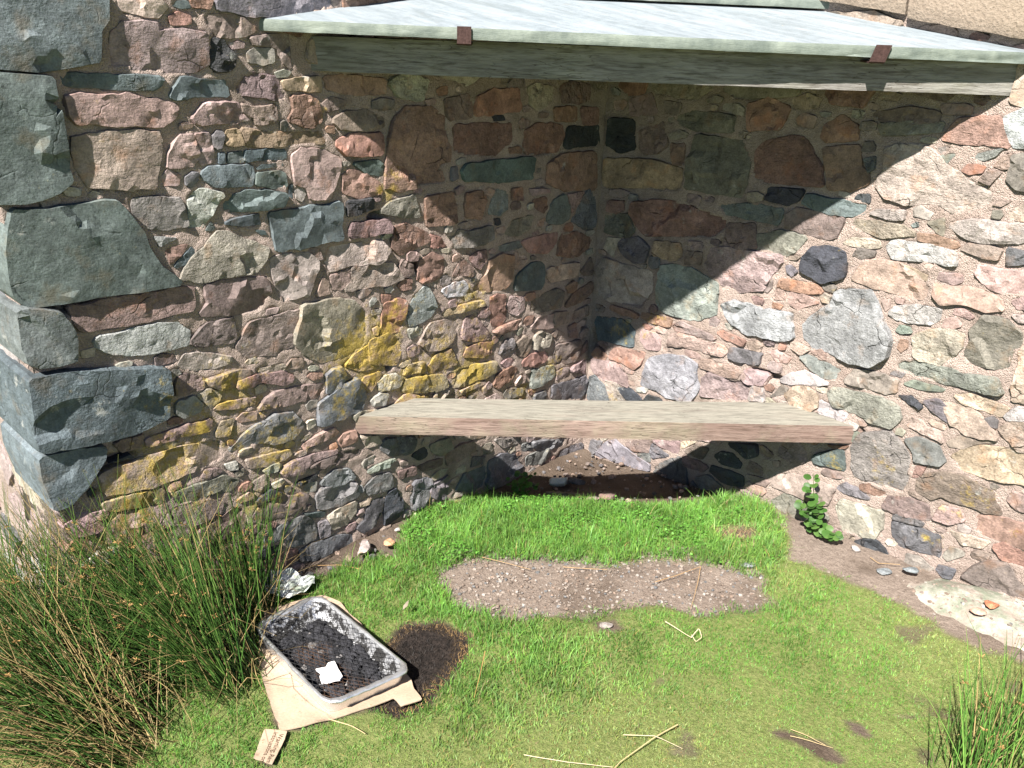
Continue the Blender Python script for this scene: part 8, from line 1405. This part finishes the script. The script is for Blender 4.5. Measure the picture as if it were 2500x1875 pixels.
# outside skin of the tray below the rim
outer = []
for ins, z, rad in ((0.001, 0.0415, 0.045), (0.005, 0.022, 0.040), (0.011, -0.0015, 0.034)):
    O = rounded(TC, rad, ins)
    w = 0.0018 * fbm(O[:, 0] * 120, O[:, 1] * 120, z * 200, 63, 3)
    cen = O.mean(0); dirv = (O - cen) / np.linalg.norm(O - cen, axis=1)[:, None]
    O = O + dirv * w[:, None]
    outer.append(np.stack([O[:, 0], O[:, 1], Z0 + z + tilt(O[:, 0], O[:, 1])], 1))
s = NM('aluminium_foil')
n1 = s.noise(22.0, 6, 0.7, dist=0.5); n2 = s.noise(140.0, 4, 0.65)
soot = s.math('MULTIPLY', s.rng(s.math('ADD', n1, s.math('MULTIPLY', n2, 0.25)), 0.52, 0.70), s.attr('soot', True))
c = s.mix(soot, (0.80, 0.81, 0.83), (0.020, 0.019, 0.018))
M_FOIL = s.done(c, s.rng(soot, 0, 1, 0.27, 0.9), s.bump(s.math('ADD', n1, s.math('MULTIPLY', n2, 0.5)), 0.35, 0.004), 0.5, s.rng(soot, 0, 1, 0.88, 0.05))
def soot_for(n, v): return np.full(n, v)
rimV = np.concatenate(Vs[:6]); q = band(0, 5)
link('rim', fast_mesh('rim', rimV, None, True, {'soot': soot_for(len(rimV), 0.12)}, np.array(q)), bq, M_FOIL)
inV = np.concatenate([Va[5 * m:], cenb])
q = []
for r in range(3):
    for i in range(m):
        j = (i + 1) % m
        q.append((r * m + i, r * m + j, (r + 1) * m + j, (r + 1) * m + i))
T = [(3 * m + i, 3 * m + (i + 1) % m, 4 * m) for i in range(m)]
so = np.concatenate([np.full(m, 0.8), np.full(m, 1.6), np.full(m, 2.2), np.full(m, 2.6), [2.8]])
link('foil_pan', fast_mesh('foil_pan', inV, np.array(T), True, {'soot': so}, np.array(q)), bq, M_FOIL)
oV = np.concatenate(outer); q = []
for r in range(2):
    for i in range(m):
        j = (i + 1) % m
        q.append((r * m + j, r * m + i, (r + 1) * m + i, (r + 1) * m + j))
link('foil_side', fast_mesh('foil_side', oV, None, True, {'soot': soot_for(len(oV), 0.1)}, np.array(q)), bq, M_FOIL)
# charcoal
r = np.random.default_rng(66)
inner = rounded(TC, 0.03, 0.036)
CU = [rock_unit(50 + k, 2, (1, 1, .8), 0.35) for k in range(6)]
Vs2, Fs2, Ts2, b = [], [], [], 0
mn, mx = inner.min(0), inner.max(0)
for _ in range(2600):
    x, y = r.uniform(mn[0], mx[0]), r.uniform(mn[1], mx[1])
    if not inpoly(inner, np.array([x]), np.array([y]))[0]: continue
    dd = float(polydist(inner, np.array([x]), np.array([y]))[0])
    bare_f = ss(0.05, 0.0, dd) * 0.7 + 0.8 * float(ss(0.34, 0.26, x)) * float(ss(-1.60, -1.66, y))
    if r.uniform() < bare_f or r.uniform() > 0.33: continue
    sz = 0.005 + 0.013 * r.uniform() ** 1.5
    V, F = CU[int(r.integers(6))]
    a = r.uniform(0, 6.283)
    hgt = 0.004 + 0.014 * float(ss(0, 0.05, dd)) * r.uniform(0, 1)
    W = V * sz
    W = np.stack([W[:, 0] * math.cos(a) - W[:, 1] * math.sin(a) + x, W[:, 0] * math.sin(a) + W[:, 1] * math.cos(a) + y, W[:, 2] + Z0 + hgt + tilt(x, y)], 1)
    g = r.uniform()
    t = np.array((0.022, 0.022, 0.025)) * r.uniform(0.5, 1.9) if g < 0.965 else np.array((0.16, 0.15, 0.145)) * r.uniform(0.6, 1.3)
    Vs2.append(W); Fs2.append(F + b); Ts2.append(np.tile(t, (len(V), 1))); b += len(V)
M_COAL = mat_tone('charcoal', 0.9, 0.25, 260.0, 0.7, 0.003, 0.4)
o = link('charcoal', fast_mesh('charcoal', np.concatenate(Vs2), np.concatenate(Fs2), False, {'tone': np.concatenate(Ts2)}), bq, M_COAL)
o['kind'] = 'stuff'
# expanded wire mesh over the tray
gq = rounded(TC, 0.040, 0.004)
Vg, Qg, b = [], [], 0
c0 = np.array([0.45, -1.62])
def clipline(p, d):
    ts = np.linspace(-0.4, 0.4, 401)
    L = p + d * ts[:, None]
    ins = inpoly(gq, L[:, 0], L[:, 1])
    if ins.sum() < 4: return None
    i = np.where(ins)[0]
    return ts[i[0]], ts[i[-1]]
for ang in (math.radians(28), math.radians(-28)):
    d = np.array([math.cos(ang), math.sin(ang)]); nrm = np.array([-d[1], d[0]])
    for k in range(-21, 22):
        p = c0 + nrm * k * 0.0128
        cl_ = clipline(p, d)
        if cl_ is None: continue
        ts = np.linspace(cl_[0], cl_[1], max(4, int((cl_[1] - cl_[0]) / 0.018)))
        pts = []
        for t in ts:
            q2 = p + d * t
            dd = float(polydist(gq, np.array([q2[0]]), np.array([q2[1]]))[0])
            z = Z0 + 0.0445 + tilt(q2[0], q2[1]) - 0.012 * float(ss(0, 0.10, dd)) + 0.0015 * float(fbm(q2[0] * 20, q2[1] * 20, 0, 5, 2))
            pts.append((q2[0], q2[1], z))
        V, Q = tube_path(pts, 0.00062, 3, 1.0)
        Vg.append(V); Qg.append(Q + b); b += len(V)
Vg = np.concatenate(Vg)
rust = 0.4 * ss(0.1, 0.45, fbm(Vg[:, 0] * 9, Vg[:, 1] * 9, 0, 17, 3))[:, None]
tg = np.array([0.03, 0.03, 0.032]) * (1 - rust) + np.array([0.22, 0.10, 0.035]) * rust
M_WIRE = mat_tone('scorched_wire', 0.55, 0.5, 300.0, 0.2, 0.001, 0.3, 0.3)
link('wire_grill', fast_mesh('wire_grill', Vg, None, True, {'tone': tg}, np.concatenate(Qg)), bq, M_WIRE)

# ---------------------------------------------------------------- flat torn sheets
def sheet(P, zfn, step, thick, seed, edge_amp=0.0015):
    O = outline_dense(P, step, edge_amp, seed)
    mn, mx = O.min(0), O.max(0)
    X, Y = np.meshgrid(np.arange(mn[0], mx[0], step), np.arange(mn[1], mx[1], step))
    X, Y = X.ravel(), Y.ravel()
    kp = inpoly(O, X, Y) & (polydist(O, X, Y) > step * .5)
    X, Y = X[kp], Y[kp]
    n = len(O)
    pts = [Vector((float(a), float(b))) for a, b in O] + [Vector((float(a), float(b))) for a, b in zip(X, Y)]
    vo, eo, fo, *_ = delaunay_2d_cdt(pts, [], [list(range(n))], 1, 1e-7)
    V2 = np.array([(v.x, v.y) for v in vo]); F = np.array([f for f in fo if len(f) == 3], np.int32)
    a, b_, c = V2[F[0, 0]], V2[F[0, 1]], V2[F[0, 2]]
    if (b_[0] - a[0]) * (c[1] - a[1]) - (b_[1] - a[1]) * (c[0] - a[0]) < 0: F = F[:, ::-1]
    z = zfn(V2[:, 0], V2[:, 1])
    nv = len(V2)
    cnt = set()
    for a, b_, c in F: cnt |= {(a, b_), (b_, c), (c, a)}
    bd = [(a, b_) for a, b_ in cnt if (b_, a) not in cnt]
    V = np.concatenate([np.stack([V2[:, 0], V2[:, 1], z + thick], 1), np.stack([V2[:, 0], V2[:, 1], z], 1)])
    sk = [(b_, a, a + nv) for a, b_ in bd] + [(b_, a + nv, b_ + nv) for a, b_ in bd]
    return V, np.concatenate([F, F[:, ::-1] + nv, np.array(sk, np.int32)])
CARD = [(0.262, -1.722), (0.335, -1.768), (0.431, -1.803), (0.504, -1.828), (0.583, -1.853), (0.611, -1.812), (0.642, -1.735), (0.664, -1.660), (0.690, -1.580), (0.728, -1.586), (0.748, -1.530), (0.700, -1.518), (0.664, -1.500), (0.50, -1.478), (0.351, -1.458), (0.268, -1.449), (0.210, -1.474), (0.190, -1.528), (0.162, -1.655)]
crease = lambda x, y: (x - 0.30) * 0.40 + (y + 1.775) * 1.0         # fold running along the near left flap
def card_z(x, y):
    t = sdf(rounded(TC, 0.03, 0.012), x, y)
    free = ss(0.0, 0.05, t)
    z = Z0 - 0.006 + free * (0.004 + 0.012 * fbm(x * 9, y * 9, 0, 5, 2))
    cr = crease(x, y)
    z = z + free * (0.034 * ss(0.0, -0.032, cr) - 0.006 * np.exp(-(cr / 0.006) ** 2) + 0.006 * np.exp(-((cr - 0.022) / 0.008) ** 2)) + free * 0.012 * ss(0.30, 0.20, x)
    return z + tilt(x, y) * (1 - free) * 0.9
V, F = sheet(CARD[::1], card_z, 0.011, 0.0028, 13, 0.002)
s = NM('brown_cardboard')
n1 = s.noise(12.0, 5, 0.65); n2 = s.noise(160.0, 3, 0.6)
c = s.mix(s.rng(n1, 0.3, 0.7), (0.34, 0.255, 0.18), (0.45, 0.345, 0.25))
c = s.scale(c, s.rng(n2, 0.3, 0.7, 0.9, 1.08))
c = s.mix(s.rng(s.noise(26.0, 5, 0.7, vec=s.mapping(loc=(2, 3, 0))), 0.60, 0.72, 0, 0.7), c, (0.13, 0.085, 0.06))
crl = s.n('ShaderNodeSeparateXYZ'); s.l(s.co, crl.inputs[0])
fold = s.math('ADD', s.math('MULTIPLY', s.math('SUBTRACT', crl.outputs[0], 0.30), 0.40), s.math('ADD', crl.outputs[1], 1.775))
for off_ in (0.0, 0.022):
    fl_ = s.rng(s.math('ABSOLUTE', s.math('SUBTRACT', fold, off_)), 0.0, 0.0022, 0.7, 0.0)
    c = s.mix(s.math('MULTIPLY', fl_, s.rng(n1, 0.35, 0.55)), c, (0.14, 0.09, 0.06))
flute = s.n('ShaderNodeTexWave', wave_type='BANDS', bands_direction='X')
s.l(s.mapping(rot=(0, 0, 0.5)), flute.inputs['Vector']); flute.inputs['Scale'].default_value = 55.0
M_CARD = s.done(c, 0.9, s.bump(s.math('ADD', s.math('MULTIPLY', flute.outputs['Fac'], 0.3), n2), 0.25, 0.002), 0.15)
o = link('cardboard_sheet', fast_mesh('cardboard_sheet', V, F, True), None, M_CARD)
o.data.set_sharp_from_angle(angle=math.radians(40))
tag(o, 'torn brown cardboard sleeve spread under the barbecue tray', 'cardboard')

# torn cardboard label with printed warning
LAB = [(0.557, -1.879), (0.581, -1.861), (0.606, -1.845), (0.624, -1.863), (0.648, -1.896), (0.672, -1.926), (0.660, -1.934), (0.646, -1.936), (0.634, -1.944), (0.622, -1.947), (0.606, -1.930), (0.590, -1.914), (0.573, -1.897)]
zl = zg1(.61, -1.9) + 0.012
V, F = sheet(LAB[::-1], lambda x, y: zl + 0.004 * fbm(x * 20, y * 20, 0, 8, 2) + 0.05 * (x - .61), 0.006, 0.0022, 19, 0.0008)
card_label = link('cardboard_label', fast_mesh('cardboard_label', V, F, True), None, M_CARD)
card_label.data.set_sharp_from_angle(angle=math.radians(40))
tag(card_label, 'small torn cardboard piece with printed warning text on the grass below the tray', 'cardboard')
M_INK = mat_flat('brown_ink', (0.05, 0.03, 0.02), (0.09, 0.055, 0.035), 200.0, 0.9, 0.1, 0.001, 0.1)
rd = np.array([0.672 - 0.606, -1.926 + 1.845]); rd /= np.linalg.norm(rd)       # reading direction
dn = np.array([rd[1], -rd[0]])                                                # next line
for k, (line, st_) in enumerate((('Warning: Rem', 0.004), ('instructions on', 0.0))):
    cu = bpy.data.curves.new('printed_text', 'FONT')
    cu.body = line
    cu.size = 0.0168
    cu.extrude = 0.00015
    tmp = bpy.data.objects.new('tmp_text', cu)
    COL.objects.link(tmp)
    dg = bpy.context.evaluated_depsgraph_get()
    me = bpy.data.meshes.new_from_object(tmp.evaluated_get(dg))
    me.name = 'printed_text'
    bpy.data.objects.remove(tmp)
    co = np.zeros(len(me.vertices) * 3); me.vertices.foreach_get('co', co); co = co.reshape(-1, 3)
    wid = co[:, 0].max()
    sc = min(1.0, 0.094 / wid)
    p0 = np.array([0.606, -1.845]) + rd * (0.006 + st_) + dn * (0.0165 + 0.0150 * k)
    x = p0[0] + rd[0] * co[:, 0] * sc - dn[0] * co[:, 1]
    y = p0[1] + rd[1] * co[:, 0] * sc - dn[1] * co[:, 1]
    z = zl + 0.004 * fbm(x * 20, y * 20, 0, 8, 2) + 0.05 * (x - .61) + 0.0022 + 0.0006 + co[:, 2]
    me.vertices.foreach_set('co', np.stack([x, y, z], 1).ravel())
    me.materials.clear()
    me.update()
    o = link('printed_text', me, card_label, M_INK)

# bread-white scrap on the wire
SC = [(0.503, -1.693), (0.524, -1.690), (0.536, -1.702), (0.558, -1.710), (0.580, -1.668), (0.575, -1.656), (0.545, -1.650), (0.512, -1.638), (0.507, -1.655), (0.515, -1.668)]
V, F = sheet(SC, lambda x, y: Z0 + 0.036 + 0.004 * fbm(x * 40, y * 40, 0, 3, 2), 0.006, 0.006, 23, 0.001)
M_SCRAP = mat_flat('white_scrap', (0.78, 0.75, 0.72), (0.86, 0.85, 0.83), 120.0, 0.85, 0.4, 0.002, 0.2)
o = link('white_scrap', fast_mesh('white_scrap', V, F, True), None, M_SCRAP)
o.data.set_sharp_from_angle(angle=math.radians(40))
tag(o, 'torn white scrap lying on the wire grill of the tray', 'scrap')

# crumpled wrapper by the left wall
WR = [(0.075, -1.595), (0.035, -1.545), (0.045, -1.490), (0.085, -1.470), (0.115, -1.440), (0.145, -1.460), (0.160, -1.500), (0.165, -1.545), (0.130, -1.580)]
def wr_z(x, y):
    return zg(x, y) + 0.022 + 0.022 * np.abs(fbm(x * 17, y * 17, 0, 44, 3)) * 2 + 0.45 * np.maximum(0, 0.085 - x)
V, F = sheet(WR[::-1], wr_z, 0.009, 0.0008, 29, 0.003)
s = NM('dirty_paper')
n1 = s.noise(28.0, 5, 0.65)
c = s.mix(s.rng(n1, 0.42, 0.62), (0.66, 0.69, 0.68), (0.34, 0.39, 0.30))
M_PAPER = s.done(c, 0.75, s.bump(n1, 0.3, 0.004), 0.25)
o = link('paper_wrapper', fast_mesh('paper_wrapper', V, F, True), None, M_PAPER)
o.data.set_sharp_from_angle(angle=math.radians(30))
tag(o, 'crumpled dirty white paper wrapper on the ground against the left wall', 'wrapper')

# dry curled leaf at the burnt edge
V = np.array([(0, 0, 0), (0.006, 0.012, 0.004), (0.007, 0.026, 0.003), (0, 0.042, 0.010), (-0.007, 0.026, 0.006), (-0.006, 0.012, 0.005), (0, 0.02, -0.001)])
T = [(6, 0, 1), (6, 1, 2), (6, 2, 3), (6, 3, 4), (6, 4, 5), (6, 5, 0)]
me = fast_mesh('dead_leaf', V, np.array(T), True, {'tone': np.tile((0.24, 0.20, 0.15), (7, 1))})
o = link('dead_leaf', me, None, M_STRAW)
o.location = (0.435, -1.345, zg1(.435, -1.345) + 0.03)
o.rotation_euler = (0.9, 0.2, -0.5)
tag(o, 'curled grey brown dead leaf at the edge of the burnt patch', 'leaf')
